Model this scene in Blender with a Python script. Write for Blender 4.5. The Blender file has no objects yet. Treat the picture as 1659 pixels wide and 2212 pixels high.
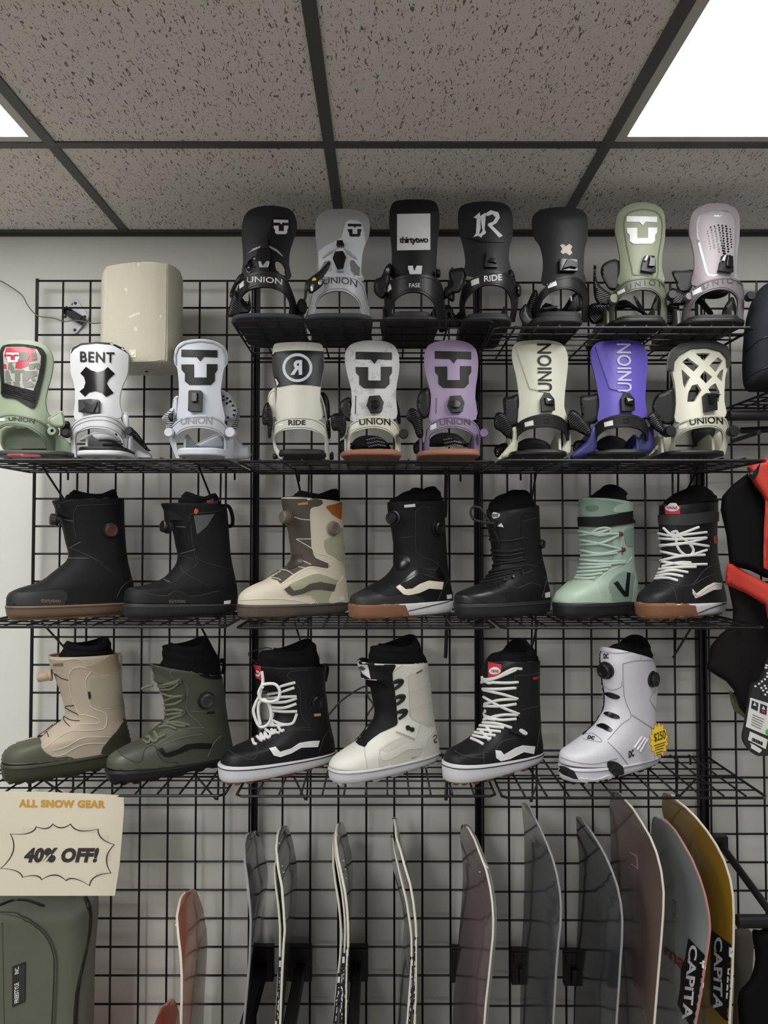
import bpy, bmesh, math, random
from mathutils import Vector, Matrix
from mathutils.geometry import delaunay_2d_cdt
from mathutils.bvhtree import BVHTree

SC = bpy.context.scene
COL = SC.collection
random.seed(4)

# ---------------------------------------------------------------- camera, world, exposure
F_PX, PITCH, CAM_D, CAM_Z = 1660.0, 0.0327, 2.124, 2.35
cam_data = bpy.data.cameras.new('camera')
cam_data.sensor_fit = 'HORIZONTAL'
cam_data.sensor_width = 36.0
cam_data.lens = 36.0 * F_PX / 1659.0
cam_data.clip_start = 0.05
cam = bpy.data.objects.new('camera', cam_data)
COL.objects.link(cam)
cam.location = (0, -CAM_D, CAM_Z)
cam.rotation_euler = (math.pi / 2 + PITCH, 0, 0)
SC.camera = cam

world = bpy.data.worlds.new('world')
SC.world = world
world.use_nodes = True
world.node_tree.nodes['Background'].inputs[0].default_value = (0.95, 0.97, 1.0, 1)
world.node_tree.nodes['Background'].inputs[1].default_value = 0.27
SC.view_settings.view_transform = 'Standard'
SC.view_settings.look = 'None'
SC.view_settings.exposure = 0.42
SC.view_settings.gamma = 1.0
SC.view_settings.use_curve_mapping = False
LAMP_POWER = (7.5, 17.5)     # brightness of the ceiling troffers: row over the display, unseen added rows further back

# ---------------------------------------------------------------- colours and materials
def lin(c):
    c /= 255.0
    return c / 12.92 if c <= 0.04045 else ((c + 0.055) / 1.055) ** 2.4

def rgb(h, k=1.0):
    if isinstance(h, str):
        h = (int(h[0:2], 16), int(h[2:4], 16), int(h[4:6], 16))
    return tuple(min(0.9, lin(v) * k) for v in h) + (1.0,)

MATS = {}
def mat(name, col, rough=0.55, metal=0.0, bump=0.0, bscale=300.0, vary=0.06, spec=0.5, coat=0.0, stretch=None):
    """procedural surface: base colour with slight mottling, optional fine bump"""
    if name in MATS:
        return MATS[name]
    m = bpy.data.materials.new(name)
    m.use_nodes = True
    nt = m.node_tree
    b = nt.nodes['Principled BSDF']
    c = rgb(col, 1.16 if name.split('_')[0] in ('highback', 'hoop', 'boot', 'binding', 'lace', 'stripe', 'speaker', 'rail', 'sole') and max(int(col[i:i + 2], 16) for i in (0, 2, 4)) > 0x58 else 1.0)
    b.inputs['Roughness'].default_value = rough
    b.inputs['Metallic'].default_value = metal
    b.inputs['Specular IOR Level'].default_value = spec
    b.inputs['Coat Weight'].default_value = coat
    tc = nt.nodes.new('ShaderNodeTexCoord')
    no = nt.nodes.new('ShaderNodeTexNoise')
    no.inputs['Scale'].default_value = 22.0
    no.inputs['Detail'].default_value = 3.0
    nt.links.new(tc.outputs['Object'], no.inputs['Vector'])
    mx = nt.nodes.new('ShaderNodeMix')
    mx.data_type = 'RGBA'
    mx.inputs['A'].default_value = tuple(v * (1 - vary) for v in c[:3]) + (1,)
    mx.inputs['B'].default_value = tuple(min(1, v * (1 + vary)) for v in c[:3]) + (1,)
    nt.links.new(no.outputs['Fac'], mx.inputs['Factor'])
    nt.links.new(mx.outputs['Result'], b.inputs['Base Color'])
    if bump:
        n2 = nt.nodes.new('ShaderNodeTexNoise')
        n2.inputs['Scale'].default_value = bscale
        n2.inputs['Detail'].default_value = 2.0
        if stretch:
            mp = nt.nodes.new('ShaderNodeMapping')
            mp.inputs['Scale'].default_value = stretch
            nt.links.new(tc.outputs['Object'], mp.inputs['Vector'])
            nt.links.new(mp.outputs['Vector'], n2.inputs['Vector'])
        else:
            nt.links.new(tc.outputs['Object'], n2.inputs['Vector'])
        bu = nt.nodes.new('ShaderNodeBump')
        bu.inputs['Strength'].default_value = bump
        bu.inputs['Distance'].default_value = 0.002
        nt.links.new(n2.outputs['Fac'], bu.inputs['Height'])
        nt.links.new(bu.outputs['Normal'], b.inputs['Normal'])
    MATS[name] = m
    return m

# ---------------------------------------------------------------- photograph pixels <-> world
CP, SP = math.cos(PITCH), math.sin(PITCH)
CAM = Vector((0, -CAM_D, CAM_Z))
def ray(px, py):
    x, z = (px - 829.5) / F_PX, -(py - 1106.0) / F_PX
    return Vector((x, CP - z * SP, SP + z * CP))
def at(px, py, Y):
    d = ray(px, py)
    return CAM + d * ((Y + CAM_D) / d.y)
def px_of(p):
    v = p - CAM
    y = v.y * CP + v.z * SP
    z = -v.y * SP + v.z * CP
    return (829.5 + F_PX * v.x / y, 1106.0 - F_PX * z / y)

# ---------------------------------------------------------------- object helpers
def prop(o, label=None, cat=None, group=None, kind=None):
    if label: o['label'] = label
    if cat: o['category'] = cat
    if group: o['group'] = group
    if kind: o['kind'] = kind
    return o

def thing(name, label, cat, loc, group=None):
    o = bpy.data.objects.new(name, None)
    o.empty_display_size = 0.05
    COL.objects.link(o)
    o.location = loc
    return prop(o, label, cat, group)

def wloc(o):
    v = Vector((0, 0, 0))
    while o:
        v += Vector(o.location)
        o = o.parent
    return v

def obj(name, bm, m, parent=None, smooth=40, bevel=0.0, seg=2, origin=None, recalc=True):
    """link a world-space bmesh as ONE mesh object (below its parent)"""
    if parent is not None:
        off = wloc(parent)
    elif origin is not None:
        off = Vector(origin)
    else:
        off = Vector((0, 0, 0))
        if bm.verts:
            xs = [v.co for v in bm.verts]
            off = Vector((sum(v.x for v in xs) / len(xs), sum(v.y for v in xs) / len(xs), min(v.z for v in xs)))
    loc = Vector((0, 0, 0))
    if parent is None:
        loc = off
    if recalc: bmesh.ops.recalc_face_normals(bm, faces=bm.faces)
    bmesh.ops.translate(bm, verts=bm.verts, vec=-off)
    me = bpy.data.meshes.new(name)
    bm.to_mesh(me)
    bm.free()
    o = bpy.data.objects.new(name, me)
    for mm in (m if isinstance(m, (list, tuple)) else [m]):
        me.materials.append(mm)
    COL.objects.link(o)
    o.location = loc
    o.parent = parent
    if smooth:
        me.polygons.foreach_set('use_smooth', [True] * len(me.polygons))
        try:
            me.set_sharp_from_angle(angle=math.radians(smooth))
        except Exception:
            pass
    if bevel:
        md = o.modifiers.new('bevel', 'BEVEL')
        md.width = bevel
        md.segments = seg
        md.limit_method = 'ANGLE'
        md.angle_limit = math.radians(45)
        md.harden_normals = False
    return o

def add_box(bm, x0, x1, y0, y1, z0, z1):
    v = [bm.verts.new(p) for p in ((x0, y0, z0), (x1, y0, z0), (x1, y1, z0), (x0, y1, z0),
                                   (x0, y0, z1), (x1, y0, z1), (x1, y1, z1), (x0, y1, z1))]
    for f in ((0, 3, 2, 1), (4, 5, 6, 7), (0, 1, 5, 4), (1, 2, 6, 5), (2, 3, 7, 6), (3, 0, 4, 7)):
        bm.faces.new([v[i] for i in f])

def add_tube(bm, pts, r, n=8, closed=False, taper=None):
    """a round bar along a polyline"""
    pts = [Vector(p) for p in pts]
    N = len(pts)
    rings = []
    up = None
    for i, p in enumerate(pts):
        if closed:
            t = pts[(i + 1) % N] - pts[i - 1]
        else:
            t = pts[min(i + 1, N - 1)] - pts[max(i - 1, 0)]
        if t.length < 1e-9:
            t = Vector((0, 0, 1))
        t.normalize()
        if up is None:
            up = Vector((0, 0, 1)) if abs(t.z) < 0.9 else Vector((1, 0, 0))
        a = (up - t * up.dot(t))
        if a.length < 1e-6:
            a = t.orthogonal()
        a.normalize()
        up = a
        b = t.cross(a)
        rr = r if taper is None else r * taper(i / max(1, N - 1))
        rings.append([bm.verts.new(p + (a * math.cos(2 * math.pi * k / n) + b * math.sin(2 * math.pi * k / n)) * rr) for k in range(n)])
    M = N if closed else N - 1
    for i in range(M):
        A, B = rings[i], rings[(i + 1) % N]
        for k in range(n):
            bm.faces.new((A[k], A[(k + 1) % n], B[(k + 1) % n], B[k]))
    if not closed:
        bm.faces.new(rings[0][::-1])
        bm.faces.new(rings[-1])

def add_lathe(bm, org, axis, prof, n=24, knurl=0.0):
    """surface of revolution: prof = [(radius, height)...] along axis from org"""
    axis = Vector(axis).normalized()
    a = axis.orthogonal().normalized()
    b = axis.cross(a)
    rings = []
    for (r, h) in prof:
        ring = []
        for k in range(n):
            rr = r * (1 - (knurl if k % 2 else 0))
            ring.append(bm.verts.new(Vector(org) + axis * h + (a * math.cos(2 * math.pi * k / n) + b * math.sin(2 * math.pi * k / n)) * rr))
        rings.append(ring)
    for A, B in zip(rings, rings[1:]):
        for k in range(n):
            bm.faces.new((A[k], A[(k + 1) % n], B[(k + 1) % n], B[k]))
    bm.faces.new(rings[0][::-1])
    bm.faces.new(rings[-1])

def smooth_path(pts, step=None, closed=False, sub=6):
    """Catmull-Rom through points of any dimension"""
    P = [tuple(p) for p in pts]
    N = len(P)
    if N < 3 and not closed:
        out = []
        for k in range(sub + 1):
            t = k / sub
            out.append(tuple(a + (b - a) * t for a, b in zip(P[0], P[-1])))
        return out
    out = []
    M = N if closed else N - 1
    for i in range(M):
        if closed:
            p0, p1, p2, p3 = P[i - 1], P[i], P[(i + 1) % N], P[(i + 2) % N]
        else:
            p1, p2 = P[i], P[i + 1]
            p0 = P[i - 1] if i else tuple(2 * a - b for a, b in zip(p1, p2))
            p3 = P[i + 2] if i + 2 < N else tuple(2 * b - a for a, b in zip(p1, p2))
        for k in range(sub):
            t = k / sub
            out.append(tuple(0.5 * (2 * b + (c - a) * t + (2 * a - 5 * b + 4 * c - d) * t * t + (3 * b - a - 3 * c + d) * t ** 3)
                             for a, b, c, d in zip(p0, p1, p2, p3)))
    if not closed:
        out.append(P[-1])
    return out

def inside(p, poly):
    x, y = p
    c = False
    j = len(poly) - 1
    for i in range(len(poly)):
        xi, yi = poly[i]
        xj, yj = poly[j]
        if (yi > y) != (yj > y) and x < (xj - xi) * (y - yi) / (yj - yi) + xi:
            c = not c
        j = i
    return c

def edge_dist(p, polys):
    best = 1e9
    px, py = p
    for poly in polys:
        n = len(poly)
        for i in range(n):
            ax, ay = poly[i]
            bx, by = poly[(i + 1) % n]
            dx, dy = bx - ax, by - ay
            L = dx * dx + dy * dy
            t = 0 if L == 0 else max(0, min(1, ((px - ax) * dx + (py - ay) * dy) / L))
            d = (ax + t * dx - px) ** 2 + (ay + t * dy - py) ** 2
            if d < best:
                best = d
    return math.sqrt(best)

def densify(poly, sp):
    out = []
    n = len(poly)
    for i in range(n):
        a, b = poly[i], poly[(i + 1) % n]
        L = math.hypot(b[0] - a[0], b[1] - a[1])
        k = max(1, int(math.ceil(L / sp)))
        for j in range(k):
            out.append((a[0] + (b[0] - a[0]) * j / k, a[1] + (b[1] - a[1]) * j / k))
    return out

def poly_fill(poly, sp, holes=()):
    """triangulate a 2D outline with interior points -> (verts, tris, boundary loops as vertex indices)"""
    loops = [densify(p, sp) for p in [poly] + list(holes)]
    verts, edges = [], []
    for lp in loops:
        s = len(verts)
        verts += lp
        edges += [(s + i, s + (i + 1) % len(lp)) for i in range(len(lp))]
    xs = [p[0] for p in poly]
    ys = [p[1] for p in poly]
    row = 0
    y = min(ys) + sp * 0.5
    while y < max(ys):
        x = min(xs) + (sp * 0.5 if row % 2 else 0)
        while x < max(xs):
            if inside((x, y), poly) and not any(inside((x, y), h) for h in holes) and edge_dist((x, y), loops) > 0.45 * sp:
                verts.append((x, y))
            x += sp
        y += sp * 0.87
        row += 1
    r = delaunay_2d_cdt([Vector(v) for v in verts], edges, [], 0, 1e-4)
    V = [(v.x, v.y) for v in r[0]]
    T = []
    for f in r[2]:
        c = (sum(V[i][0] for i in f) / 3, sum(V[i][1] for i in f) / 3)
        if inside(c, poly) and not any(inside(c, h) for h in holes):
            a, b, c2 = (V[i] for i in f)
            if (b[0] - a[0]) * (c2[1] - a[1]) - (b[1] - a[1]) * (c2[0] - a[0]) > 0:
                T.append((f[0], f[1], f[2]))
            else:
                T.append((f[0], f[2], f[1]))
    return V, T, loops

def two_sided(V, T, front, back):
    """closed bmesh from a triangulated outline with a front and a back position per vertex"""
    bm = bmesh.new()
    used = sorted({i for t in T for i in t})
    fv = {i: bm.verts.new(front[i]) for i in used}
    bv = {i: bm.verts.new(back[i]) for i in used}
    cnt = {}
    for t in T:
        bm.faces.new((fv[t[0]], fv[t[1]], fv[t[2]]))
        bm.faces.new((bv[t[0]], bv[t[2]], bv[t[1]]))
        for a, b in ((t[0], t[1]), (t[1], t[2]), (t[2], t[0])):
            cnt[(a, b)] = 1
    for (a, b) in cnt:
        if (b, a) not in cnt:
            bm.faces.new((fv[b], fv[a], bv[a], bv[b]))
    return bm

def bvh_of(bm):
    bmesh.ops.recalc_face_normals(bm, faces=bm.faces)
    bm.normal_update()
    return BVHTree.FromBMesh(bm)

def plate_bm(poly, dep, th, sp=8, holes=()):
    """a plate whose outline is seen at these pixels; dep(px,py) is its world Y, th its thickness"""
    V, T, _ = poly_fill(poly, sp, holes)
    d = dep if callable(dep) else (lambda x, y: dep)
    fr = [at(x, y, d(x, y)) for x, y in V]
    bk = [p + Vector((0, th, 0)) for p in fr]
    return two_sided(V, T, fr, bk)

def pillow_bm(poly, dep, T_, sp=7, R=None, back=0.6, holes=()):
    """a padded/rounded body with this outline"""
    V, T, loops = poly_fill(poly, sp, holes)
    d = dep if callable(dep) else (lambda x, y: dep)
    ds = [edge_dist(v, loops) for v in V]
    R = R or max(ds) * 1.02
    g = [math.sqrt(max(0, 1 - (1 - min(1, e / R)) ** 2)) for e in ds]
    fr = [at(x, y, d(x, y) - T_ * gg) for (x, y), gg in zip(V, g)]
    bk = [at(x, y, d(x, y) + T_ * back * gg + 0.0006) for (x, y), gg in zip(V, g)]
    return two_sided(V, T, fr, bk)

class Crop:
    """coordinates read off an enlarged view of the photograph"""
    def __init__(s, x, y, k): s.x, s.y, s.k = x, y, k
    def __call__(s, *pts):
        return [(s.x + p[0] / s.k, s.y + p[1] / s.k) + tuple(p[2:]) for p in pts]
    def p(s, x, y): return (s.x + x / s.k, s.y + y / s.k)

def sm(pts, sub=4):
    return [tuple(p) for p in smooth_path(pts, closed=True, sub=sub)]

def hit(bvh, px, py, fallY=-0.2):
    d = ray(px, py).normalized()
    h = bvh.ray_cast(CAM, d)
    if h[0] is not None:
        return h[0], h[1]
    p = at(px, py, fallY)
    for _ in range(3):
        q = bvh.find_nearest(p)
        if q[0] is None:
            return p, -d
        p = CAM + d * max(0.3, (q[0] - CAM).dot(d))
    n = (p - q[0])
    n = n.normalized() if n.length > 1e-5 else q[1]
    return q[0], q[1]

def decal_bm(bvh, poly, off=0.0012, sp=6, holes=(), fallY=-0.2, skirt=0.003):
    """a thin panel lying on a surface, outline given in pixels"""
    V, T, _ = poly_fill(poly, sp, holes)
    fr, bk = [], []
    for x, y in V:
        p, n = hit(bvh, x, y, fallY)
        if n.dot(CAM - p) < 0: n = -n
        fr.append(p + n * off)
        bk.append(p - n * skirt)
    return two_sided(V, T, fr, bk)

def decal(name, parent, bvh, poly, m, off=0.0012, sp=6, holes=(), label=None, fallY=-0.2, smooth=50):
    o = obj(name, decal_bm(bvh, poly, off, sp, holes, fallY), m, parent, smooth=smooth)
    if label: o['label'] = label
    return o

def surf_path(bvh, pts, lift, fallY=-0.2, step=5.0):
    P = densify_open(pts, step)
    out = []
    for x, y in P:
        p, n = hit(bvh, x, y, fallY)
        if n.dot(CAM - p) < 0: n = -n
        out.append(p + n * lift)
    return out

def densify_open(pts, sp):
    out = []
    for a, b in zip(pts, pts[1:]):
        L = math.hypot(b[0] - a[0], b[1] - a[1])
        k = max(1, int(math.ceil(L / sp)))
        out += [(a[0] + (b[0] - a[0]) * j / k, a[1] + (b[1] - a[1]) * j / k) for j in range(k)]
    out.append(tuple(pts[-1][:2]))
    return out

def lines(name, parent, bvh, paths, m, r=0.0007, lift=0.0004, curve=True, fallY=-0.2, n=6, label=None):
    """cords, laces, seams: tubes along pixel paths on a surface, ONE part"""
    if len(paths) == 2:
        lines(name, parent, bvh, paths[:1], m, r, lift, curve, fallY, n, label)
        return lines(name, parent, bvh, paths[1:], m, r, lift, curve, fallY, n, label)
    bm = bmesh.new()
    for p in paths:
        q = smooth_path(p, sub=5) if (curve and len(p) > 2) else p
        q = [t[:2] for t in q]
        add_tube(bm, surf_path(bvh, q, lift, fallY), r, n)
    o = obj(name, bm, m, parent, smooth=60)
    if label: o['label'] = label
    return o

_txt = {}
def text_mesh(s, bold=0.0, spacing=1.0, cuts=True):
    """flat lettering as (verts in 0..1 box, faces)"""
    key = (s, bold, spacing)
    if key in _txt:
        return _txt[key]
    cu = bpy.data.curves.new('lettering', 'FONT')
    cu.body = s
    cu.resolution_u = 3
    cu.offset = bold
    cu.space_character = spacing
    ob = bpy.data.objects.new('lettering', cu)
    COL.objects.link(ob)
    bpy.context.view_layer.update()
    me = bpy.data.meshes.new_from_object(ob)
    bpy.data.objects.remove(ob)
    bpy.data.curves.remove(cu)
    vs = [v.co.copy() for v in me.vertices]
    fs = [tuple(p.vertices) for p in me.polygons]
    bpy.data.meshes.remove(me)
    x0, x1 = min(v.x for v in vs), max(v.x for v in vs)
    y0, y1 = min(v.y for v in vs), max(v.y for v in vs)
    out = ([((v.x - x0) / (x1 - x0), (y1 - v.y) / (y1 - y0)) for v in vs], fs, (x1 - x0) / (y1 - y0))
    _txt[key] = out
    return out

def lettering_bm(bvh, s, quad, bold=0.0, off=0.0008, bow=0.0, spacing=1.0, fallY=-0.2, dep=None):
    """text laid in the pixel quad TL,TR,BR,BL on a surface (or at depth dep)"""
    V, Fs, _ = text_mesh(s, bold, spacing)
    bm = bmesh.new()
    vv = []
    tl, tr, br, bl = quad
    for u, v in V:
        x = (tl[0] * (1 - u) + tr[0] * u) * (1 - v) + (bl[0] * (1 - u) + br[0] * u) * v
        y = (tl[1] * (1 - u) + tr[1] * u) * (1 - v) + (bl[1] * (1 - u) + br[1] * u) * v
        y -= bow * 4 * u * (1 - u)
        vv.append(bm.verts.new((x, y, 0)))
    for f in Fs:
        try:
            bm.faces.new([vv[i] for i in f])
        except ValueError:
            pass
    bmesh.ops.triangulate(bm, faces=bm.faces)
    for _ in range(2):
        ed = [e for e in bm.edges if e.calc_length() > 5]
        if ed:
            bmesh.ops.subdivide_edges(bm, edges=ed, cuts=1)
            bmesh.ops.triangulate(bm, faces=bm.faces)
    for v in bm.verts:
        if dep is not None:
            y = dep(v.co.x, v.co.y) if callable(dep) else dep
            v.co = at(v.co.x, v.co.y, y - off)
        else:
            p, n = hit(bvh, v.co.x, v.co.y, fallY)
            if n.dot(CAM - p) < 0: n = -n
            v.co = p + n * off
    for f in bm.faces:
        f.normal_update()
        if f.normal.dot(CAM - f.calc_center_median()) < 0:
            f.normal_flip()
    return bm

def lettering(name, parent, bvh, s, quad, m, **k):
    return obj(name, lettering_bm(bvh, s, quad, **k), m, parent, smooth=0, recalc=False)

def quad(x0, y0, x1, y1, rot=0.0, shear=0.0):
    """pixel box turned by rot degrees (clockwise in the picture) and sheared"""
    cx, cy = (x0 + x1) / 2, (y0 + y1) / 2
    c, s = math.cos(math.radians(rot)), math.sin(math.radians(rot))
    out = []
    for x, y in ((x0, y0), (x1, y0), (x1, y1), (x0, y1)):
        dx, dy = x - cx, y - cy
        dx += shear * -dy
        out.append((cx + dx * c - dy * s, cy + dx * s + dy * c))
    return out
# ---------------------------------------------------------------- the room
WALL_Y, CEIL_Z = 0.055, 3.221
TEE_X0, TEE_DX, TEE_Y = -0.740, 0.6175, -0.440

def mat_ceiling():
    m = bpy.data.materials.new('fissured_ceiling_tile')
    m.use_nodes = True
    nt = m.node_tree
    b = nt.nodes['Principled BSDF']
    b.inputs['Roughness'].default_value = 0.95
    b.inputs['Specular IOR Level'].default_value = 0.1
    tc = nt.nodes.new('ShaderNodeTexCoord')
    def layer(scale, loc, rot, lo, hi, dist=0.6):
        mp = nt.nodes.new('ShaderNodeMapping')
        mp.inputs['Scale'].default_value = scale
        mp.inputs['Location'].default_value = loc
        mp.inputs['Rotation'].default_value = (0, 0, rot)
        nt.links.new(tc.outputs['Object'], mp.inputs['Vector'])
        n = nt.nodes.new('ShaderNodeTexNoise')
        n.inputs['Scale'].default_value = 1.0
        n.inputs['Detail'].default_value = 1.0
        n.inputs['Distortion'].default_value = dist
        nt.links.new(mp.outputs['Vector'], n.inputs['Vector'])
        r = nt.nodes.new('ShaderNodeMapRange')
        r.inputs['From Min'].default_value = lo
        r.inputs['From Max'].default_value = hi
        nt.links.new(n.outputs['Fac'], r.inputs['Value'])
        return r
    a = layer((210, 60, 1), (0, 0, 0), 0.3, 0.645, 0.685, 1.0)
    c = layer((190, 68, 1), (7, 3, 0), -0.4, 0.655, 0.695, 1.0)
    d = layer((330, 260, 1), (2, 9, 0), 0.0, 0.69, 0.74, 0.2)
    mx = nt.nodes.new('ShaderNodeMath'); mx.operation = 'MAXIMUM'
    mx2 = nt.nodes.new('ShaderNodeMath'); mx2.operation = 'MAXIMUM'
    nt.links.new(a.outputs['Result'], mx.inputs[0]); nt.links.new(c.outputs['Result'], mx.inputs[1])
    nt.links.new(mx.outputs[0], mx2.inputs[0]); nt.links.new(d.outputs['Result'], mx2.inputs[1])
    mix = nt.nodes.new('ShaderNodeMix'); mix.data_type = 'RGBA'
    mix.inputs['A'].default_value = rgb('dcd8d2')
    mix.inputs['B'].default_value = rgb('757069')
    nt.links.new(mx2.outputs[0], mix.inputs['Factor'])
    nt.links.new(mix.outputs['Result'], b.inputs['Base Color'])
    n3 = nt.nodes.new('ShaderNodeTexNoise'); n3.inputs['Scale'].default_value = 240
    nt.links.new(tc.outputs['Object'], n3.inputs['Vector'])
    bu = nt.nodes.new('ShaderNodeBump'); bu.inputs['Strength'].default_value = 0.25; bu.inputs['Distance'].default_value = 0.003
    nt.links.new(n3.outputs['Fac'], bu.inputs['Height'])
    nt.links.new(bu.outputs['Normal'], b.inputs['Normal'])
    return m

m_wall = mat('painted_wall', 'dddcd6', 0.85, bump=0.08, bscale=90, vary=0.02, spec=0.2)
m_tee = mat('dark_ceiling_grid_metal', '4a4846', 0.5, vary=0.03)
m_floor = mat('dark_floor', '8a8176', 0.8)
m_black = mat('black_wire', '141314', 0.38, metal=0.3, vary=0.1)
m_tube = mat('black_tube', '19191b', 0.4, metal=0.2)

def struct(name, bm, m, **k):
    o = obj(name, bm, m, origin=(0, 0, 0), **k)
    o['kind'] = 'structure'
    return o

RX0, RX1, RY0 = -3.6, 3.2, -9.2
bm = bmesh.new(); add_box(bm, RX0, RX1, WALL_Y, WALL_Y + 0.1, 0, CEIL_Z + 0.12); struct('wall_back', bm, m_wall, smooth=0)
bm = bmesh.new(); add_box(bm, RX0, RX1, RY0, WALL_Y, -0.1, 0); struct('floor', bm, m_floor, smooth=0)

# troffers sit in these cells: (column, row front Y); later rows unseen, added as fill
CELLS = [(-1, 0), (2, 0), (-1, 1), (-4, 1), (-1, 2), (-4, 2), (-4, 3), (-1, 3), (1, 3)]
def cell(c, r):
    x0 = TEE_X0 + c * TEE_DX
    y1 = TEE_Y - r * 2.44
    return x0, x0 + TEE_DX, y1 - 1.22, y1
bm = bmesh.new()
ys = [WALL_Y, TEE_Y]
y = TEE_Y
while y > RY0:
    y -= 1.22
    ys.append(max(y, RY0))
xs = [TEE_X0 + k * TEE_DX for k in range(-4, 7)]
xs = [RX0] + xs + [RX1]
occupied = [cell(*c) for c in CELLS]
for xa, xb in zip(xs, xs[1:]):
    for ya, yb in zip(ys, ys[1:]):
        cx, cy = (xa + xb) / 2, (ya + yb) / 2
        if any(o[0] < cx < o[1] and o[2] < cy < o[3] for o in occupied):
            continue
        add_box(bm, xa + 0.001, xb - 0.001, yb + 0.001, ya - 0.001, CEIL_Z + 0.004, CEIL_Z + 0.02)
struct('ceiling', bm, mat_ceiling(), smooth=0)
bm = bmesh.new(); add_box(bm, RX0, RX1, RY0, WALL_Y + 0.1, CEIL_Z + 0.12, CEIL_Z + 0.16)
struct('ceiling', bm, m_tee, smooth=0)
k = 1
tw = 0.0125
for x in xs[1:-1]:
    bm = bmesh.new(); add_box(bm, x - tw, x + tw, RY0, WALL_Y, CEIL_Z, CEIL_Z + 0.006)
    struct('trim_%d' % k, bm, m_tee, smooth=0); k += 1
for y in ys[1:-1]:
    bm = bmesh.new()
    for xa, xb in zip(xs, xs[1:]):
        add_box(bm, xa + tw, xb - tw, y - tw, y + tw, CEIL_Z + 0.0003, CEIL_Z + 0.006)
    struct('trim_%d' % k, bm, m_tee, smooth=0); k += 1
bm = bmesh.new()
add_box(bm, RX0, RX1, WALL_Y - 0.02, WALL_Y, CEIL_Z - 0.0015, CEIL_Z + 0.0035)
add_box(bm, RX0, RX1, WALL_Y - 0.003, WALL_Y, CEIL_Z - 0.009, CEIL_Z)
struct('trim_%d' % k, bm, m_tee, smooth=0); k += 1

# ceiling lights
def lens(name, power):
    m = bpy.data.materials.new(name)
    m.use_nodes = True
    b = m.node_tree.nodes['Principled BSDF']
    b.inputs['Base Color'].default_value = (0.9, 0.9, 0.88, 1)
    b.inputs['Emission Color'].default_value = (1.0, 0.995, 0.975, 1)
    b.inputs['Emission Strength'].default_value = power
    return m
m_lens = (lens('lit_diffuser', LAMP_POWER[0]), lens('lit_diffuser_fill', LAMP_POWER[1]))
m_frame = mat('troffer_frame', 'b9b6b0', 0.5)
LL = {(2, 0): 'ceiling light panel above the right end of the display',
      (-1, 0): 'ceiling light panel cut by the left edge of the photo'}
for c in CELLS:
    x0, x1, y0, y1 = cell(*c)
    t = thing('ceiling_light', LL.get(c, 'unseen ceiling light panel added behind the viewer as fill'), 'ceiling light',
              ((x0 + x1) / 2, (y0 + y1) / 2, CEIL_Z), 'ceiling light panels')
    e = 0.0135
    bm = bmesh.new()
    w = 0.022
    for (a, b2, c2, d) in ((x0 + e, x1 - e, y0 + e, y0 + e + w), (x0 + e, x1 - e, y1 - e - w, y1 - e),
                           (x0 + e, x0 + e + w, y0 + e + w, y1 - e - w), (x1 - e - w, x1 - e, y0 + e + w, y1 - e - w)):
        add_box(bm, a, b2, c2, d, CEIL_Z + 0.002, CEIL_Z + 0.045)
    obj('frame', bm, m_frame, t, smooth=0)
    bm = bmesh.new()
    add_box(bm, x0 + e + w, x1 - e - w, y0 + e + w, y1 - e - w, CEIL_Z + 0.012, CEIL_Z + 0.02)
    obj('diffuser', bm, m_lens[min(1, c[1])], t, smooth=0)

# ---------------------------------------------------------------- gridwall panels
PITCH_W = 0.0762
GZ1 = 3.066
def panel(x0, dz, label, ncol=8):
    t = thing('gridwall_panel', label, 'wire grid panel', (x0 + ncol * PITCH_W / 2, 0, GZ1 + dz - 39 * PITCH_W), 'black wire grid panels on the wall')
    z1 = GZ1 + dz
    nrow = 39
    z0 = z1 - nrow * PITCH_W
    x1 = x0 + ncol * PITCH_W
    bm = bmesh.new()
    for x, s in ((x0, 1), (x1, -1)):
        add_tube(bm, [(x, 0.002, z0), (x, 0.002, z1 + 0.006)], 0.0033)
        add_tube(bm, [(x + s * 0.006, -0.004, z0), (x + s * 0.006, -0.004, z1 + 0.004)], 0.0028)
    add_tube(bm, [(x0, 0.002, z1), (x1, 0.002, z1)], 0.003)
    add_tube(bm, [(x0, 0.002, z0), (x1, 0.002, z0)], 0.003)
    obj('frame', bm, m_black, t)
    bm = bmesh.new()
    for i in range(1, ncol):
        add_tube(bm, [(x0 + i * PITCH_W, -0.003, z0), (x0 + i * PITCH_W, -0.003, z1)], 0.0029, 8)
    for j in range(1, nrow):
        add_tube(bm, [(x0, 0.002, z0 + j * PITCH_W), (x1, 0.002, z0 + j * PITCH_W)], 0.0029, 8)
    obj('wire_grid', bm, m_black, t)
PX = [-0.9705, -0.3530, 0.2645, 0.886]
panel(PX[0], 0.0, 'black wire grid panel at the left end, behind the beige speaker')
panel(PX[1], 0.0, 'black wire grid panel second from the left end of the wall')
panel(PX[2], -0.005, 'black wire grid panel third from the left end of the wall')
panel(PX[3], -0.002, 'black wire grid panel behind the jacket at the right end')
# joining posts between panels
def post(x, label):
    bm = bmesh.new()
    add_box(bm, x - 0.0065, x + 0.0065, 0.0065, 0.02, GZ1 - 39 * PITCH_W, GZ1 + 0.004)
    o = obj('joining_post', bm, m_black, bevel=0.001)
    prop(o, label, 'post', 'upright posts joining the grid panels')
post(-0.3570, 'black upright post between the two left grid panels')
post(0.2585, 'black upright post between the two middle grid panels')
bm = bmesh.new()
add_box(bm, 0.866, 0.892, 0.0065, 0.03, 0.1, GZ1 - 0.33)
prop(obj('joining_post', bm, m_black, bevel=0.002), 'wide black upright post left of the hanging jacket', 'post', 'upright posts joining the grid panels')

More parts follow.
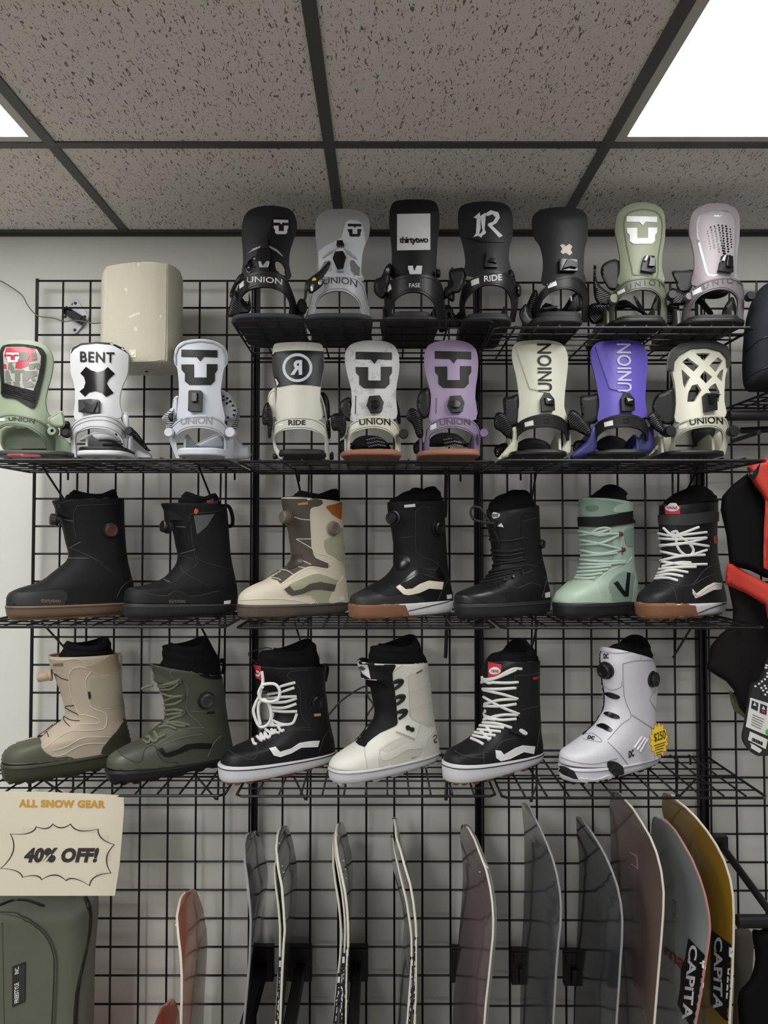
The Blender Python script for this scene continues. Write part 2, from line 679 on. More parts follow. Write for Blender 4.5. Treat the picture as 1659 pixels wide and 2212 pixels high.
# ---------------------------------------------------------------- wire shelves
SH_D = 0.345
def shelf(x0, x1, z, label, tilt=0.0, nrod=12):
    t = thing('wire_shelf', label, 'wire shelf', ((x0 + x1) / 2, -SH_D / 2, z), 'black wire shelves on the grid wall')
    r = 0.0021
    y1, y0 = -0.016, -SH_D
    def zz(y): return z + tilt * (y - y1) / (y0 - y1)
    bm = bmesh.new()
    rim = []
    for (x, y) in ((x0 + .012, y0), (x1 - .012, y0), (x1, y0 + .012), (x1, y1), (x0, y1), (x0, y0 + .012)):
        rim.append((x, y, zz(y)))
    add_tube(bm, rim, 0.0033, 8, closed=True)
    obj('rim', bm, m_black, t)
    bm = bmesh.new()
    for i in range(1, 6):
        y = y0 + (y1 - y0) * i / 6
        add_tube(bm, [(x0, y, zz(y)), (x1, y, zz(y))], r, 6)
    for i in range(1, nrod):
        x = x0 + (x1 - x0) * i / nrod
        add_tube(bm, [(x, y0, zz(y0) + 0.0045), (x, y1, zz(y1) + 0.0045)], 0.0025, 6)
    obj('wire_rods', bm, m_black, t)
    for xb in (x0 + 0.125, x1 - 0.09):
        bm = bmesh.new()
        add_tube(bm, [(xb - 0.01, -0.19, zz(-.19) - 0.004), (xb, -0.017, z - 0.118), (xb + 0.004, -0.0145, z - 0.121), (xb + 0.006, -0.015, z - 0.1), (xb + 0.008, -0.018, z - 0.004)], 0.0028, 8)
        obj('bracket', bm, m_black, t)
    for xh in (x0 + 0.105, x1 - 0.045):
        bm = bmesh.new()
        add_tube(bm, [(xh, -0.018, z), (xh, -0.0125, z - 0.003), (xh, -0.0125, z - 0.022)], 0.003, 8)
        obj('hook', bm, m_black, t)
SZ = [2.8395, 2.525, 2.141, 1.7545]        # wire level of the four rows
sx = [(-0.975, -0.366), (-0.339, 0.2555), (0.2715, 0.8785)]
tops = ['top', 'second', 'third', 'bottom']
shelf(-0.356, 0.2545, SZ[0] + 0.004, 'black wire shelf of the top row, left section under dark bindings', 0.012)
shelf(0.258, 0.866, SZ[0] - 0.001, 'black wire shelf of the top row, right section under green and mauve bindings')
NM = [['under the sage and white bindings at left', 'under the lilac binding in the middle', 'under the bright violet binding at right'],
      ['under the two black boots at left', 'under the tan and olive boot in the middle', 'under the mint green boot at right'],
      ['under the dark green boot, above the paper sign', 'under the two white-soled boots in the middle', 'under the white boot with price burst']]
for r in (1, 2, 3):
    for s in range(3):
        dz = {(1, 0): 0.004, (1, 1): 0.0, (1, 2): 0.003, (2, 0): 0.002, (2, 1): 0, (2, 2): 0.0, (3, 0): 0.004, (3, 1): 0.003, (3, 2): -0.001}[(r, s)]
        xs_ = sx[s]
        shelf(xs_[0], xs_[1] + (0.0 if not (r == 1 and s == 2) else 0.012), SZ[r] + dz, 'black wire shelf of the %s row, %s' % (tops[r], NM[r - 1][s]))
# ---------------------------------------------------------------- snowboard bindings
def ulogo(x0, y0, x1, y1, dx=0.0):
    """emblem: bar with a notch above an open cup"""
    bar = [(0, 0), (1, .02), (1, .22), (.62, .20), (.52, .33), (.42, .21), (0, .2)]
    cup = [(0, .42), (.345, .42), (.345, .79), (.70, .79), (.70, .41), (1, .41), (1, .58), (.93, .68), (.93, .89), (.82, 1),
           (.22, 1), (.1, .9), (.1, .68), (.01, .58)]
    return [[(x0 + (x1 - x0) * u + dx * v, y0 + (y1 - y0) * v) for u, v in p] for p in (bar, cup)]

def prints(name, parent, bvh, polys, m, off=0.0008, sp=5, label=None):
    """one print made of several outlines"""
    bm = bmesh.new()
    for p in polys:
        b2 = decal_bm(bvh, p, off, sp, skirt=0.0005)
        me = bpy.data.meshes.new('t'); b2.to_mesh(me); b2.free()
        bm.from_mesh(me); bpy.data.meshes.remove(me)
    o = obj(name, bm, m, parent, smooth=40)
    if label: o['label'] = label
    return o

def join_bm(bms):
    bm = bmesh.new()
    for b2 in bms:
        me = bpy.data.meshes.new('t'); b2.to_mesh(me); b2.free()
        bm.from_mesh(me); bpy.data.meshes.remove(me)
    return bm

def disc(px, py, Y, rpx, depth, axis=(0, -1, 0), knurl=0.0, prof=None, n=20):
    c = at(px, py, Y)
    r = rpx * (Y + CAM_D) / F_PX
    bm = bmesh.new()
    add_lathe(bm, c, axis, prof and [(r * a, depth * b) for a, b in prof] or [(r * 0.9, 0), (r, depth * .25), (r, depth * .8), (r * .85, depth)], n, knurl)
    return bm

B_BLK = mat('binding_black_nylon', '111112', 0.42, bump=0.15, bscale=500, spec=.4)
B_BLK2 = mat('binding_black_rubber', '171718', 0.62, bump=0.1, bscale=400)
B_GLO = mat('binding_gloss_black', '0f0f10', 0.2)
B_SLA = mat('binding_slate_foam', '33373b', 0.8, bump=0.1, bscale=300)
B_WHT = mat('binding_white_nylon', 'c9cbcd', 0.4)
B_PRW = mat('print_white', 'd0d2d4', 0.5)
B_PRB = mat('print_black', '111111', 0.5, spec=.3)
B_TAG = mat('paper_price_tag', 'e2e2e0', 0.7)
B_BRN = mat('gum_brown_rubber', '8d5f49', 0.6, bump=0.05)
B_STL = mat('buckle_steel', 'b9bcc0', 0.3, metal=0.7)

def groove_of(m):
    b = m.node_tree.nodes['Principled BSDF'].inputs['Base Color'].links[0].from_node.inputs['A'].default_value
    nm = m.name + '_groove'
    if nm in MATS: return MATS[nm]
    g = m.copy(); g.name = nm
    mx = g.node_tree.nodes['Principled BSDF'].inputs['Base Color'].links[0].from_node
    f = .35 if b[1] > .02 else 3.0
    for k in 'AB':
        mx.inputs[k].default_value = tuple(min(1, v * f) for v in b[:3]) + (1,)
    MATS[nm] = g
    return g

def strap_detail(nm, o, P, poly, tree, Y, t):
    """moulded teeth along ladder straps, a raised edge line on padded straps"""
    pts = P(*poly)
    cx = sum(p[0] for p in pts) / len(pts); cy = sum(p[1] for p in pts) / len(pts)
    if 'ladder' in nm:
        sxx = sum((p[0] - cx) ** 2 for p in pts); syy = sum((p[1] - cy) ** 2 for p in pts); sxy = sum((p[0] - cx) * (p[1] - cy) for p in pts)
        a = .5 * math.atan2(2 * sxy, sxx - syy)
        ux, uy = math.cos(a), math.sin(a)
        ts = [(p[0] - cx) * ux + (p[1] - cy) * uy for p in pts]
        sp = sm(pts, 3)
        bm = bmesh.new()
        k = min(ts) + 5
        while k < max(ts) - 4:
            qx, qy = cx + ux * k, cy + uy * k
            run = [(qx - uy * w, qy + ux * w) for w in range(-30, 31, 1) if inside((qx - uy * w, qy + ux * w), sp)]
            if len(run) > 5:
                run = run[1:-1]
                add_tube(bm, surf_path(tree, [run[0], run[-1]], .0006, Y, 3), .0011, 5)
            k += 4.2
        if bm.verts:
            obj('teeth', bm, B_GLO if o.data.materials[0] != B_WHT else B_WHT, o, smooth=60)
        else:
            bm.free()
    elif 'strap' in nm and 'slot' not in nm:
        ins = [(p[0] + (cx - p[0]) * .2, p[1] + (cy - p[1]) * .2) for p in sm(pts, 3)]
        lines('edge_stitching', o, tree, [ins + ins[:1]], groove_of(o.data.materials[0]), .0007, .0003, curve=False, fallY=Y)

def binding(label, cr, z0, hb, hbm, out, inn, hoopm, base, basem, hbY=-0.285, lean=0.02, bulge=0.03, holes=(),
            dec=(), logo=(), txt=(), htxt=(), adj=(), tags=(), blobs=(), bolts=(), rails=None, pad=None, railm=None, th=0.006, bands=False):
    P = cr
    hbp = sm(P(*hb), 3)
    xs = [p[0] for p in hbp]; ysx = [p[1] for p in hbp]
    cx = (min(xs) + max(xs)) / 2; hw = (max(xs) - min(xs)) / 2
    ya, yb = min(ysx), max(ysx)
    def hd(x, y):
        u = (x - cx) / hw
        f = (yb - y) / (yb - ya)
        return hbY + bulge * u * u * (1.15 - 0.4 * f) + lean * f + 0.012 * max(0, f - 0.86) / 0.14
    xb0, xb1, ytop = P.p(base[0], 0)[0], P.p(base[1], 0)[0], P.p(0, base[2])[1]
    pL = at(xb0, ytop, -0.3); pR = at(xb1, ytop, -0.3)
    t = thing('snowboard_binding', label, 'snowboard binding', ((pL.x + pR.x) / 2, -0.2, z0), 'snowboard bindings on the wire shelves')
    # highback
    bm = plate_bm(hbp, hd, th, 7, [sm(P(*h), 3) if th < .01 else P(*h) for h in holes])
    tree = bvh_of(bm)
    obj('highback', bm, hbm, t, bevel=0.0018)
    for d in dec:
        nm, poly, m = d[:3]
        off = d[3] if len(d) > 3 else 0.0011
        pp = P(*poly)
        if len(d) > 4 and d[4]: pp = sm(pp, 3)
        hl = [sm(P(*h), 3) for h in holes] if (len(d) > 5 and d[5]) else ()
        if len(d) > 6: hl = [sm(P(*d[6]), 3)]
        decal(nm, t, tree, pp, m, off, 6, holes=hl)
    for lg in logo:
        polys, m = lg
        prints('emblem_print', t, tree, [P(*p) for p in polys], m, 0.0019)
    for s_, q, m, kw in txt:
        kw = dict(kw); kw.setdefault('off', 0.0021)
        lettering('lettering_print', t, tree, s_, P(*q), m, **kw)
    for nm, poly, m, off in adj:
        obj(nm, decal_bm(tree, P(*poly), off, 5, skirt=0.002), m, t, smooth=30, bevel=0.0012)
    # heel hoop
    o_, i_ = [tuple(p) for p in smooth_path(P(*out), sub=4)], [tuple(p) for p in smooth_path(P(*inn), sub=4)]
    poly = o_ + i_
    hx = [p[0] for p in o_]; hcx = (min(hx) + max(hx)) / 2; hhw = (max(hx) - min(hx)) / 2
    def hoopd(x, y):
        u = min(1.15, abs(x - hcx) / hhw)
        return -0.318 + 0.07 * u ** 2.6
    bm = plate_bm(poly, hoopd, 0.009, 6)
    ht = bvh_of(bm)
    obj('heel_hoop', bm, hoopm, t, bevel=0.002)
    def inset(path, k):
        cyy = sum(p[1] for p in poly) / len(poly)
        mid = [((a[0] + b[0]) / 2, (a[1] + b[1]) / 2) for a, b in zip(o_, i_[::-1])] if len(o_) == len(i_) else None
        out_ = []
        other = i_ if path is o_ else o_
        for p in path:
            q = min(other, key=lambda r: (r[0] - p[0]) ** 2 + (r[1] - p[1]) ** 2)
            out_.append((p[0] + (q[0] - p[0]) * k, p[1] + (q[1] - p[1]) * k))
        n_ = len(out_)
        return out_[n_ // 8: n_ - n_ // 8]
    for path, k in ((o_, .16), (i_, .13)) + (((o_, .42),) if bands else ()):
        lines('rim_groove', t, ht, [inset(path, k)], groove_of(hoopm), .0008, .0002, curve=False)
    for s_, q, m, kw in htxt:
        lettering('lettering_print', t, ht, s_, P(*q), m, **kw)
    for tg in tags:
        decal('price_tag', t, ht, P(*tg), B_TAG, 0.0008, 8)
    # baseplate: heel-rounded slab running back to the wall, rails and foot pad
    zt = pL.z
    bm = bmesh.new()
    W = (pR.x - pL.x) / 2; mx = (pL.x + pR.x) / 2
    prof = []
    for k in range(17):
        a = math.pi * k / 16
        prof.append((mx - W * math.copysign(abs(math.cos(a)) ** 0.6, math.cos(a)), -0.27 - 0.062 * abs(math.sin(a)) ** 0.7))
    prof += [(mx + W * 0.93, -0.16), (mx + W * 0.98, -0.075), (mx + W * 0.8, -0.05), (mx - W * 0.8, -0.05), (mx - W * 0.98, -0.075), (mx - W * 0.93, -0.16)]
    lo = z0 + 0.009
    zt = max(zt, lo + 0.012)
    vb = [bm.verts.new((x, y, lo)) for x, y in prof]
    def zt_of(y): return lo + (zt - lo) * (1.0 if y < -0.2 else 0.7)
    vt = [bm.verts.new((x, y, zt_of(y))) for x, y in prof]
    bm.faces.new(vb[::-1]); bm.faces.new(vt)
    for k in range(len(prof)):
        j = (k + 1) % len(prof)
        bm.faces.new((vb[k], vb[j], vt[j], vt[k]))
    obj('baseplate', bm, basem, t, bevel=0.004, seg=3)
    if pad:
        x0, x1, y0 = P.p(pad[0], 0)[0], P.p(pad[1], 0)[0], P.p(0, pad[2])[1]
        a, b = at(x0, y0, -0.3), at(x1, y0, -0.3)
        bm = bmesh.new()
        w2 = (b.x - a.x) / 2; m2 = (a.x + b.x) / 2
        pr = []
        for k in range(13):
            an = math.pi * k / 12
            pr.append((m2 - w2 * math.copysign(abs(math.cos(an)) ** 0.6, math.cos(an)), -0.285 - 0.034 * math.sin(an)))
        pr += [(m2 + w2, -0.1), (m2 - w2, -0.1)]
        vb = [bm.verts.new((x, y, zt - 0.002)) for x, y in pr]
        zz = max(a.z, zt + 0.004)
        vt = [bm.verts.new((x, y, zz if y < -.2 else zt + 0.004)) for x, y in pr]
        bm.faces.new(vb[::-1]); bm.faces.new(vt)
        for k in range(len(pr)):
            j = (k + 1) % len(pr)
            bm.faces.new((vb[k], vb[j], vt[j], vt[k]))
        obj('heel_pad', bm, pad[3], t, bevel=0.003)
    # side rails
    rm = railm or hoopm
    if rails != 0:
        for X in (mx - W * 0.86, mx + W * 0.86):
            pts = [(-.262, .018), (-.258, .058), (-.235, .07), (-.19, .062), (-.14, .045), (-.08, .034), (-.07, .018)]
            bm = bmesh.new()
            s0 = [bm.verts.new((X - .0035, y, z0 + z)) for y, z in pts]
            s1 = [bm.verts.new((X + .0035, y, z0 + z)) for y, z in pts]
            bm.faces.new(s0); bm.faces.new(s1[::-1])
            for k in range(len(pts)):
                j = (k + 1) % len(pts)
                bm.faces.new((s0[k], s1[k], s1[j], s0[j]))
            obj('side_rail', bm, rm, t, bevel=0.0015)
    for nm, poly, Y, T_, m in blobs:
        pb = pillow_bm(sm(P(*poly), 3), Y, T_ * .8, 5, R=5.5)
        ptree = bvh_of(pb)
        po = obj(nm, pb, m, t, smooth=60)
        strap_detail(nm, po, P, poly, ptree, Y, t)
    for bx, by, r, m in bolts:
        px, py = P.p(bx, by)
        obj('bolt', disc(px, py, -0.27, r / P.k, 0.02), m, t)
    return t, tree, ht

cG, cH = Crop(480, 420, 3.318), Crop(960, 420, 2.3734)
cI, cJ, cK = Crop(0, 720, 2.9625), Crop(540, 720, 3.072), Crop(1060, 720, 2.7696)
zA, zA2 = SZ[0] + 0.012, SZ[0] + 0.007

# --- top row
m1 = mat('highback_charcoal', '222328', 0.5, spec=.3); m1b = mat('highback_black', '0f0f11', 0.45, spec=.35)
binding('charcoal and black binding with small white emblem, first from left in top row', cG, zA + .006,
    [(140, 260), (150, 180), (185, 120), (250, 90), (330, 80), (410, 85), (480, 105), (520, 150), (535, 220), (525, 280), (500, 350), (482, 420), (478, 500), (485, 600), (320, 610), (150, 600), (150, 480), (145, 380), (138, 310)], m1,
    [(75, 850), (95, 760), (108, 690), (118, 640), (150, 598), (210, 565), (300, 553), (400, 568), (465, 615), (500, 690), (525, 760), (545, 850), (548, 885)],
    [(470, 880), (482, 800), (462, 740), (420, 692), (360, 668), (300, 663), (220, 672), (165, 700), (135, 745), (140, 790), (190, 838)], B_BLK,
    (60, 575, 905), B_SLA,
    holes=[[(165, 545), (182, 490), (235, 442), (230, 510), (200, 562)], [(380, 478), (420, 490), (452, 540), (448, 582), (400, 560), (382, 525)]],
    dec=[('lower_shell', [(152, 392), (200, 350), (250, 322), (320, 290), (345, 245), (352, 185), (380, 160), (470, 170), (490, 192), (498, 270), (512, 300), (492, 360), (474, 420), (470, 500), (474, 590), (160, 590), (158, 480)], m1b, 0.0014, False, True),
         ('reinforcing_rib', [(180, 432), (225, 392), (285, 370), (285, 382), (230, 405)], B_STL, 0.003), ('reinforcing_rib', [(338, 370), (395, 400), (438, 448), (425, 446), (385, 412), (338, 384)], B_STL, 0.003)],
    logo=[(ulogo(368, 183, 472, 287, 0), B_PRW)],
    htxt=[('UNION', [(178, 592), (430, 608), (428, 650), (178, 634)], B_PRW, dict(bold=0.01, bow=3))],
    adj=[('lean_adjuster', [(262, 470), (275, 410), (340, 405), (352, 470), (340, 545), (280, 545)], B_GLO, 0.016), ('lean_lever', [(284, 400), (296, 320), (328, 320), (336, 400)], B_BLK, 0.012),
         ('buckle_frame', [(278, 500), (295, 500), (305, 532), (325, 500), (345, 500), (336, 547), (284, 547)], B_STL, 0.018)],
    tags=[[(122, 645), (155, 618), (158, 655), (126, 678)]],
    blobs=[('ankle_strap', [(150, 565), (110, 590), (60, 690), (55, 735), (72, 740), (105, 650), (150, 610)], -0.31, 0.006, B_BLK), ('ladder_strap', [(90, 690), (125, 730), (185, 780), (190, 700), (205, 780), (190, 850), (50, 880), (40, 840)], -0.27, 0.006, B_BLK), ('ankle_buckle', [(170, 520), (215, 460), (225, 500), (195, 555)], -0.26, .008, B_GLO)])

m2 = mat('highback_grey', '8e8e8e', 0.45); m2b = mat('highback_pale_grey', 'b6babf', 0.4)
binding('grey and white binding with yellow warning triangle, second from left in top row', cG, zA + .006,
    [(668, 260), (672, 190), (700, 140), (760, 112), (850, 103), (940, 108), (1010, 130), (1045, 170), (1058, 230), (1050, 300), (1022, 370), (1005, 450), (1000, 560), (1010, 620), (850, 625), (690, 600), (685, 480), (680, 380), (670, 320)], m2,
    [(600, 880), (620, 800), (635, 720), (670, 650), (720, 605), (800, 582), (880, 578), (960, 592), (1010, 640), (1030, 700), (1045, 780), (1060, 880)],
    [(1000, 880), (990, 830), (980, 780), (950, 740), (900, 705), (840, 690), (780, 695), (720, 720), (685, 760), (668, 830), (668, 880)], mat('hoop_silver_grey', 'a0a2a6', 0.4),
    (583, 1078, 925), B_SLA,
    holes=[[(702, 545), (720, 500), (770, 467), (772, 520), (745, 570), (708, 565)], [(918, 474), (960, 490), (990, 540), (985, 588), (930, 562), (916, 525)]],
    dec=[('lower_shell', [(692, 412), (740, 372), (800, 342), (855, 310), (870, 250), (885, 202), (905, 184), (960, 187), (1000, 207), (1013, 260), (1025, 350), (1002, 420), (992, 520), (998, 600), (696, 590)], m2b, 0.0014, False, True),
         ('reinforcing_rib', [(718, 460), (770, 412), (830, 387), (830, 405), (775, 430), (727, 462)], m2, 0.003), ('reinforcing_rib', [(870, 387), (920, 417), (970, 468), (953, 468), (910, 437), (870, 407)], m2, 0.003)],
    logo=[(ulogo(900, 212, 996, 305, 0), B_PRB)],
    htxt=[('UNION', [(726, 606), (966, 620), (964, 668), (726, 650)], B_PRB, dict(bold=0.0, bow=6))],
    adj=[('buckle_frame', [(795, 500), (800, 440), (830, 410), (870, 412), (897, 450), (895, 520), (870, 562), (825, 562)], m2b, 0.012), ('lean_adjuster', [(808, 480), (822, 432), (868, 430), (886, 475), (868, 552), (832, 558)], B_GLO, 0.018),
         ('lean_lever', [(825, 382), (830, 345), (865, 345), (874, 382)], B_GLO, 0.012)],
    blobs=[('ankle_strap', [(598, 630), (640, 590), (700, 545), (765, 480), (772, 520), (722, 600), (720, 650), (640, 712), (612, 690), (600, 762), (584, 755), (590, 690)], -0.325, 0.005, B_BLK),
           ('ladder_strap', [(540, 770), (570, 745), (605, 780), (600, 850), (560, 860), (535, 820)], -0.26, 0.008, B_BLK),
           ('warning_print', [(643, 618), (658, 594), (676, 612)], -0.331, 0.003, mat('yellow_print', 'd8c02a', 0.5)),
           ('buckle_screw', [(690, 620), (715, 610), (710, 645), (688, 645)], -0.331, 0.003, B_STL), ('buckle_screw', [(634, 652), (655, 645), (650, 690), (636, 690)], -0.331, 0.003, B_STL)])

m3 = mat('highback_matt_black', '131414', 0.55, spec=.3)
t, tr, ht = binding('black binding with large white square print, third from left in top row', cG, zA,
    [(1197, 170), (1205, 100), (1230, 55), (1300, 38), (1400, 35), (1500, 42), (1540, 75), (1557, 150), (1555, 240), (1545, 330), (1540, 420), (1535, 520), (1540, 600), (1380, 610), (1215, 600), (1215, 500), (1215, 400), (1205, 300), (1198, 230)], m3,
    [(1160, 965), (1163, 850), (1160, 760), (1165, 690), (1185, 640), (1240, 600), (1330, 575), (1430, 572), (1520, 590), (1570, 640), (1590, 720), (1600, 830), (1600, 960)],
    [(1540, 960), (1535, 850), (1510, 770), (1460, 720), (1400, 700), (1330, 702), (1270, 730), (1230, 780), (1215, 850), (1215, 960)], B_BLK,
    (1130, 1565, 935), B_BLK2, pad=(1205, 1500, 850, B_BLK2),
    dec=[('white_square_print', [(1255, 142), (1490, 138), (1490, 398), (1255, 402)], B_PRW, 0.0012)],
    txt=[('thirtytwo', [(1272, 306), (1475, 303), (1475, 362), (1272, 365)], B_PRB, dict(bold=0.035, off=.002, spacing=.86))],
    htxt=[('FASE', [(1340, 638), (1418, 636), (1418, 666), (1340, 668)], B_PRW, dict(bold=0.0))],
    adj=[('lean_adjuster', [(1355, 590), (1358, 500), (1405, 500), (1405, 590)], B_BLK, 0.01), ('release_lever', [(1338, 532), (1366, 532), (1376, 570), (1388, 532), (1421, 532), (1416, 585), (1396, 622), (1378, 592), (1364, 622), (1348, 585)], B_PRW, 0.016)],
    tags=[[(1178, 672), (1205, 640), (1215, 678), (1184, 706)]],
    blobs=[('ankle_strap', [(1212, 495), (1170, 520), (1140, 590), (1095, 612), (1088, 700), (1145, 750), (1180, 712), (1205, 600)], -0.26, 0.02, B_BLK), ('ladder_strap', [(1535, 540), (1562, 540), (1562, 592), (1535, 592)], -0.27, 0.01, B_BLK),
           ('toe_strap', [(1490, 860), (1530, 815), (1560, 790), (1640, 800), (1660, 860), (1640, 950), (1560, 990), (1540, 900)], -0.2, 0.01, B_BLK), ('ankle_buckle', [(1625, 560), (1660, 530), (1665, 760), (1610, 740), (1600, 690), (1630, 660)], -0.24, 0.012, B_BLK)],
    bolts=[(1185, 560, 14, B_STL)])
prints('scuff_print', t, tr, [cG(*[(1300 + dx, 705), (1325 + dx, 698), (1328 + dx, 706), (1303 + dx, 712)]) for dx in (0, 40, 75)], B_PRW, 0.001)

m4 = mat('highback_graphite', '1c1c1f', 0.52, spec=.35)
t, tr, ht = binding('graphite binding with white gothic letter print, middle of the top row', cH, zA,
    [(70, 110), (78, 70), (110, 48), (180, 36), (250, 36), (310, 48), (345, 85), (352, 150), (348, 220), (335, 270), (330, 330), (335, 410), (220, 420), (110, 410), (108, 340), (100, 280), (82, 210), (72, 160)], m4,
    [(92, 650), (78, 580), (85, 505), (105, 460), (150, 425), (220, 400), (280, 392), (335, 410), (362, 450), (372, 500), (378, 560), (362, 650)],
    [(332, 650), (345, 580), (335, 520), (300, 475), (240, 462), (180, 475), (140, 505), (112, 545), (104, 590), (118, 650)], B_BLK,
    (92, 348, 650), B_BLK2, pad=(108, 335, 618, B_BLK2),
    dec=[('upper_panel_line', [(90, 215), (200, 238), (300, 240), (340, 200), (340, 206), (303, 247), (200, 246), (90, 222)], B_BLK, 0.003)],
    htxt=[('RIDE', [(203, 418), (293, 408), (295, 440), (204, 448)], B_PRW, dict(bold=0.015))],
    adj=[('lean_adjuster', [(205, 380), (212, 300), (255, 300), (266, 380)], B_BLK, 0.009), ('lean_lever', [(218, 355), (232, 335), (255, 340), (258, 365)], B_GLO, 0.014)],
    tags=[[(137, 442), (176, 428), (179, 456), (140, 470)]],
    blobs=[('ankle_strap', [(22, 410), (35, 385), (105, 378), (112, 430), (80, 500), (40, 510), (0, 540), (0, 480), (35, 460)], -0.25, 0.015, B_BLK), ('ladder_strap', [(330, 390), (350, 390), (365, 440), (355, 470), (335, 430)], -0.26, 0.01, B_BLK),
           ('ankle_buckle', [(366, 460), (392, 470), (390, 520), (368, 520)], -0.255, 0.012, B_BLK), ('toe_strap', [(0, 590), (30, 580), (60, 620), (80, 600), (90, 680), (30, 680), (0, 650)], -0.2, 0.01, B_BLK)])
prints('gothic_letter_print', t, tr, [cH(*p) for p in (
    [(150, 118), (182, 92), (186, 175), (178, 200), (196, 208), (190, 222), (172, 212), (148, 220), (162, 200), (166, 125)],
    [(182, 112), (208, 96), (212, 108), (206, 180), (214, 196), (202, 208), (182, 206), (196, 186)],
    [(208, 100), (236, 82), (275, 92), (284, 118), (268, 146), (244, 160), (298, 212), (280, 222), (222, 158), (224, 150), (250, 140), (262, 118), (246, 102), (220, 112)])], B_PRW)

m5 = mat('highback_soft_black', '1e1e20', 0.55, spec=.35)
binding('plain black binding with faint cross emblem, third from right in top row', cH, zA2,
    [(450, 150), (455, 110), (490, 80), (560, 66), (630, 65), (690, 75), (725, 100), (737, 150), (735, 220), (720, 280), (715, 340), (715, 400), (720, 455), (610, 465), (505, 460), (507, 380), (505, 320), (490, 260), (460, 215)], m5,
    [(440, 660), (452, 590), (480, 520), (510, 480), (560, 440), (630, 418), (690, 430), (725, 465), (738, 520), (738, 650)],
    [(705, 650), (707, 540), (682, 502), (630, 482), (570, 490), (530, 515), (498, 560), (482, 660)], B_BLK,
    (440, 712, 640), B_BLK2, pad=(480, 705, 608, B_BLK2),
    dec=[('cross_emblem_print', [(592, 262), (606, 255), (622, 266), (640, 254), (655, 268), (646, 284), (655, 300), (640, 314), (622, 300), (606, 308), (594, 296), (604, 280)], mat('print_bronze_grey', '8d867c', 0.45, metal=0.3), 0.0012)],
    adj=[('lean_adjuster', [(585, 345), (590, 338), (668, 340), (670, 402), (585, 402)], B_GLO, 0.012), ('lean_lever', [(618, 345), (666, 365), (660, 390), (630, 385), (595, 398)], B_BLK, 0.018)],
    tags=[[(528, 462), (572, 442), (577, 466), (533, 482)]],
    blobs=[('ankle_strap', [(480, 620), (520, 555), (600, 590), (650, 520), (690, 505), (700, 560), (690, 600), (560, 605), (500, 640)], -0.19, 0.012, B_BLK), ('ladder_strap', [(400, 640), (420, 570), (460, 490), (480, 510), (470, 580), (450, 650)], -0.25, 0.01, B_BLK),
           ('toe_strap', [(385, 600), (420, 560), (440, 620), (480, 660), (420, 680), (390, 640)], -0.27, 0.008, B_BLK), ('strap_slot', [(510, 580), (575, 570), (580, 578), (515, 590)], -0.205, 0.003, B_STL), ('strap_slot', [(645, 520), (652, 520), (655, 545), (648, 545)], -0.205, 0.003, B_STL)])

m6 = mat('highback_olive', '777d69', 0.55); m6h = mat('hoop_olive_dark', '595e50', 0.5); m6s = mat('olive_seam', '5c6250', 0.6)
seam6o = [(920, 180), (922, 120), (950, 90), (1010, 75), (1070, 82), (1105, 105), (1118, 150), (1115, 220), (1098, 320), (1092, 428), (1030, 418), (968, 415), (958, 380), (940, 300)]
seam6i = [(926, 180), (928, 124), (954, 97), (1010, 82), (1068, 88), (1100, 110), (1112, 150), (1109, 220), (1092, 320), (1086, 421), (1030, 411), (973, 408), (964, 380), (946, 300)]
binding('olive green binding with big white emblem, second from right in top row', cH, zA2,
    [(875, 190), (880, 130), (900, 85), (950, 50), (1020, 40), (1090, 55), (1125, 90), (1133, 160), (1130, 230), (1118, 300), (1115, 380), (1125, 455), (1010, 465), (890, 460), (900, 400), (900, 330), (890, 260)], m6,
    [(840, 660), (846, 580), (858, 520), (885, 478), (930, 442), (1000, 425), (1080, 425), (1125, 450), (1140, 500), (1142, 560), (1142, 660)],
    [(1105, 660), (1112, 560), (1100, 520), (1060, 492), (1000, 488), (940, 505), (902, 535), (875, 575), (868, 660)], m6h,
    (845, 1140, 655), B_BLK, pad=(885, 1130, 628, B_BLK2),
    dec=[('panel_seam', seam6o, m6s, 0.0012, True, False, seam6i)],
    logo=[(ulogo(935, 113, 1088, 255, 0), B_PRW)],
    htxt=[('U N I O N', [(930, 470), (1128, 450), (1130, 482), (933, 496)], mat('print_dark_olive', '3a3f34', 0.5), dict(bold=0.01, bow=9))],
    adj=[('lean_adjuster', [(1003, 400), (1010, 350), (1020, 322), (1055, 322), (1068, 345), (1068, 408)], B_BLK, 0.011), ('lean_lever', [(1030, 382), (1035, 332), (1056, 330), (1056, 382)], B_GLO, 0.018), ('buckle_edge', [(1012, 352), (1022, 326), (1030, 326), (1020, 356)], B_STL, .016)],
    tags=[[(887, 500), (922, 482), (927, 498), (890, 516)]],
    blobs=[('ankle_strap', [(800, 400), (822, 350), (895, 340), (898, 480), (850, 490), (825, 460)], -0.24, 0.02, B_BLK2), ('ladder_strap', [(765, 360), (780, 358), (778, 420), (800, 470), (860, 515), (860, 560), (795, 565), (765, 510)], -0.27, 0.01, B_BLK),
           ('toe_strap', [(870, 560), (930, 540), (990, 580), (1040, 610), (1030, 620), (950, 580), (890, 590)], -0.18, 0.008, B_BLK), ('toe_buckle', [(970, 530), (985, 530), (1030, 605), (1010, 612)], -0.17, 0.008, B_BLK), ('toe_ladder', [(740, 570), (790, 555), (840, 570), (830, 640), (760, 665), (735, 620)], -0.22, 0.012, B_BLK), ('side_strap', [(1050, 620), (1095, 500), (1110, 560), (1105, 640)], -0.17, 0.01, B_BLK)],
    bolts=[(860, 545, 26, m6h), (1155, 525, 24, B_BLK)])

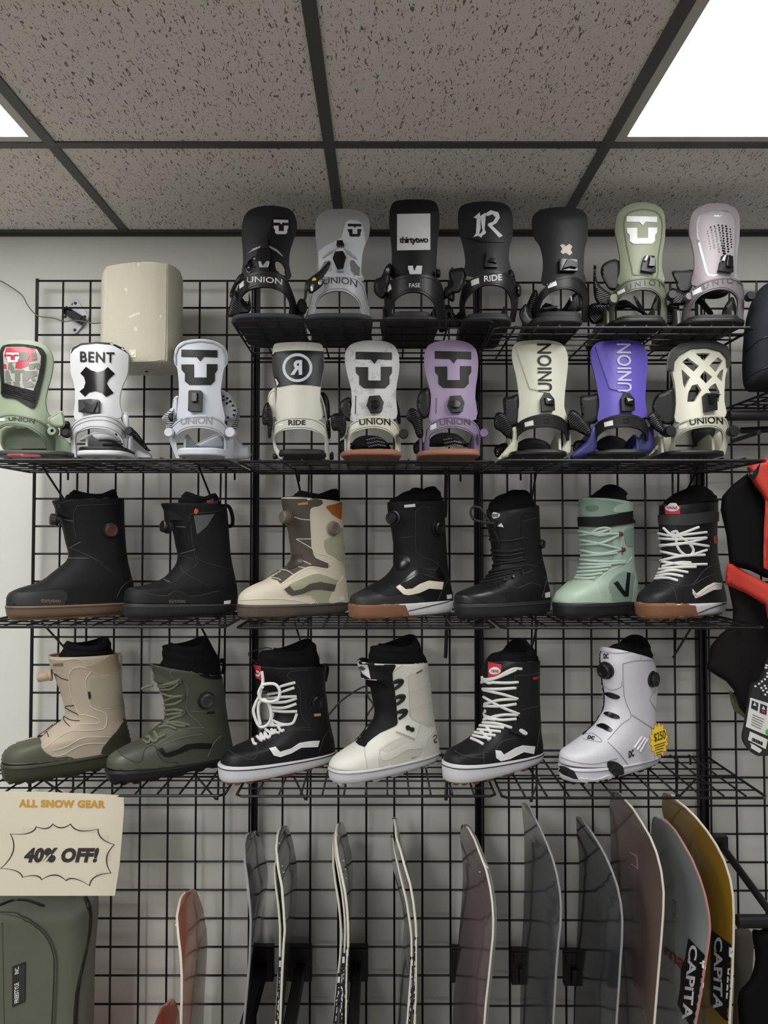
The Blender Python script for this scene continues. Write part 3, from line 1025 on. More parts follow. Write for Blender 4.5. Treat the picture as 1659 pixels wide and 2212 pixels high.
m7 = mat('highback_mauve', '827a7f', 0.5); m7h = mat('hoop_mauve_dark', '655e62', 0.5); m7s = mat('mauve_panel', '8c8589', 0.45)
def dots(cr):
    out = []
    for r_ in range(12):
        for c_ in range(7):
            x = 1345 + c_ * 19 + (r_ % 2) * 2 + r_ * 2.2 * (0.5 if c_ > 3 else 1); y = 160 + r_ * 13 + abs(c_ - 3) * 4 - (c_ - 3) * 1.5
            if (r_ > 8 and c_ in (0, 1, 6)) or (r_ < 1 and c_ in (0, 6)) or (r_ > 10 and c_ in (2, 5)): continue
            rr = 5.2 if 0 < c_ < 6 else 3.8
            out.append(cr(*[(x + rr * math.cos(k * math.pi / 4), y + rr * math.sin(k * math.pi / 4)) for k in range(8)]))
    return out
t, tr, ht = binding('mauve binding with dotted vent holes, first from right in top row', cH, zA2,
    [(1255, 190), (1262, 120), (1290, 75), (1350, 48), (1420, 45), (1480, 60), (1510, 100), (1515, 170), (1510, 250), (1500, 320), (1498, 400), (1510, 450), (1400, 465), (1270, 465), (1282, 380), (1280, 310), (1268, 250)], m7,
    [(1218, 660), (1228, 590), (1240, 540), (1272, 490), (1330, 447), (1410, 425), (1480, 425), (1525, 455), (1538, 500), (1538, 560), (1532, 660)],
    [(1500, 660), (1507, 560), (1490, 512), (1440, 487), (1380, 490), (1320, 515), (1285, 552), (1260, 600), (1252, 660)], m7h,
    (1212, 1545, 655), B_BLK, pad=(1255, 1520, 625, B_BLK2),
    dec=[('panel_edge', [(1292, 190), (1296, 130), (1325, 92), (1390, 78), (1450, 85), (1488, 115), (1496, 170), (1492, 260), (1484, 420), (1420, 412), (1352, 418), (1325, 340), (1300, 250)], B_STL, 0.001, True),
         ('centre_panel', [(1302, 190), (1306, 134), (1332, 102), (1390, 88), (1446, 94), (1478, 120), (1486, 170), (1482, 260), (1474, 410), (1420, 402), (1360, 408), (1335, 340), (1312, 250)], m7s, 0.002, True)],
    logo=[(ulogo(1381, 108, 1418, 142, 0), B_PRW)],
    htxt=[('U N I O N', [(1325, 462), (1530, 440), (1532, 470), (1328, 490)], mat('print_dark_mauve', '4a4348', 0.5), dict(bold=0.01, bow=9))],
    adj=[('lean_adjuster', [(1395, 400), (1408, 345), (1415, 320), (1450, 320), (1460, 345), (1462, 408)], B_BLK, 0.012), ('lean_lever', [(1425, 382), (1428, 330), (1452, 330), (1452, 384)], B_GLO, 0.018), ('buckle_edge', [(1405, 352), (1416, 324), (1424, 324), (1414, 356)], B_STL, .016)],
    tags=[[(1270, 496), (1314, 474), (1320, 498), (1276, 518)]],
    blobs=[('ankle_strap', [(1165, 395), (1220, 392), (1280, 388), (1278, 440), (1255, 500), (1200, 500), (1185, 450)], -0.24, 0.02, B_BLK2), ('strap_padding', [(1300, 525), (1360, 495), (1455, 488), (1450, 515), (1400, 535), (1340, 535)], -0.2, 0.015, B_BLK2),
           ('toe_strap', [(1270, 540), (1310, 525), (1345, 560), (1380, 610), (1350, 615), (1315, 570)], -0.18, 0.01, B_BLK), ('ladder_strap', [(1160, 480), (1210, 495), (1245, 520), (1245, 560), (1200, 570), (1165, 560)], -0.26, 0.012, B_BLK), ('toe_ladder', [(1140, 570), (1200, 560), (1200, 640), (1160, 670), (1130, 640)], -0.22, 0.012, B_BLK),
           ('side_strap', [(1420, 620), (1465, 530), (1490, 545), (1500, 640)], -0.17, 0.01, B_BLK)],
    bolts=[(1240, 535, 20, m7h), (1556, 530, 24, B_BLK)])
prints('vent_holes', t, tr, dots(cH), B_GLO, 0.0026, 8)
# --- second row
zB = SZ[1] + 0.008
m_ = mat('highback_sage', '88957f', 0.5)
t, tr, ht = binding('sage green binding with graphic insert, cut by the left edge', cI, zB,
    [(-38, 200), (-30, 140), (-8, 80), (45, 50), (150, 42), (240, 55), (300, 90), (332, 140), (338, 200), (325, 280), (305, 350), (290, 430), (300, 500), (335, 570), (150, 580), (-30, 570), (-8, 450), (-10, 380), (-25, 290)], m_,
    [(-60, 760), (-60, 600), (-40, 550), (0, 525), (70, 513), (170, 528), (260, 560), (320, 610), (345, 660), (345, 770)],
    [(300, 770), (290, 690), (240, 640), (170, 600), (80, 585), (10, 598), (-30, 640), (-30, 770)], mat('hoop_sage', '7d8a76', 0.5),
    (-50, 440, 765), mat('base_charcoal_green', '3b3d3a', 0.5),
    dec=[('insert_frame', [(10, 110), (40, 80), (130, 74), (240, 90), (287, 125), (291, 180), (280, 260), (260, 350), (240, 430), (218, 478), (180, 470), (100, 420), (20, 405), (14, 330), (6, 200)], mat('insert_frame_black', '1b1c1b', 0.55, spec=.3), 0.004, True),
         ('graphic_insert', [(30, 130), (45, 95), (150, 95), (238, 110), (262, 150), (256, 220), (240, 300), (215, 370), (150, 360), (40, 320)], mat('insert_pale', 'a3a69c', 0.3), 0.005)],
    htxt=[('UNION', [(55, 538), (224, 548), (221, 580), (55, 560)], PRB_ := mat('print_dark_green', '3a4038', 0.5), dict(bold=0.03, bow=2))],
    tags=[[(-5, 545), (33, 543), (33, 560), (-5, 562)]],
    blobs=[('heel_cushion', [(0, 620), (30, 600), (90, 588), (180, 600), (260, 645), (310, 745), (180, 755), (20, 745)], -0.2, 0.03, m_), ('ankle_strap', [(305, 545), (350, 520), (400, 498), (415, 590), (370, 605), (320, 590)], -0.29, 0.008, m_),
           ('ladder_strap', [(395, 580), (425, 560), (450, 580), (450, 660), (420, 670), (395, 650)], -0.26, 0.01, B_BLK), ('side_rail', [(330, 690), (380, 650), (440, 700), (480, 790), (330, 795)], -0.2, 0.01, m_), ('red_trim', [(60, 770), (240, 775), (240, 790), (60, 788)], -0.335, 0.003, mat('red_strip', '8c2f38', 0.5))],
    bolts=[(352, 630, 32, mat('hoop_sage', '7d8a76')), (356, 630, 12, B_BLK)], rails=0)
RED = mat('insert_red', 'ad3442', 0.3); GR = mat('insert_grey_print', '6f6f68', 0.35)
prints('graphic_print', t, tr, [cI(*p) for p in ([(50, 100), (140, 97), (228, 112), (240, 175), (190, 190), (180, 215), (140, 232), (105, 228), (112, 190), (60, 185), (38, 150)], [(32, 195), (50, 205), (55, 235), (36, 228)])], RED, 0.0056)
prints('graphic_print', t, tr, [cI(*p) for p in (
    [(64, 200), (82, 190), (100, 225), (98, 235), (64, 235)], [(45, 245), (65, 240), (80, 295), (90, 305), (45, 305)], [(78, 240), (160, 238), (160, 256), (135, 256), (135, 308), (105, 308), (105, 256), (80, 256)],
    [(152, 246), (235, 246), (238, 276), (215, 282), (232, 310), (208, 310), (196, 288), (180, 310), (150, 310)], [(42, 312), (80, 312), (82, 330), (52, 322)], [(92, 315), (130, 312), (135, 345), (98, 335)], [(150, 318), (200, 312), (222, 330), (210, 352), (160, 350)],
    [(185, 200), (262, 195), (255, 234), (236, 234), (230, 214), (214, 234), (190, 234)], [(122, 130), (170, 128), (195, 150), (180, 180), (128, 180)], [(205, 135), (232, 130), (238, 170), (208, 175)])], GR, 0.0062)
prints('emblem_print', t, tr, [cI(*p) for p in ulogo(52, 128, 130, 190)], B_PRW, 0.0066)
lines('insert_ridges', t, tr, [cI((24, 325 + k * 11), (90, 340 + k * 11), (225, 376 + k * 14)) for k in range(6)], B_BLK, 0.001, 0.005)

m_ = mat('highback_white', 'bfc1c3', 0.4)
binding('white binding with black lettering and black cross, beside the sage one', cI, zB,
    [(450, 140), (462, 95), (520, 66), (620, 57), (720, 65), (790, 98), (817, 130), (821, 190), (815, 260), (790, 320), (770, 380), (765, 450), (772, 540), (620, 545), (480, 550), (480, 440), (480, 370), (470, 310), (452, 250)], m_,
    [(462, 795), (452, 700), (450, 640), (458, 590), (500, 548), (560, 526), (650, 515), (720, 530), (780, 570), (815, 620), (826, 680), (822, 795)],
    [(790, 795), (790, 720), (770, 662), (700, 620), (600, 605), (530, 622), (482, 655), (488, 795)], m_,
    (488, 812, 770), m_, pad=(495, 800, 728, B_BLK), hbY=-0.29, bands=True,
    dec=[('top_rim', [(455, 130), (466, 95), (520, 66), (620, 57), (720, 65), (790, 98), (818, 132), (800, 118), (720, 75), (620, 66), (520, 76), (475, 102)], B_BLK, 0.0015)],
    txt=[('BENT', [(515, 118), (733, 124), (731, 190), (516, 184)], B_PRB, dict(bold=0.02, spacing=1.12))],
    logo=[([[(517, 258), (553, 215), (585, 238), (625, 250), (665, 240), (690, 217), (735, 260), (700, 290), (683, 320), (700, 350), (727, 383), (678, 408), (650, 380), (610, 370), (570, 380), (545, 405), (512, 373), (540, 350), (550, 315), (540, 280)]], B_GLO)],
    adj=[('lean_adjuster', [(528, 434), (600, 430), (642, 436), (640, 516), (530, 512)], mat('adjuster_grey', '3a3c3f', 0.4), 0.014), ('lean_lever', [(560, 445), (610, 470), (640, 450), (620, 515), (545, 510), (580, 475)], B_BLK, 0.018)],
    blobs=[('ladder_strap', [(830, 600), (850, 610), (890, 650), (950, 735), (965, 750), (940, 752), (880, 700), (850, 670), (825, 650)], -0.24, 0.008, B_BLK), ('ankle_strap', [(770, 520), (800, 508), (822, 520), (825, 610), (790, 590)], -0.26, 0.006, m_),
           ('side_rail', [(820, 670), (870, 730), (960, 775), (968, 800), (820, 800)], -0.22, 0.012, m_), ('toe_strap', [(560, 720), (620, 685), (700, 680), (760, 705), (790, 730), (700, 735), (580, 735)], -0.15, 0.012, B_BLK), ('strap_padding', [(495, 690), (560, 650), (640, 630), (740, 650), (780, 700), (700, 690), (600, 690)], -0.14, 0.01, m_)],
    bolts=[(436, 640, 24, B_BLK), (838, 630, 26, B_BLK)])

m_ = mat('highback_cool_white', 'b8bdc5', 0.4); mg = mat('print_charcoal', '171818', 0.5, spec=.3)
t, tr, ht = binding('cool white binding with black emblem, right of the beige speaker', cI, zB,
    [(1112, 160), (1124, 95), (1170, 52), (1280, 35), (1380, 50), (1440, 92), (1459, 150), (1455, 190), (1432, 230), (1420, 300), (1412, 370), (1420, 450), (1432, 570), (1280, 575), (1140, 570), (1140, 450), (1145, 350), (1135, 230), (1118, 200)], m_,
    [(1128, 800), (1095, 720), (1082, 660), (1090, 610), (1120, 570), (1170, 540), (1280, 522), (1380, 535), (1440, 580), (1470, 630), (1492, 690), (1488, 800)],
    [(1440, 800), (1448, 740), (1438, 675), (1390, 630), (1290, 605), (1200, 612), (1145, 640), (1122, 680), (1150, 800)], mat('hoop_cool_white', 'adb2b9', 0.4),
    (1132, 1440, 740), m_,
    dec=[('rim_bead', [(1124, 200), (1122, 140), (1140, 95), (1185, 62), (1280, 50), (1370, 62), (1420, 95), (1442, 145), (1440, 200), (1434, 200), (1434, 148), (1412, 100), (1366, 70), (1280, 58), (1190, 70), (1147, 100), (1131, 142), (1133, 200)], mat('rim_grey', 'a6aab0', .45), 0.004)],
    logo=[(ulogo(1163, 106, 1391, 331, 0), mg)],
    htxt=[('UNION', [(1157, 546), (1362, 532), (1358, 588), (1157, 586)], mat('print_mid_grey', '8a8e93', 0.5), dict(bold=0.02, bow=2))],
    adj=[('lean_adjuster', [(1222, 378), (1230, 372), (1290, 374), (1299, 382), (1294, 506), (1220, 504)], B_BLK, 0.012), ('lean_lever', [(1244, 392), (1274, 392), (1274, 450), (1244, 450)], B_GLO, 0.019)],
    blobs=[('ankle_strap', [(1110, 420), (1140, 405), (1142, 520), (1105, 560), (1100, 480)], -0.25, 0.01, m_), ('ladder_strap', [(1035, 545), (1075, 500), (1110, 480), (1110, 600), (1075, 640), (1060, 580)], -0.26, 0.008, m_), ('ankle_buckle', [(1075, 525), (1105, 510), (1108, 560), (1085, 560)], -0.275, 0.006, B_BLK),
           ('ankle_strap', [(1412, 372), (1440, 370), (1480, 400), (1518, 480), (1505, 550), (1460, 560), (1425, 540)], -0.2, 0.015, m_), ('ladder_strap', [(1490, 480), (1520, 470), (1535, 520), (1520, 600), (1490, 660), (1480, 600), (1510, 540)], -0.19, 0.008, m_),
           ('side_rail', [(1440, 760), (1490, 640), (1510, 650), (1560, 720), (1590, 720), (1600, 800), (1440, 800)], -0.2, 0.01, mat('hoop_cool_white', 'adb2b9')), ('toe_strap', [(1230, 720), (1290, 690), (1390, 645), (1435, 665), (1440, 735), (1260, 735)], -0.15, 0.008, m_)],
    bolts=[(1092, 640, 30, m_), (1480, 640, 34, m_)])
prints('strap_slots', t, bvh_of(pillow_bm(sm(cI((1412, 372), (1440, 370), (1480, 400), (1518, 480), (1505, 550), (1460, 560), (1425, 540)), 3), -.2, .015, 6, R=9)),
       [cI((x, y), (x + 14, y + 4), (x + 12, y + 16), (x - 2, y + 12)) for x, y in ((1425, 395), (1448, 408), (1468, 428), (1484, 455), (1494, 485), (1490, 515), (1425, 420), (1446, 440), (1430, 520), (1452, 530))], B_GLO, 0.001)

m_ = mat('highback_cream', 'c0beb4', 0.45)
t, tr, ht = binding('cream binding with wide black band and white ring print', cJ, zB,
    [(150, 125), (160, 75), (210, 62), (320, 57), (430, 62), (475, 75), (488, 120), (490, 220), (470, 350), (465, 450), (475, 570), (320, 575), (175, 575), (175, 450), (178, 350), (155, 270), (148, 190)], m_,
    [(205, 838), (160, 770), (146, 690), (148, 630), (165, 592), (220, 565), (310, 552), (420, 562), (490, 602), (512, 650), (520, 720), (528, 838)],
    [(500, 838), (494, 730), (482, 680), (400, 642), (310, 635), (220, 645), (168, 680), (172, 740), (222, 820)], m_,
    (185, 500, 800), B_BLK2, pad=(190, 490, 775, B_BLK),
    dec=[('black_band', [(149, 128), (240, 118), (320, 115), (400, 117), (488, 122), (489, 225), (466, 355), (400, 345), (290, 340), (180, 360), (156, 270), (149, 200)], mat('band_black', '101113', 0.4, spec=.35), 0.0014),
         ('ring_print', [(315 + 97 * math.cos(a * math.pi / 16), 230 + 95 * math.sin(a * math.pi / 16)) for a in range(32)], mat('print_pale_blue', 'c3cad6', 0.5), 0.0022, False, False, [(315 + 79 * math.cos(a * math.pi / 16), 230 + 77 * math.sin(a * math.pi / 16)) for a in range(32)])],
    txt=[('R', [(346, 180), (272, 180), (270, 278), (346, 278)], mat('print_pale_blue', 'c3cad6'), dict(bold=0.04, off=.0026))],
    htxt=[('RIDE', [(255, 575), (370, 575), (370, 608), (255, 611)], B_PRB, dict(bold=0.03))],
    tags=[[(190, 602), (222, 597), (224, 612), (190, 618)]],
    blobs=[('ankle_strap', [(118, 440), (130, 390), (175, 370), (178, 560), (140, 570), (125, 500)], -0.25, 0.008, m_), ('ladder_strap', [(80, 540), (95, 480), (125, 460), (150, 560), (140, 690), (118, 690), (115, 610), (85, 605)], -0.265, 0.01, B_BLK), ('ankle_strap', [(470, 400), (495, 395), (525, 450), (530, 560), (500, 560), (480, 480)], -0.2, 0.01, B_BLK),
           ('toe_buckle', [(150, 805), (170, 800), (185, 830), (155, 835)], -0.25, 0.006, B_BLK), ('toe_buckle', [(530, 800), (550, 785), (555, 835), (530, 838)], -0.22, 0.008, B_BLK), ('ladder_strap', [(505, 590), (530, 580), (535, 690), (512, 690)], -0.255, 0.008, B_BLK)], rails=0)
bm = bmesh.new()
for pth in ([(466, 410), (490, 480), (520, 640), (530, 720)], [(470, 470), (480, 560)]):
    add_tube(bm, [at(*cJ.p(x, y), -0.22) for x, y in pth], 0.0028, 6)
obj('wire_arm', bm, m_, t)

def camo():
    m = bpy.data.materials.new('highback_white_camo'); m.use_nodes = True
    nt = m.node_tree; b = nt.nodes['Principled BSDF']; b.inputs['Roughness'].default_value = 0.5
    tc = nt.nodes.new('ShaderNodeTexCoord'); n = nt.nodes.new('ShaderNodeTexNoise')
    n.inputs['Scale'].default_value = 48; n.inputs['Detail'].default_value = 6; n.inputs['Roughness'].default_value = 0.7
    nt.links.new(tc.outputs['Object'], n.inputs['Vector'])
    r = nt.nodes.new('ShaderNodeValToRGB'); r.color_ramp.interpolation = 'CONSTANT'
    e = r.color_ramp.elements
    e[0].position = 0; e[0].color = rgb('c4c4c3'); e[1].position = 0.55; e[1].color = rgb('acacab'); x = e.new(0.63); x.color = rgb('9b9b9a')
    nt.links.new(n.outputs['Fac'], r.inputs['Fac']); nt.links.new(r.outputs['Color'], b.inputs['Base Color'])
    return m
mh = mat('hoop_cream', 'c0bcac', 0.5); ma = mat('arm_silver', 'a9adb0', 0.35, metal=0.6)
DASH = [(690, 715), (720, 712), (750, 706)]
def dashes(cr, x0, y0, n=9, st=18):
    out = []
    for k in range(n):
        for j in range(3):
            x = x0 + k * st + j * 6; y = y0 + abs(k - n / 2) * 3 + j * 22
            out.append(cr((x, y), (x + 12, y + 2), (x + 16, y + 8), (x + 4, y + 7)))
    return out
def two_strap(t, cr, dx, first):
    pts = [(672 + dx, 740), (700 + dx, 700), (760 + dx, 678), (850 + dx, 684), (905 + dx, 720), (935 + dx, 772), (860 + dx, 765), (680 + dx, 772)]
    tr2 = bvh_of(pillow_bm(sm(cr(*pts), 3), -0.17, 0.012, 6, R=9))
    prints('strap_pattern_print', t, tr2, dashes(cr, 770 + dx, 690, 8, 15), mat('print_light_grey', 'b5b8ba', 0.5), 0.001)
    return pts
J2 = [(672, 740), (700, 700), (760, 678), (850, 684), (905, 720), (935, 772), (860, 765), (680, 772)]
t, tr, ht = binding('white camouflage binding with black emblem and brown base', cJ, zB,
    [(630, 190), (635, 120), (670, 75), (740, 52), (820, 47), (900, 55), (960, 85), (988, 150), (990, 250), (975, 330), (968, 430), (970, 565), (820, 575), (668, 580), (675, 480), (672, 380), (650, 290)], camo(),
    [(632, 790), (645, 690), (645, 640), (680, 590), (760, 555), (850, 550), (930, 565), (980, 610), (1000, 680), (1000, 790)],
    [(965, 790), (960, 700), (920, 655), (850, 630), (770, 632), (700, 655), (668, 690), (660, 790)], mh,
    (600, 1006, 795), B_BRN, pad=(660, 985, 772, B_BRN), railm=ma,
    logo=[(ulogo(702, 124, 940, 365), mg)],
    htxt=[('UNION', [(725, 570), (930, 566), (932, 613), (728, 612)], B_PRB, dict(bold=0.02, bow=2))],
    adj=[('lean_adjuster', [(795, 425), (855, 420), (878, 465), (866, 527), (800, 532), (778, 490)], B_BLK, 0.012), ('adjuster_dial', [(828 + 27 * math.cos(a * math.pi / 6), 482 + 27 * math.sin(a * math.pi / 6)) for a in range(12)], B_GLO, 0.017)],
    tags=[[(672, 612), (720, 590), (724, 622), (676, 642)]],
    blobs=[('ankle_strap', [(590, 480), (610, 445), (668, 428), (672, 570), (640, 580), (600, 540)], -0.25, 0.02, B_BLK), ('ladder_strap', [(540, 545), (600, 530), (635, 560), (635, 660), (600, 700), (590, 650), (545, 640)], -0.27, 0.01, B_BLK), ('strap_padding', J2, -0.17, 0.012, B_BLK2),
           ('ankle_strap', [(972, 440), (995, 520), (1000, 600), (975, 580)], -0.22, 0.01, B_BLK), ('toe_ladder', [(590, 730), (640, 700), (640, 790), (600, 800)], -0.24, 0.01, B_BLK)],
    bolts=[(1018, 672, 32, B_BLK)])
two_strap(t, cJ, 0, 1)
lines('side_print', t, tr, [cJ((703, 415), (700, 535))], B_PRB, 0.0011, 0.0004)
ml = mat('highback_lilac', '8c7c99', 0.5); mlh = mat('hoop_lilac', '7c6e87', 0.5); mld = mat('arm_dark_lilac', '6f5f86', 0.45)
t, tr, ht = binding('lilac binding with black emblem and brown base', cJ, zB,
    [(1155, 190), (1170, 100), (1210, 65), (1290, 47), (1370, 45), (1450, 65), (1500, 110), (1515, 190), (1510, 280), (1500, 350), (1495, 430), (1500, 570), (1350, 580), (1195, 585), (1200, 470), (1195, 380), (1172, 290)], ml,
    [(1145, 790), (1165, 680), (1170, 640), (1205, 590), (1290, 553), (1380, 550), (1460, 570), (1510, 610), (1528, 670), (1525, 790)],
    [(1490, 790), (1485, 690), (1450, 655), (1370, 628), (1290, 632), (1225, 660), (1195, 690), (1190, 790)], mlh,
    (1110, 1532, 795), B_BRN, pad=(1185, 1520, 770, B_BRN), railm=mld,
    logo=[(ulogo(1227, 120, 1466, 362), mg)],
    htxt=[('UNION', [(1257, 572), (1460, 568), (1462, 612), (1260, 613)], mat('print_plum', '4c4152', 0.5), dict(bold=0.02, bow=2))],
    adj=[('lean_adjuster', [(1325, 425), (1388, 420), (1410, 465), (1398, 527), (1335, 532), (1310, 490)], B_BLK, 0.012), ('adjuster_dial', [(1358 + 27 * math.cos(a * math.pi / 6), 480 + 27 * math.sin(a * math.pi / 6)) for a in range(12)], B_GLO, 0.017)],
    tags=[[(1198, 612), (1236, 596), (1238, 628), (1200, 644)]],
    blobs=[('ankle_strap', [(1105, 470), (1125, 390), (1190, 365), (1200, 520), (1150, 570), (1115, 520)], -0.25, 0.02, B_BLK), ('ladder_strap', [(1035, 560), (1065, 495), (1120, 520), (1140, 580), (1150, 680), (1110, 690), (1080, 610)], -0.27, 0.01, B_BLK), ('strap_padding', [(p[0] + 512, p[1] - 18) for p in J2], -0.17, 0.012, B_BLK2),
           ('ankle_strap', [(1500, 440), (1520, 520), (1525, 600), (1502, 580)], -0.22, 0.01, B_BLK), ('toe_ladder', [(1085, 740), (1140, 700), (1150, 790), (1095, 800)], -0.24, 0.01, B_BLK)],
    bolts=[(1546, 668, 30, mld)])
two_strap(t, cJ, 512, 0)
lines('side_print', t, tr, [cJ((1237, 430), (1234, 535))], mat('print_plum', '4c4152'), 0.0011, 0.0004)

mf = mat('hoop_matt_black', '171718', 0.55, spec=.35)
def vertical(cr, x0, x1, y0, y1, dx=0):
    return cr((x0 - dx, y1), (x0, y0), (x1, y0), (x1 - dx, y1))
def kbind(label, dx, m, mfac, txm, mrail, hb, extra):
    t, tr, ht = binding(label, cK, zB, hb, m,
        [(130 + dx, 640), (132 + dx, 600), (150 + dx, 552), (200 + dx, 512), (290 + dx, 485), (380 + dx, 487), (440 + dx, 515), (465 + dx, 560), (476 + dx, 640)],
        [(455 + dx, 640), (452 + dx, 612), (425 + dx, 580), (370 + dx, 562), (290 + dx, 562), (215 + dx, 580), (168 + dx, 615), (160 + dx, 640)], mf,
        (118 + dx, 462 + dx, 728), B_BLK, pad=(190 + dx, 430 + dx, 706, B_BLK2), railm=mrail,
        dec=[('facet_ridge', [(p[0] + dx, p[1]) for p in ((152, 80), (185, 70), (282, 345), (345, 352), (342, 358), (236, 332))], mfac, 0.003)],
        txt=[('UNION', vertical(lambda *a: [(p[0] + dx, p[1]) for p in a], 276, 360, 64, 350, -6), txm, dict(bold=0.012))],
        adj=[('lean_adjuster', [(p[0] + dx, p[1]) for p in ((296, 395), (314, 362), (340, 364), (366, 400), (369, 468), (300, 474))], B_BLK, 0.012), ('lean_lever', [(p[0] + dx, p[1]) for p in ((312, 395), (355, 405), (358, 440), (318, 432))], B_GLO, 0.018), ('lever_highlight', [(p[0] + dx, p[1]) for p in ((320, 398), (352, 408), (325, 420))], B_STL, 0.019)],
        tags=[[(p[0] + dx, p[1]) for p in ((203, 534), (254, 520), (257, 550), (206, 560))]], blobs=extra)
    prints('emblem_print', t, ht, [cK(*p) for p in ulogo(316 + dx, 507, 352 + dx, 540)], mat('print_dark_grey', '0c0c0c', 0.3), 0.0009)
    return t
mk = mat('highback_ivory', 'bcbcac', 0.45); mkr = mat('rail_ivory', 'b7b7a4', 0.45)
kbind('ivory binding with black lettering running up, fourth from right in second row', 0, mk, mat('ivory_facet', 'c6c6b7', 0.4), B_PRB, mkr,
    [(128, 150), (135, 80), (170, 50), (260, 40), (350, 42), (420, 60), (455, 110), (463, 175), (455, 260), (445, 350), (440, 440), (450, 530), (300, 540), (165, 540), (170, 430), (165, 340), (150, 245)],
    [('ankle_strap', [(78, 470), (75, 390), (120, 378), (168, 375), (168, 540), (120, 560), (85, 540)], -0.25, 0.018, B_BLK), ('ladder_strap', [(20, 560), (30, 480), (80, 480), (130, 560), (130, 630), (90, 620), (60, 590)], -0.265, 0.012, B_BLK), ('strap_padding', [(160, 660), (210, 630), (270, 628), (335, 650), (370, 690), (355, 708), (165, 708)], -0.16, 0.014, B_BLK2),
     ('side_rail', [(130, 570), (158, 572), (156, 712), (80, 745), (45, 750), (100, 680), (128, 640)], -0.27, 0.006, mkr), ('side_rail', [(455, 565), (478, 562), (476, 715), (420, 712), (445, 640)], -0.25, 0.006, mkr), ('toe_ladder', [(25, 680), (90, 655), (110, 690), (50, 740), (25, 730)], -0.22, 0.01, B_BLK)])
mv = mat('highback_violet', '53479f', 0.45); mvr = mat('rail_dark_violet', '2a2760', 0.4)
kbind('bright violet binding with pale lettering running up', 476, mv, mat('violet_facet', '6156ac', 0.4), mat('print_pale_lavender', 'aeadca', 0.5), mvr,
    [(600, 160), (605, 90), (650, 52), (750, 40), (840, 40), (910, 65), (937, 130), (938, 200), (930, 300), (925, 400), (926, 500), (780, 530), (645, 535), (650, 430), (640, 340), (620, 240)],
    [('ankle_strap', [(540, 470), (535, 380), (590, 372), (648, 370), (645, 520), (580, 545), (550, 520)], -0.25, 0.018, B_BLK), ('ladder_strap', [(462, 570), (465, 470), (520, 470), (600, 570), (600, 620), (560, 610), (500, 580)], -0.265, 0.012, B_BLK), ('strap_padding', [(636, 650), (690, 615), (750, 615), (810, 645), (830, 695), (810, 702), (640, 700)], -0.16, 0.014, B_BLK2),
     ('side_rail', [(600, 570), (632, 572), (630, 712), (560, 735), (490, 750), (490, 715), (570, 650)], -0.27, 0.006, mvr), ('side_rail', [(940, 565), (972, 562), (968, 705), (850, 705), (890, 620)], -0.25, 0.006, mvr), ('toe_ladder', [(500, 650), (560, 640), (580, 680), (500, 715)], -0.22, 0.01, B_BLK)])
mt = mat('highback_truss_ivory', 'b9b7a8', 0.45); mth = mat('hoop_truss', 'aba998', 0.45)
H = [[(1146, 172), (1180, 146), (1246, 196), (1216, 230)], [(1226, 121), (1270, 117), (1312, 121), (1277, 166)], [(1308, 192), (1360, 142), (1388, 165), (1346, 232)], [(1280, 224), (1326, 260), (1290, 302), (1250, 260)],
     [(1142, 215), (1194, 264), (1160, 330), (1150, 300)], [(1372, 225), (1392, 215), (1384, 290), (1352, 258)], [(1205, 312), (1238, 304), (1262, 340), (1222, 408), (1176, 410), (1182, 356)], [(1345, 298), (1370, 350), (1364, 410), (1340, 400), (1302, 335), (1320, 312)]]
binding('ivory binding with open lattice highback and black top rim', cK, zB,
    [(1068, 215), (1064, 170), (1078, 110), (1130, 68), (1240, 45), (1340, 52), (1408, 82), (1430, 140), (1423, 205), (1404, 260), (1398, 400), (1402, 500), (1250, 525), (1110, 530), (1110, 420), (1104, 320), (1086, 232)], mt,
    [(1062, 725), (1088, 660), (1088, 605), (1110, 555), (1160, 522), (1250, 500), (1340, 490), (1400, 505), (1422, 550), (1428, 620), (1402, 725)],
    [(1368, 725), (1392, 640), (1382, 585), (1330, 562), (1250, 565), (1170, 585), (1125, 618), (1108, 660), (1100, 725)], mth,
    (1040, 1402, 722), B_BLK, holes=H, th=0.012,
    dec=[('top_rim', [(1070, 222), (1066, 175), (1080, 112), (1132, 70), (1240, 47), (1340, 54), (1406, 84), (1428, 140), (1422, 205), (1408, 205), (1404, 150), (1370, 112), (1290, 92), (1200, 96), (1130, 132), (1100, 172), (1096, 226)], mat('rim_dark_grey', '3c3d3d', 0.6), 0.006)],
    htxt=[('UNION', [(1188, 516), (1388, 500), (1390, 545), (1192, 552)], B_PRB, dict(bold=0.015, bow=3))],
    tags=[[(1125, 552), (1172, 538), (1175, 560), (1130, 575)]],
    adj=[('lean_adjuster', [(1262, 380), (1275, 365), (1318, 367), (1334, 380), (1336, 465), (1270, 474)], B_BLK, 0.012), ('lean_lever', [(1282, 380), (1316, 380), (1312, 425), (1290, 428)], B_GLO, 0.018)],
    blobs=[('ankle_strap', [(965, 450), (985, 380), (1040, 345), (1100, 335), (1108, 520), (1050, 545), (1000, 520)], -0.25, 0.012, B_BLK), ('ladder_strap', [(935, 500), (985, 470), (1030, 540), (1060, 600), (1050, 625), (1000, 590), (960, 560)], -0.265, 0.012, B_BLK), ('strap_padding', [(1200, 590), (1240, 570), (1340, 565), (1330, 620), (1270, 690), (1235, 690), (1210, 650)], -0.16, 0.014, B_BLK2),
           ('side_rail', [(1060, 600), (1090, 600), (1062, 722), (1010, 690), (945, 735), (985, 680)], -0.24, 0.006, mth), ('side_rail', [(1270, 700), (1310, 640), (1360, 590), (1385, 600), (1372, 720)], -0.2, 0.006, mth)],
    bolts=[(1062, 590, 34, B_BLK), (1438, 590, 34, B_BLK)])
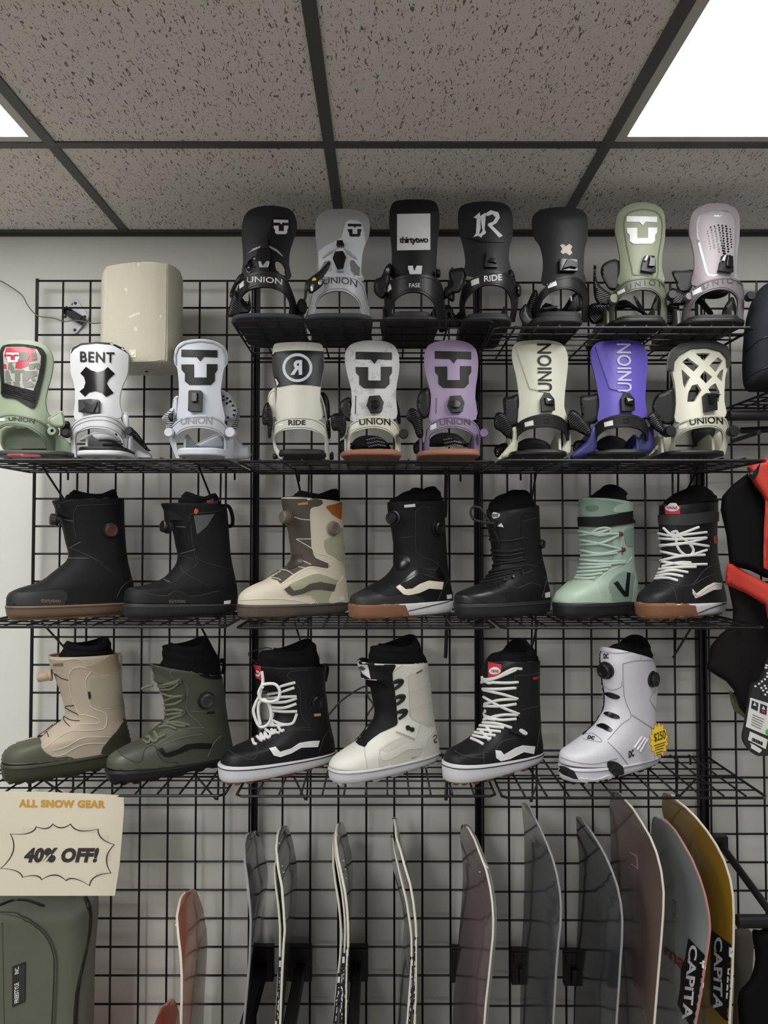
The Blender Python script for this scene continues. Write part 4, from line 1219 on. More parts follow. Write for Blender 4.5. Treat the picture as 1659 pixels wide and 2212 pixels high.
# ---------------------------------------------------------------- snowboard boots
def spow(v, e): return math.copysign(abs(v) ** e, v)
NA = 56
def ring_pts(O, e, l, sA, zA_, sB, zB_, w, n=2.5, egg=0.12, m=NA, shrink=0.0):
    c, h = (sA + sB) / 2, max(0.004, (sB - sA) / 2 - shrink)
    w = max(0.003, w - shrink)
    out = []
    for k in range(m):
        th = 2 * math.pi * k / m
        u = -spow(math.cos(th), 2 / n)
        v = spow(math.sin(th), 2 / n) * (1 - egg * u)
        out.append(O + e * (c + h * u) + l * (w * v) + Vector((0, 0, zA_ + (zB_ - zA_) * (u + 1) / 2)))
    return out

def fit_ring(O, e, l, L, R, w, n, egg, z=None, it=14):
    """ring whose left and right silhouettes fall on the pixels L and R"""
    Y = O.y
    a, b = at(L[0], L[1], Y), at(R[0], R[1], Y)
    cy = max(0.35, e.x)
    sA, sB = (a.x - O.x) / cy, (b.x - O.x) / cy
    zA_, zB_ = (a.z, b.z) if z is None else z
    for _ in range(it):
        P = ring_pts(O, e, l, sA, zA_, sB, zB_, w, n, egg)
        Q = [px_of(p) for p in P]
        iL = min(range(NA), key=lambda i: Q[i][0]); iR = max(range(NA), key=lambda i: Q[i][0])
        dL = (P[iL].y + CAM_D) / F_PX; dR = (P[iR].y + CAM_D) / F_PX
        sA += 0.8 * (L[0] - Q[iL][0]) * dL / cy
        sB += 0.8 * (R[0] - Q[iR][0]) * dR / cy
        if sB - sA < 0.03:
            mid = (sA + sB) / 2; sA, sB = mid - 0.015, mid + 0.015
        if z is None:
            zA_ -= 0.8 * (L[1] - Q[iL][1]) * dL
            zB_ -= 0.8 * (R[1] - Q[iR][1]) * dR
    return [sA, zA_, sB, zB_, w]

def loft(rings, cap0=True, cap1=True):
    bm = bmesh.new()
    vs = [[bm.verts.new(p) for p in r] for r in rings]
    m = len(rings[0])
    for A, B in zip(vs, vs[1:]):
        for k in range(m):
            bm.faces.new((A[k], A[(k + 1) % m], B[(k + 1) % m], B[k]))
    if cap0: bm.faces.new(vs[0][::-1])
    if cap1: bm.faces.new(vs[-1])
    return bm

class Boot: pass
def boot(label, cr, z0, yaw, Yc, body, sole, liner, shellm, solem, linerm, outm=None, n=2.5, egg=0.12, w_foot=.053, w_ank=.046, w_cuff=.055, lug=0.007, lugs=True, welt=0):
    B = Boot(); B.cr = cr
    ya = math.radians(yaw)
    e = Vector((math.cos(ya), math.sin(ya), 0)); l = Vector((math.sin(ya), -math.cos(ya), 0))
    top = [cr.p(sole['top'][0], sole['top'][1]), cr.p(sole['top'][2], sole['top'][3])]
    O = at((top[0][0] + top[1][0]) / 2, top[0][1], Yc); O.z = 0
    t = thing('snowboard_boot', label, 'snowboard boot', (O.x, O.y, z0), 'snowboard boots on the wire shelves')
    B.t = t
    # sole
    ft = fit_ring(O, e, l, top[0], top[1], w_foot + .003, n, egg)
    bl, br = cr.p(sole['bot'][0], 0)[0], cr.p(sole['bot'][1], 0)[0]
    zb = z0 + lug
    fb = fit_ring(O, e, l, (bl, 0), (br, 0), w_foot, n, egg, (zb, zb))
    ft[1] = max(ft[1], zb + 0.014); ft[3] = max(ft[3], zb + 0.014)
    B.len = fb[2] - fb[0]
    R = []
    for f, sh in ((0, .004), (0.08, .001), (0.35, 0), (0.7, 0), (0.93, 0), (1.0, .002)):
        q = [a + (b - a) * f for a, b in zip(fb, ft)]
        R.append(ring_pts(O, e, l, *q, n, egg, NA, sh))
    bm = loft(R); B.sole = bvh_of(bm)
    obj('midsole', bm, solem, t, smooth=50)
    if welt is not None:
        q = [a + (b - a) * .8 for a, b in zip(fb, ft)]
        bm = bmesh.new()
        add_tube(bm, ring_pts(O, e, l, *q, n, egg, NA, -.0002), .0012, 6, closed=True)
        obj('welt_line', bm, welt or groove_of(solem), t)
    # tread
    bm = bmesh.new()
    a = ring_pts(O, e, l, fb[0], zb + .001, fb[2], zb + .001, fb[4], n, egg, 112, .006)
    b = ring_pts(O, e, l, fb[0], z0, fb[2], z0, fb[4], n, egg, 112, .009)
    c = ring_pts(O, e, l, fb[0], z0 + .001, fb[2], z0 + .001, fb[4], n, egg, 112, .022)
    va = [bm.verts.new(p) for p in a]
    vb = [bm.verts.new(p + Vector((0, 0, 0 if (k // 3) % 2 or not lugs else lug * .75))) for k, p in enumerate(b)]
    vc = [bm.verts.new(p) for p in c]
    for k in range(112):
        j = (k + 1) % 112
        bm.faces.new((va[k], va[j], vb[j], vb[k])); bm.faces.new((vb[k], vb[j], vc[j], vc[k]))
    bm.faces.new(va); bm.faces.new(vc)
    obj('outsole', bm, outm or solem, t, smooth=25)
    # upper
    F = []
    zt = (ft[1] + ft[3]) / 2
    for i, (lx, ly, rx, ry) in enumerate(body):
        f = i / (len(body) - 1)
        wj = w_foot if f < 0.22 else (w_foot + (w_ank - w_foot) * min(1, (f - .22) / .25) if f < 0.6 else w_ank + (w_cuff - w_ank) * (f - 0.6) / 0.4)
        g = egg * max(0, 1 - f * 1.6)
        q = fit_ring(O, e, l, cr.p(lx, ly), cr.p(rx, ry), wj, n if f < .4 else 2.25, g)
        F.append(q + [n if f < .4 else 2.25, g])
    # start a little below the sole line so that no gap shows
    F.insert(0, [F[0][0], F[0][1] - .006, F[0][2], F[0][3] - .006] + F[0][4:])
    G = smooth_path(F, sub=3)
    rings = [ring_pts(O, e, l, *g[:5], max(2, g[5]), g[6]) for g in G]
    g = G[-1]
    for dz, sh in ((0.002, .002), (0.001, .005), (-0.012, .007), (-.04, .009)):
        rings.append(ring_pts(O, e, l, g[0], g[1] + dz, g[2], g[3] + dz, g[4], max(2, g[5]), g[6], NA, sh))
    bm = loft(rings); B.bvh = bvh_of(bm)
    _b2 = bm.copy(); _m = bpy.data.meshes.new('t'); _b2.to_mesh(_m); _b2.free()
    _s = loft(R); _s.from_mesh(_m); B.both = bvh_of(_s); _s.free(); bpy.data.meshes.remove(_m)
    obj('shell', bm, shellm, t, smooth=60)
    # liner
    if liner:
        F2 = []
        for lx, ly, rx, ry in liner:
            q = fit_ring(O, e, l, cr.p(lx, ly), cr.p(rx, ry), w_cuff * .82, 2.2, 0)
            F2.append(q)
        dz = .05
        F2.insert(0, [F2[0][0] + .004, F2[0][1] - dz, F2[0][2] - .004, F2[0][3] - dz, F2[0][4]])
        G = smooth_path(F2, sub=4)
        rings = []
        for gi, g in enumerate(G):
            f = gi / (len(G) - 1)
            rr = ring_pts(O, e, l, *g, 2.2, 0, NA, -.0025 * math.sin(f * math.pi * 3) ** 2)
            for k, p in enumerate(rr):
                p.z -= .013 * f * f * math.sin(2 * math.pi * k / NA) ** 2
            rings.append(rr)
        g = G[-1]
        for dz, sh in ((0.004, .003), (0.003, .008), (-0.01, .012), (-.035, .014)):
            rr = ring_pts(O, e, l, g[0], g[1] + dz, g[2], g[3] + dz, g[4], 2.2, 0, NA, sh)
            for k, p in enumerate(rr):
                p.z -= .013 * math.sin(2 * math.pi * k / NA) ** 2
            rings.append(rr)
        bm = loft(rings); B.lbvh = bvh_of(bm)
        obj('liner', bm, linerm, t, smooth=60)
    print('boot', label[:30], 'length %.3f' % B.len, 'zt %.3f' % (ft[1] - z0), '%.3f' % (ft[3] - z0), 'bottomL', round(ft[0], 3))
    B.Yc = Yc
    def panel_(name, pts, m, off=.0014, sp=4.5, holes=(), smooth_=True, on=None, sub=3):
        P = cr(*pts)
        return decal(name, t, on or B.bvh, sm(P, sub) if smooth_ else P, m, off, sp, holes, fallY=Yc)
    B.panel = panel_
    def seams(paths, m, r=.0007, lift=.0008, name='stitching', on=None, n=5, curve=True):
        return lines(name, t, on or B.bvh, [cr(*p) for p in paths], m, r, lift, curve, Yc, n)
    B.seams = seams
    def text(s, q, m, on=None, **k):
        k.setdefault('off', .002)
        return lettering('lettering_print', t, on or B.bvh, s, cr(*q), m, fallY=Yc, **k)
    B.text = text
    def dial(x, y, r, m, m2=None, axis=None, Y=None, depth=.012, name='lacing_dial'):
        px, py = cr.p(x, y)
        if Y is None:
            p, nn = hit(B.bvh, px, py, Yc)
            if nn.dot(CAM - p) < 0: nn = -nn
        else:
            p = at(px, py, Y); nn = Vector(axis)
        if axis: nn = Vector(axis).normalized()
        rr = r / cr.k * (p.y + CAM_D) / F_PX
        bm = bmesh.new()
        add_lathe(bm, p - nn * .004, nn, [(rr * 1.02, 0), (rr * 1.04, .006), (rr * .8, .008)], 24)
        base = obj('dial_base', bm, m, t)
        bm = bmesh.new()
        add_lathe(bm, p + nn * .0035, nn, [(rr * .86, 0), (rr * .9, .002), (rr * .88, depth * .7), (rr * .74, depth * .85), (rr * .5, depth * .82), (rr * .45, depth * .7)], 40, .05)
        obj('dial_knob', bm, m2 or m, base, smooth=30)
    B.dial = dial
    def laces(paths, m, r=.0026, lift=.0022, name='lace', free=()):
        for p in paths:
            bm = bmesh.new()
            q = smooth_path(cr(*p), sub=5) if len(p) > 2 else cr(*p)
            add_tube(bm, surf_path(B.bvh, [u[:2] for u in q], lift, Yc), r, 8)
            obj(name, bm, m, t)
        for p, Y in free:
            bm = bmesh.new()
            q = smooth_path(cr(*p), sub=6)
            add_tube(bm, [at(u[0], u[1], Y) for u in q], r, 8)
            obj(name, bm, m, t)
    B.laces = laces
    return B

BT_BLK = mat('boot_black_fabric', '0f0f10', 0.65, bump=0.35, bscale=420, spec=.3)
BT_BLKL = mat('boot_black_leather', '131314', 0.5, bump=0.2, bscale=250, spec=.35)
BT_GLS = mat('boot_black_gloss', '0f0f10', 0.25)
BT_LIN = mat('boot_liner_foam', '0d0d0e', 0.9, bump=0.4, bscale=300, spec=.2)
BT_DIAL = mat('dial_black', '0e0e0e', 0.35)
BT_GREY = mat('boot_grey_rubber', '1e1f20', 0.55)
SEAM_D = mat('thread_dark', '3b3b3c', 0.7)
SEAM_L = mat('thread_light', 'cfc9bb', 0.7)
LACE_W = mat('lace_white', 'cdcdca', 0.75, bump=0.3, bscale=700)
LACE_K = mat('lace_black', '0d0d0e', 0.7)
TAG_RED = mat('tag_red', 'b3283a', 0.6)
TAG_W = mat('tag_white', 'd9d9d9', 0.6)
cA, cB, cC = Crop(0, 1030, 3.1302), Crop(490, 1030, 3.1904), Crop(960, 1030, 2.3734)
cD, cE, cF = Crop(0, 1360, 3.2529), Crop(460, 1360, 3.318), Crop(940, 1360, 2.3074)
z3, z4 = SZ[2] + 0.0085, SZ[3] + 0.0095

# --- third row
GUM = mat('gum_sole_dark', '6b5644', 0.55)
B = boot('black boot with dark brown sole and two dials, leftmost of third row', cA, z3, 33, -.185,
    [(40, 850, 905, 835), (46, 812, 907, 800), (72, 778, 908, 765), (130, 752, 903, 720), (215, 727, 896, 695), (288, 696, 888, 665), (342, 655, 880, 630), (400, 610, 870, 590), (440, 575, 863, 555), (460, 540, 860, 525), (457, 500, 855, 490), (440, 440, 850, 430), (428, 380, 846, 370), (415, 330, 843, 320), (398, 280, 842, 270), (372, 215, 841, 205), (350, 165, 840, 152)],
    dict(top=(33, 866, 908, 842), bot=(42, 900)), [(440, 150, 795, 165), (470, 115, 790, 120), (485, 100, 782, 92)], BT_BLK, GUM, BT_LIN, lugs=False)
B.panel('toe_cap', [(42, 852), (50, 808), (80, 778), (150, 786), (250, 778), (380, 765), (432, 768), (458, 808), (440, 848), (412, 884), (200, 890), (100, 876)], BT_GREY)
B.text('thirtytwo', [(275, 822), (410, 822), (410, 860), (275, 858)], mat('print_brown_grey', '6b5c52', 0.6), bold=0.02)
B.seams([[(500, 262), (508, 225), (535, 196), (640, 190), (780, 183)], [(500, 262), (498, 330), (520, 420)], [(470, 480), (560, 515), (700, 582)], [(560, 515), (640, 560), (780, 660)], [(790, 810), (830, 740), (900, 690)], [(355, 160), (420, 175), (500, 150), (640, 130)]], SEAM_D, .0009)
B.seams([[(430, 288), (495, 300)], [(470, 480), (545, 440)], [(455, 550), (600, 550)]], mat('steel_lace', '8a8a8a', 0.4), .0006, name='cable')
B.panel('pull_tab', [(685, 147), (732, 143), (736, 178), (690, 182)], mat('tag_rust', '7a4238', 0.6), on=B.lbvh)
B.text('32', [(360, 185), (410, 180), (412, 205), (365, 210)], mat('print_dim', '4a453f', 0.6))
B.dial(745, 362, 50, BT_DIAL, mat('dial_rust', '4a2d28', 0.5))
B.dial(384, 290, 44, BT_DIAL, mat('dial_smoke', '3a3430', 0.4), axis=(-.85, -.5, .1), Y=-.23, depth=.015)

B = boot('plain black boot with grey side patch, second from left in third row', cA, z3, 33, -.185,
    [(836, 828, 1606, 840), (842, 780, 1608, 800), (870, 752, 1606, 770), (960, 735, 1602, 735), (1050, 710, 1592, 690), (1110, 678, 1585, 655), (1160, 630, 1575, 610), (1190, 585, 1566, 560), (1200, 530, 1558, 510), (1185, 460, 1553, 440), (1172, 390, 1548, 370), (1140, 300, 1543, 300), (1108, 230, 1538, 240), (1086, 185, 1532, 192)],
    dict(top=(830, 850, 1606, 850), bot=(838, 1595)), [(1205, 185, 1485, 190), (1225, 140, 1480, 160), (1240, 112, 1468, 118)], BT_BLK, BT_GREY, BT_LIN, lugs=False)
B.panel('toe_rand', [(832, 850), (838, 820), (860, 775), (960, 785), (1120, 806), (1190, 772), (1300, 808), (1480, 775), (1590, 800), (1595, 845), (1400, 870), (1200, 890), (1000, 880), (900, 862)], BT_BLKL, .0014)
B.panel('grey_patch', [(1310, 262), (1450, 252), (1402, 330), (1332, 392)], mat('patch_grey', '55565a', 0.5), smooth_=False)
B.panel('cuff_label', [(1318, 186), (1472, 158), (1476, 215), (1325, 228)], mat('label_dark_grey', '414144', 0.6), on=B.lbvh, smooth_=False)
B.panel('cuff_stripe', [(1395, 160), (1440, 152), (1455, 215), (1420, 222)], mat('tag_rust', '7a4238'), .002, on=B.lbvh, smooth_=False)
B.panel('orange_tab', [(1318, 215), (1340, 225), (1330, 250), (1312, 245)], mat('tag_orange', 'c8552a', 0.6), .002)
B.text('thirtytwo', [(1140, 826), (1252, 822), (1252, 862), (1140, 866)], mat('print_grey_dim', '5b5550', 0.6), bold=.02)
B.panel('price_tag', [(1512, 840), (1556, 833), (1556, 862), (1513, 868)], TAG_W, .002, smooth_=False)
B.seams([[(1280, 300), (1300, 250), (1460, 235), (1530, 200)], [(1290, 320), (1310, 490), (1345, 560), (1560, 630)], [(870, 755), (1000, 790), (1120, 805), (1190, 770), (1300, 808), (1480, 770)], [(1200, 525), (1340, 575), (1260, 640), (1160, 720), (1100, 690)], [(1220, 600), (1250, 650), (1400, 735)]], SEAM_D, .0008)
B.seams([[(1190, 335), (1255, 340)], [(1220, 520), (1320, 490)], [(1100, 690), (1150, 712)]], mat('steel_lace', '8a8a8a'), .0006, name='cable')
B.dial(1135, 338, 46, BT_DIAL, axis=(-.7, -.7, .1), Y=-.25, depth=.015)
bm = bmesh.new(); add_tube(bm, [at(*cA.p(x, y), -.10) for x, y in smooth_path([(1515, 195), (1550, 205), (1572, 270), (1570, 325), (1545, 335)], sub=5)], .005, 8); obj('pull_loop', bm, BT_BLK, B.t)

TAN = mat('boot_cream_suede', 'bdb5a3', 0.8, bump=0.15, bscale=300); BRN = mat('boot_brown_fabric', '4c453d', 0.75, bump=0.3, bscale=500)
KHK = mat('boot_khaki_suede', '929179', 0.8, bump=0.15); SBR = mat('sole_brown_black', '4a433b', 0.6, bump=0.15, bscale=200)
B = boot('cream and brown boot with orange heel leather', cB, z3, 34, -.185,
    [(75, 862, 838, 852), (84, 818, 836, 815), (125, 775, 832, 785), (195, 738, 828, 745), (262, 710, 824, 705), (305, 680, 820, 670), (380, 635, 818, 630), (440, 580, 816, 580), (440, 530, 814, 530), (432, 460, 811, 460), (424, 400, 808, 400), (410, 330, 804, 330), (392, 260, 800, 260), (374, 150, 796, 178)],
    dict(top=(66, 874, 840, 856), bot=(74, 832)), [(445, 150, 775, 178), (462, 130, 772, 140), (480, 108, 768, 90)], TAN, SBR, BT_LIN)
B.panel('tongue', [(360, 128), (470, 135), (655, 160), (640, 200), (590, 215), (575, 250), (580, 400), (590, 500), (612, 560), (702, 598), (695, 630), (600, 615), (540, 625), (440, 682), (372, 735), (352, 715), (290, 690), (370, 640), (432, 580), (424, 450), (398, 310)], BRN, .001, sub=2)
B.panel('quarter_panel', [(430, 742), (480, 715), (560, 682), (640, 668), (720, 692), (776, 716), (745, 762), (720, 805), (702, 866), (630, 884), (600, 848), (560, 818), (450, 820)], KHK, .0012, sub=2)
B.panel('ankle_panel', [(670, 440), (730, 412), (786, 348), (800, 400), (806, 588), (740, 552), (685, 520)], KHK, .0012, sub=2)
B.panel('side_stripe', [(395, 775), (430, 752), (460, 786), (520, 772), (570, 738), (640, 724), (750, 744), (735, 790), (650, 776), (590, 778), (520, 806), (450, 820), (420, 806)], BRN, .0026, smooth_=False)
B.panel('heel_leather', [(685, 205), (740, 190), (797, 180), (802, 290), (735, 266), (710, 240)], mat('leather_orange', 'a3591f', 0.5), .0016)
B.panel('heel_counter', [(702, 868), (722, 800), (745, 755), (800, 690), (826, 680), (838, 852), (780, 862)], TAN, .002)
B.seams([[(575, 260), (590, 215), (685, 205)], [(575, 260), (582, 400), (595, 510), (680, 540), (740, 570), (815, 605)], [(702, 598), (690, 640), (600, 622), (540, 640), (375, 742)], [(430, 742), (560, 682), (640, 668), (776, 716)], [(702, 868), (745, 755), (800, 690)], [(630, 884), (600, 848), (560, 818), (450, 820), (380, 770), (350, 730)], [(90, 850), (300, 840), (460, 850), (600, 880)]], mat('thread_cream', 'e0dac8', 0.7), .0009)
B.seams([[(465, 275), (515, 292), (575, 297)], [(480, 428), (583, 428)], [(480, 430), (590, 495)], [(500, 568), (580, 605)], [(485, 618), (540, 630)], [(375, 640), (420, 650), (465, 680)], [(300, 695), (345, 700), (375, 715)]], LACE_W, .0011, name='cable')
B.panel('cuff_label', [(490, 182), (556, 172), (560, 190), (492, 195)], mat('label_copper', 'b8804f', 0.5), .002, smooth_=False)
B.panel('price_tag', [(772, 828), (804, 822), (806, 848), (774, 852)], TAG_W, .003, smooth_=False)
B.panel('tongue_ribs', [(450, 545), (510, 535), (525, 590), (490, 620), (430, 640), (420, 605)], mat('ribbed_brown_rubber', '40392f', 0.4), .003)
DB = mat('dial_taupe', '6a6157', 0.45)
B.dial(728, 355, 50, mat('dial_base_taupe', '8d8779', 0.5), DB)
B.dial(415, 280, 50, BRN, DB, axis=(-.75, -.66, .05), Y=-.245, depth=.015)
B.panel('toe_texture', [(50, 868), (100, 874), (300, 892), (456, 892), (484, 955), (470, 1000), (340, 1005), (180, 985), (50, 945)], mat('sole_toe_brown', '55493f', 0.6, bump=0.6, bscale=500), .001, on=B.sole, smooth_=False)

WSOLE = mat('sole_white', 'c4c4c8', 0.55); GUM2 = mat('gum_sole_brown', '80573f', 0.55, bump=0.5, bscale=500)
B = boot('black boot with cream side stripe and half gum, half white sole', cB, z3, 34, -.185,
    [(845, 858, 1560, 842), (860, 818, 1558, 805), (925, 780, 1550, 770), (1000, 738, 1542, 735), (1070, 700, 1534, 690), (1125, 645, 1528, 650), (1158, 580, 1522, 590), (1160, 520, 1518, 520), (1145, 450, 1512, 450), (1134, 370, 1508, 370), (1118, 300, 1504, 300), (1108, 230, 1502, 235), (1105, 180, 1498, 172)],
    dict(top=(836, 872, 1562, 846), bot=(842, 1552)), [(1120, 178, 1490, 172), (1140, 155, 1482, 150), (1200, 115, 1472, 110), (1255, 88, 1455, 72)], BT_BLK, WSOLE, BT_LIN, outm=GUM2, welt=None)
B.panel('toe_sole', [(815, 858), (900, 868), (1060, 880), (1228, 884), (1266, 982), (1250, 1010), (1050, 1010), (900, 985), (815, 950)], GUM2, .0026, sp=3, on=B.sole, smooth_=False)
B.panel('toe_rand', [(848, 856), (870, 812), (960, 782), (1040, 806), (1110, 826), (1200, 812), (1300, 816), (1380, 862), (1350, 880), (1240, 904), (1060, 900), (900, 882)], BT_GREY, .0012)
B.panel('gloss_overlay', [(1200, 735), (1300, 640), (1400, 626), (1450, 612), (1500, 690), (1480, 716), (1390, 700), (1330, 672), (1250, 716)], BT_GLS, .001)
B.panel('side_stripe', [(1165, 762), (1190, 745), (1230, 775), (1280, 770), (1330, 738), (1390, 716), (1490, 726), (1480, 776), (1390, 770), (1320, 802), (1250, 816), (1215, 810)], mat('stripe_cream', 'd2cbb9', 0.6), .0024, smooth_=False)
B.panel('tongue_ribs', [(1180, 545), (1250, 545), (1262, 600), (1230, 640), (1170, 640), (1172, 590)], BT_GLS, .002)
B.seams([[(1300, 240), (1340, 212), (1400, 208)], [(1300, 240), (1300, 480), (1330, 540), (1440, 590), (1435, 640), (1320, 620)], [(1450, 860), (1490, 770), (1535, 690)], [(1200, 420), (1290, 410)], [(1165, 762), (1320, 668), (1490, 720)], [(1120, 755), (1300, 820), (1370, 870)]], SEAM_D, .0008)
B.panel('cuff_label', [(1222, 194), (1296, 186), (1298, 206), (1224, 212)], TAG_W, .002, smooth_=False)
B.panel('price_tag', [(1515, 814), (1543, 810), (1545, 838), (1517, 842)], TAG_W, .003, smooth_=False)
B.seams([[(1250, 925), (1400, 890), (1555, 852)]], BT_GREY, .001, on=B.sole, name='sole_line')
B.dial(1448, 352, 48, BT_DIAL); B.dial(1152, 285, 50, BT_DIAL, axis=(-.6, -.8, .05), Y=-.26, depth=.015)

B = boot('all black laced boot with loose lace loop, third from right in third row', cC, z3, 34, -.18,
    [(50, 632, 548, 625), (56, 600, 546, 598), (100, 578, 540, 570), (170, 550, 532, 540), (212, 520, 526, 505), (238, 480, 518, 470), (250, 440, 508, 432), (243, 390, 500, 385), (236, 340, 495, 340), (226, 290, 492, 290), (214, 235, 490, 240), (215, 180, 486, 150)],
    dict(top=(45, 644, 549, 628), bot=(52, 542)), [(222, 175, 470, 150), (235, 135, 462, 130), (262, 102, 450, 100), (320, 78, 430, 70)], BT_BLKL, BT_GREY, BT_LIN)
B.panel('toe_cap', [(50, 628), (62, 592), (120, 582), (200, 585), (290, 608), (330, 648), (325, 668), (200, 655), (100, 645)], mat('boot_black_smooth', '19191a', 0.38), .0012)
B.panel('eyestay', [(395, 195), (470, 190), (480, 300), (490, 420), (440, 470), (370, 510), (250, 565), (190, 560), (290, 500), (400, 460), (395, 330)], BT_BLK, .0012)
B.panel('tongue_label', [(232, 200), (240, 186), (262, 182), (285, 192), (278, 208), (250, 214)], TAG_W, .002)
B.text('VANS', [(238, 190), (280, 190), (276, 206), (246, 208)], mat('emblem_grey', '4a4a4a', .6), bold=.03, off=0.0032)
B.panel('tongue_mark', [(272, 252), (292, 236), (304, 258)], TAG_W, .002, smooth_=False)
B.seams([[(395, 230), (470, 210)], [(310, 535), (400, 500), (450, 480)], [(330, 660), (345, 700)], [(500, 620), (520, 540), (530, 510)], [(330, 560), (380, 570), (440, 545), (500, 560)], [(390, 440), (480, 460)]], SEAM_D, .0009)
B.laces([[(235, y), (320, y + 8), (400, y - 6)] for y in (320, 375, 395, 420)] + [[(240, 455), (320, 440), (410, 425)], [(225, 490), (320, 470), (405, 455)], [(215, 510), (300, 490), (390, 470)], [(200, 530), (290, 505), (350, 490)], [(185, 545), (260, 530), (320, 515)], [(250, 260), (270, 300), (285, 340)], [(215, 150), (240, 200), (262, 250), (255, 290)]], LACE_K, .003,
        free=[([(250, 240), (195, 232), (150, 218), (134, 180), (150, 154), (185, 162), (212, 205), (235, 240)], -.31), ([(232, 300), (200, 300)], -.28)])
for x, y in ((395, 492), (348, 515), (308, 535), (262, 555)): B.dial(x, y, 9, mat('eyelet_dark', '3a3a3c', 0.3, metal=.6), depth=.005, name='eyelet')
B.panel('price_tag', [(515, 596), (537, 590), (538, 616), (517, 620)], TAG_W, .003, smooth_=False)
B.dial(500, 345, 26, BT_DIAL, axis=(.8, -.6, 0))

MINT = mat('boot_mint_leather', '90a294', 0.5, bump=0.08, bscale=200); MINTD = mat('boot_mint_dark', '71857a', 0.55); LACE_M = mat('lace_mint', '9dada1', 0.75)
KSOLE = mat('sole_black', '161617', 0.5)
B = boot('mint green laced boot with black strap', cC, z3, 34, -.18,
    [(556, 628, 992, 625), (570, 592, 1000, 595), (615, 555, 996, 565), (655, 528, 990, 530), (682, 480, 984, 495), (697, 430, 978, 450), (700, 370, 974, 390), (694, 310, 972, 330), (688, 250, 972, 260), (685, 190, 970, 200), (688, 118, 967, 136)],
    dict(top=(552, 640, 990, 634), bot=(556, 978)), [(700, 125, 945, 140), (735, 105, 940, 125), (765, 82, 930, 85), (815, 60, 912, 62)], MINT, KSOLE, BT_LIN)
B.panel('tongue', [(690, 118), (800, 116), (930, 138), (880, 160), (860, 262), (868, 420), (840, 455), (770, 535), (668, 528), (700, 440), (702, 300)], MINTD, .0008)
B.panel('quarter_panel', [(845, 545), (900, 492), (945, 488), (990, 520), (990, 600), (935, 650), (862, 665), (850, 600)], MINTD, .001)
B.panel('side_mark', [(865, 545), (886, 534), (924, 590), (935, 490), (951, 492), (941, 612), (920, 614)], BT_BLKL, .002, smooth_=False)
B.panel('heel_counter', [(962, 640), (978, 520), (990, 490), (1000, 600), (986, 630)], MINT, .002)
B.panel('toe_vamp', [(558, 625), (580, 580), (660, 530), (770, 540), (800, 600), (805, 662), (660, 650)], mat('boot_mint_toe', '94a797', 0.45), .0014)
B.panel('strap', [(684, 206), (800, 204), (970, 174), (971, 236), (830, 258), (687, 254)], BT_BLK, .004, smooth_=False)
B.panel('pocket_patch', [(868, 182), (878, 152), (910, 138), (968, 136), (969, 172)], MINT, .002)
B.panel('tongue_label', [(723, 162), (740, 148), (775, 146), (792, 160), (778, 174), (745, 178)], mat('label_dark_green', '55705f', 0.6), .002)
B.seams([[(770, 540), (850, 480), (935, 440), (960, 410)], [(800, 662), (795, 600), (770, 540)], [(850, 600), (862, 665)], [(930, 270), (975, 262)], [(930, 355), (975, 345)], [(880, 250), (905, 330), (900, 410)]], mat('thread_mint', 'c5d8c8', 0.7), .0008)
B.panel('cuff_panel', [(922, 275), (972, 265), (974, 345), (932, 352)], MINTD, .0015)
B.laces([[(692, 278), (780, 292), (895, 292)], [(695, 300), (790, 285), (850, 265)], [(694, 322), (800, 345), (905, 372)], [(695, 348), (800, 340), (895, 298)], [(695, 375), (800, 395), (905, 372)], [(705, 405), (790, 400), (880, 390)], [(700, 425), (800, 435), (925, 432)], [(702, 450), (800, 450), (920, 440)], [(692, 470), (780, 465), (850, 455)], [(685, 490), (760, 485), (835, 475)], [(680, 508), (750, 505), (805, 495)], [(672, 520), (730, 525), (770, 520)], [(755, 290), (790, 265), (835, 262), (850, 285), (800, 300), (755, 292)]], LACE_M, .0034)
for x, y in ((896, 294), (907, 373)): B.dial(x, y, 13, mat('eyelet_rust', '5a3038', 0.4), depth=.008, name='eyelet')

B = boot('black and gum boot with white laces and red tongue tag in third row', cC, z3, 34, -.18,
    [(984, 630, 1448, 632), (996, 595, 1444, 600), (1035, 560, 1436, 565), (1075, 528, 1428, 530), (1095, 490, 1420, 495), (1110, 440, 1412, 450), (1114, 390, 1404, 400), (1106, 330, 1400, 340), (1100, 270, 1400, 280), (1098, 210, 1402, 215), (1100, 150, 1404, 130)],
    dict(top=(974, 642, 1450, 640), bot=(984, 1440)), [(1120, 150, 1400, 140), (1135, 120, 1402, 120), (1170, 88, 1395, 92), (1235, 66, 1370, 66)], BT_BLKL, WSOLE, BT_LIN, outm=GUM2, welt=None)
B.panel('toe_sole', [(955, 630), (1060, 638), (1200, 650), (1284, 660), (1302, 740), (1250, 760), (1120, 748), (960, 715)], GUM2, .0026, sp=3, on=B.sole, smooth_=False)
B.panel('strap', [(1100, 197), (1250, 190), (1380, 176), (1400, 180), (1400, 228), (1240, 250), (1105, 246)], mat('strap_charcoal', '2b2d2c', 0.6), .004, smooth_=False)
B.panel('tongue_label', [(1135, 132), (1208, 128), (1206, 192), (1140, 194)], TAG_RED, .006, smooth_=False)
B.panel('tongue_emblem', [(1140, 162), (1160, 146), (1190, 146), (1203, 160), (1188, 176), (1158, 178)], TAG_W, .007)
B.text('VANS', [(1148, 154), (1196, 154), (1194, 170), (1150, 170)], mat('emblem_red_ink', '8c2a35', .6), bold=.03, off=0.0082)
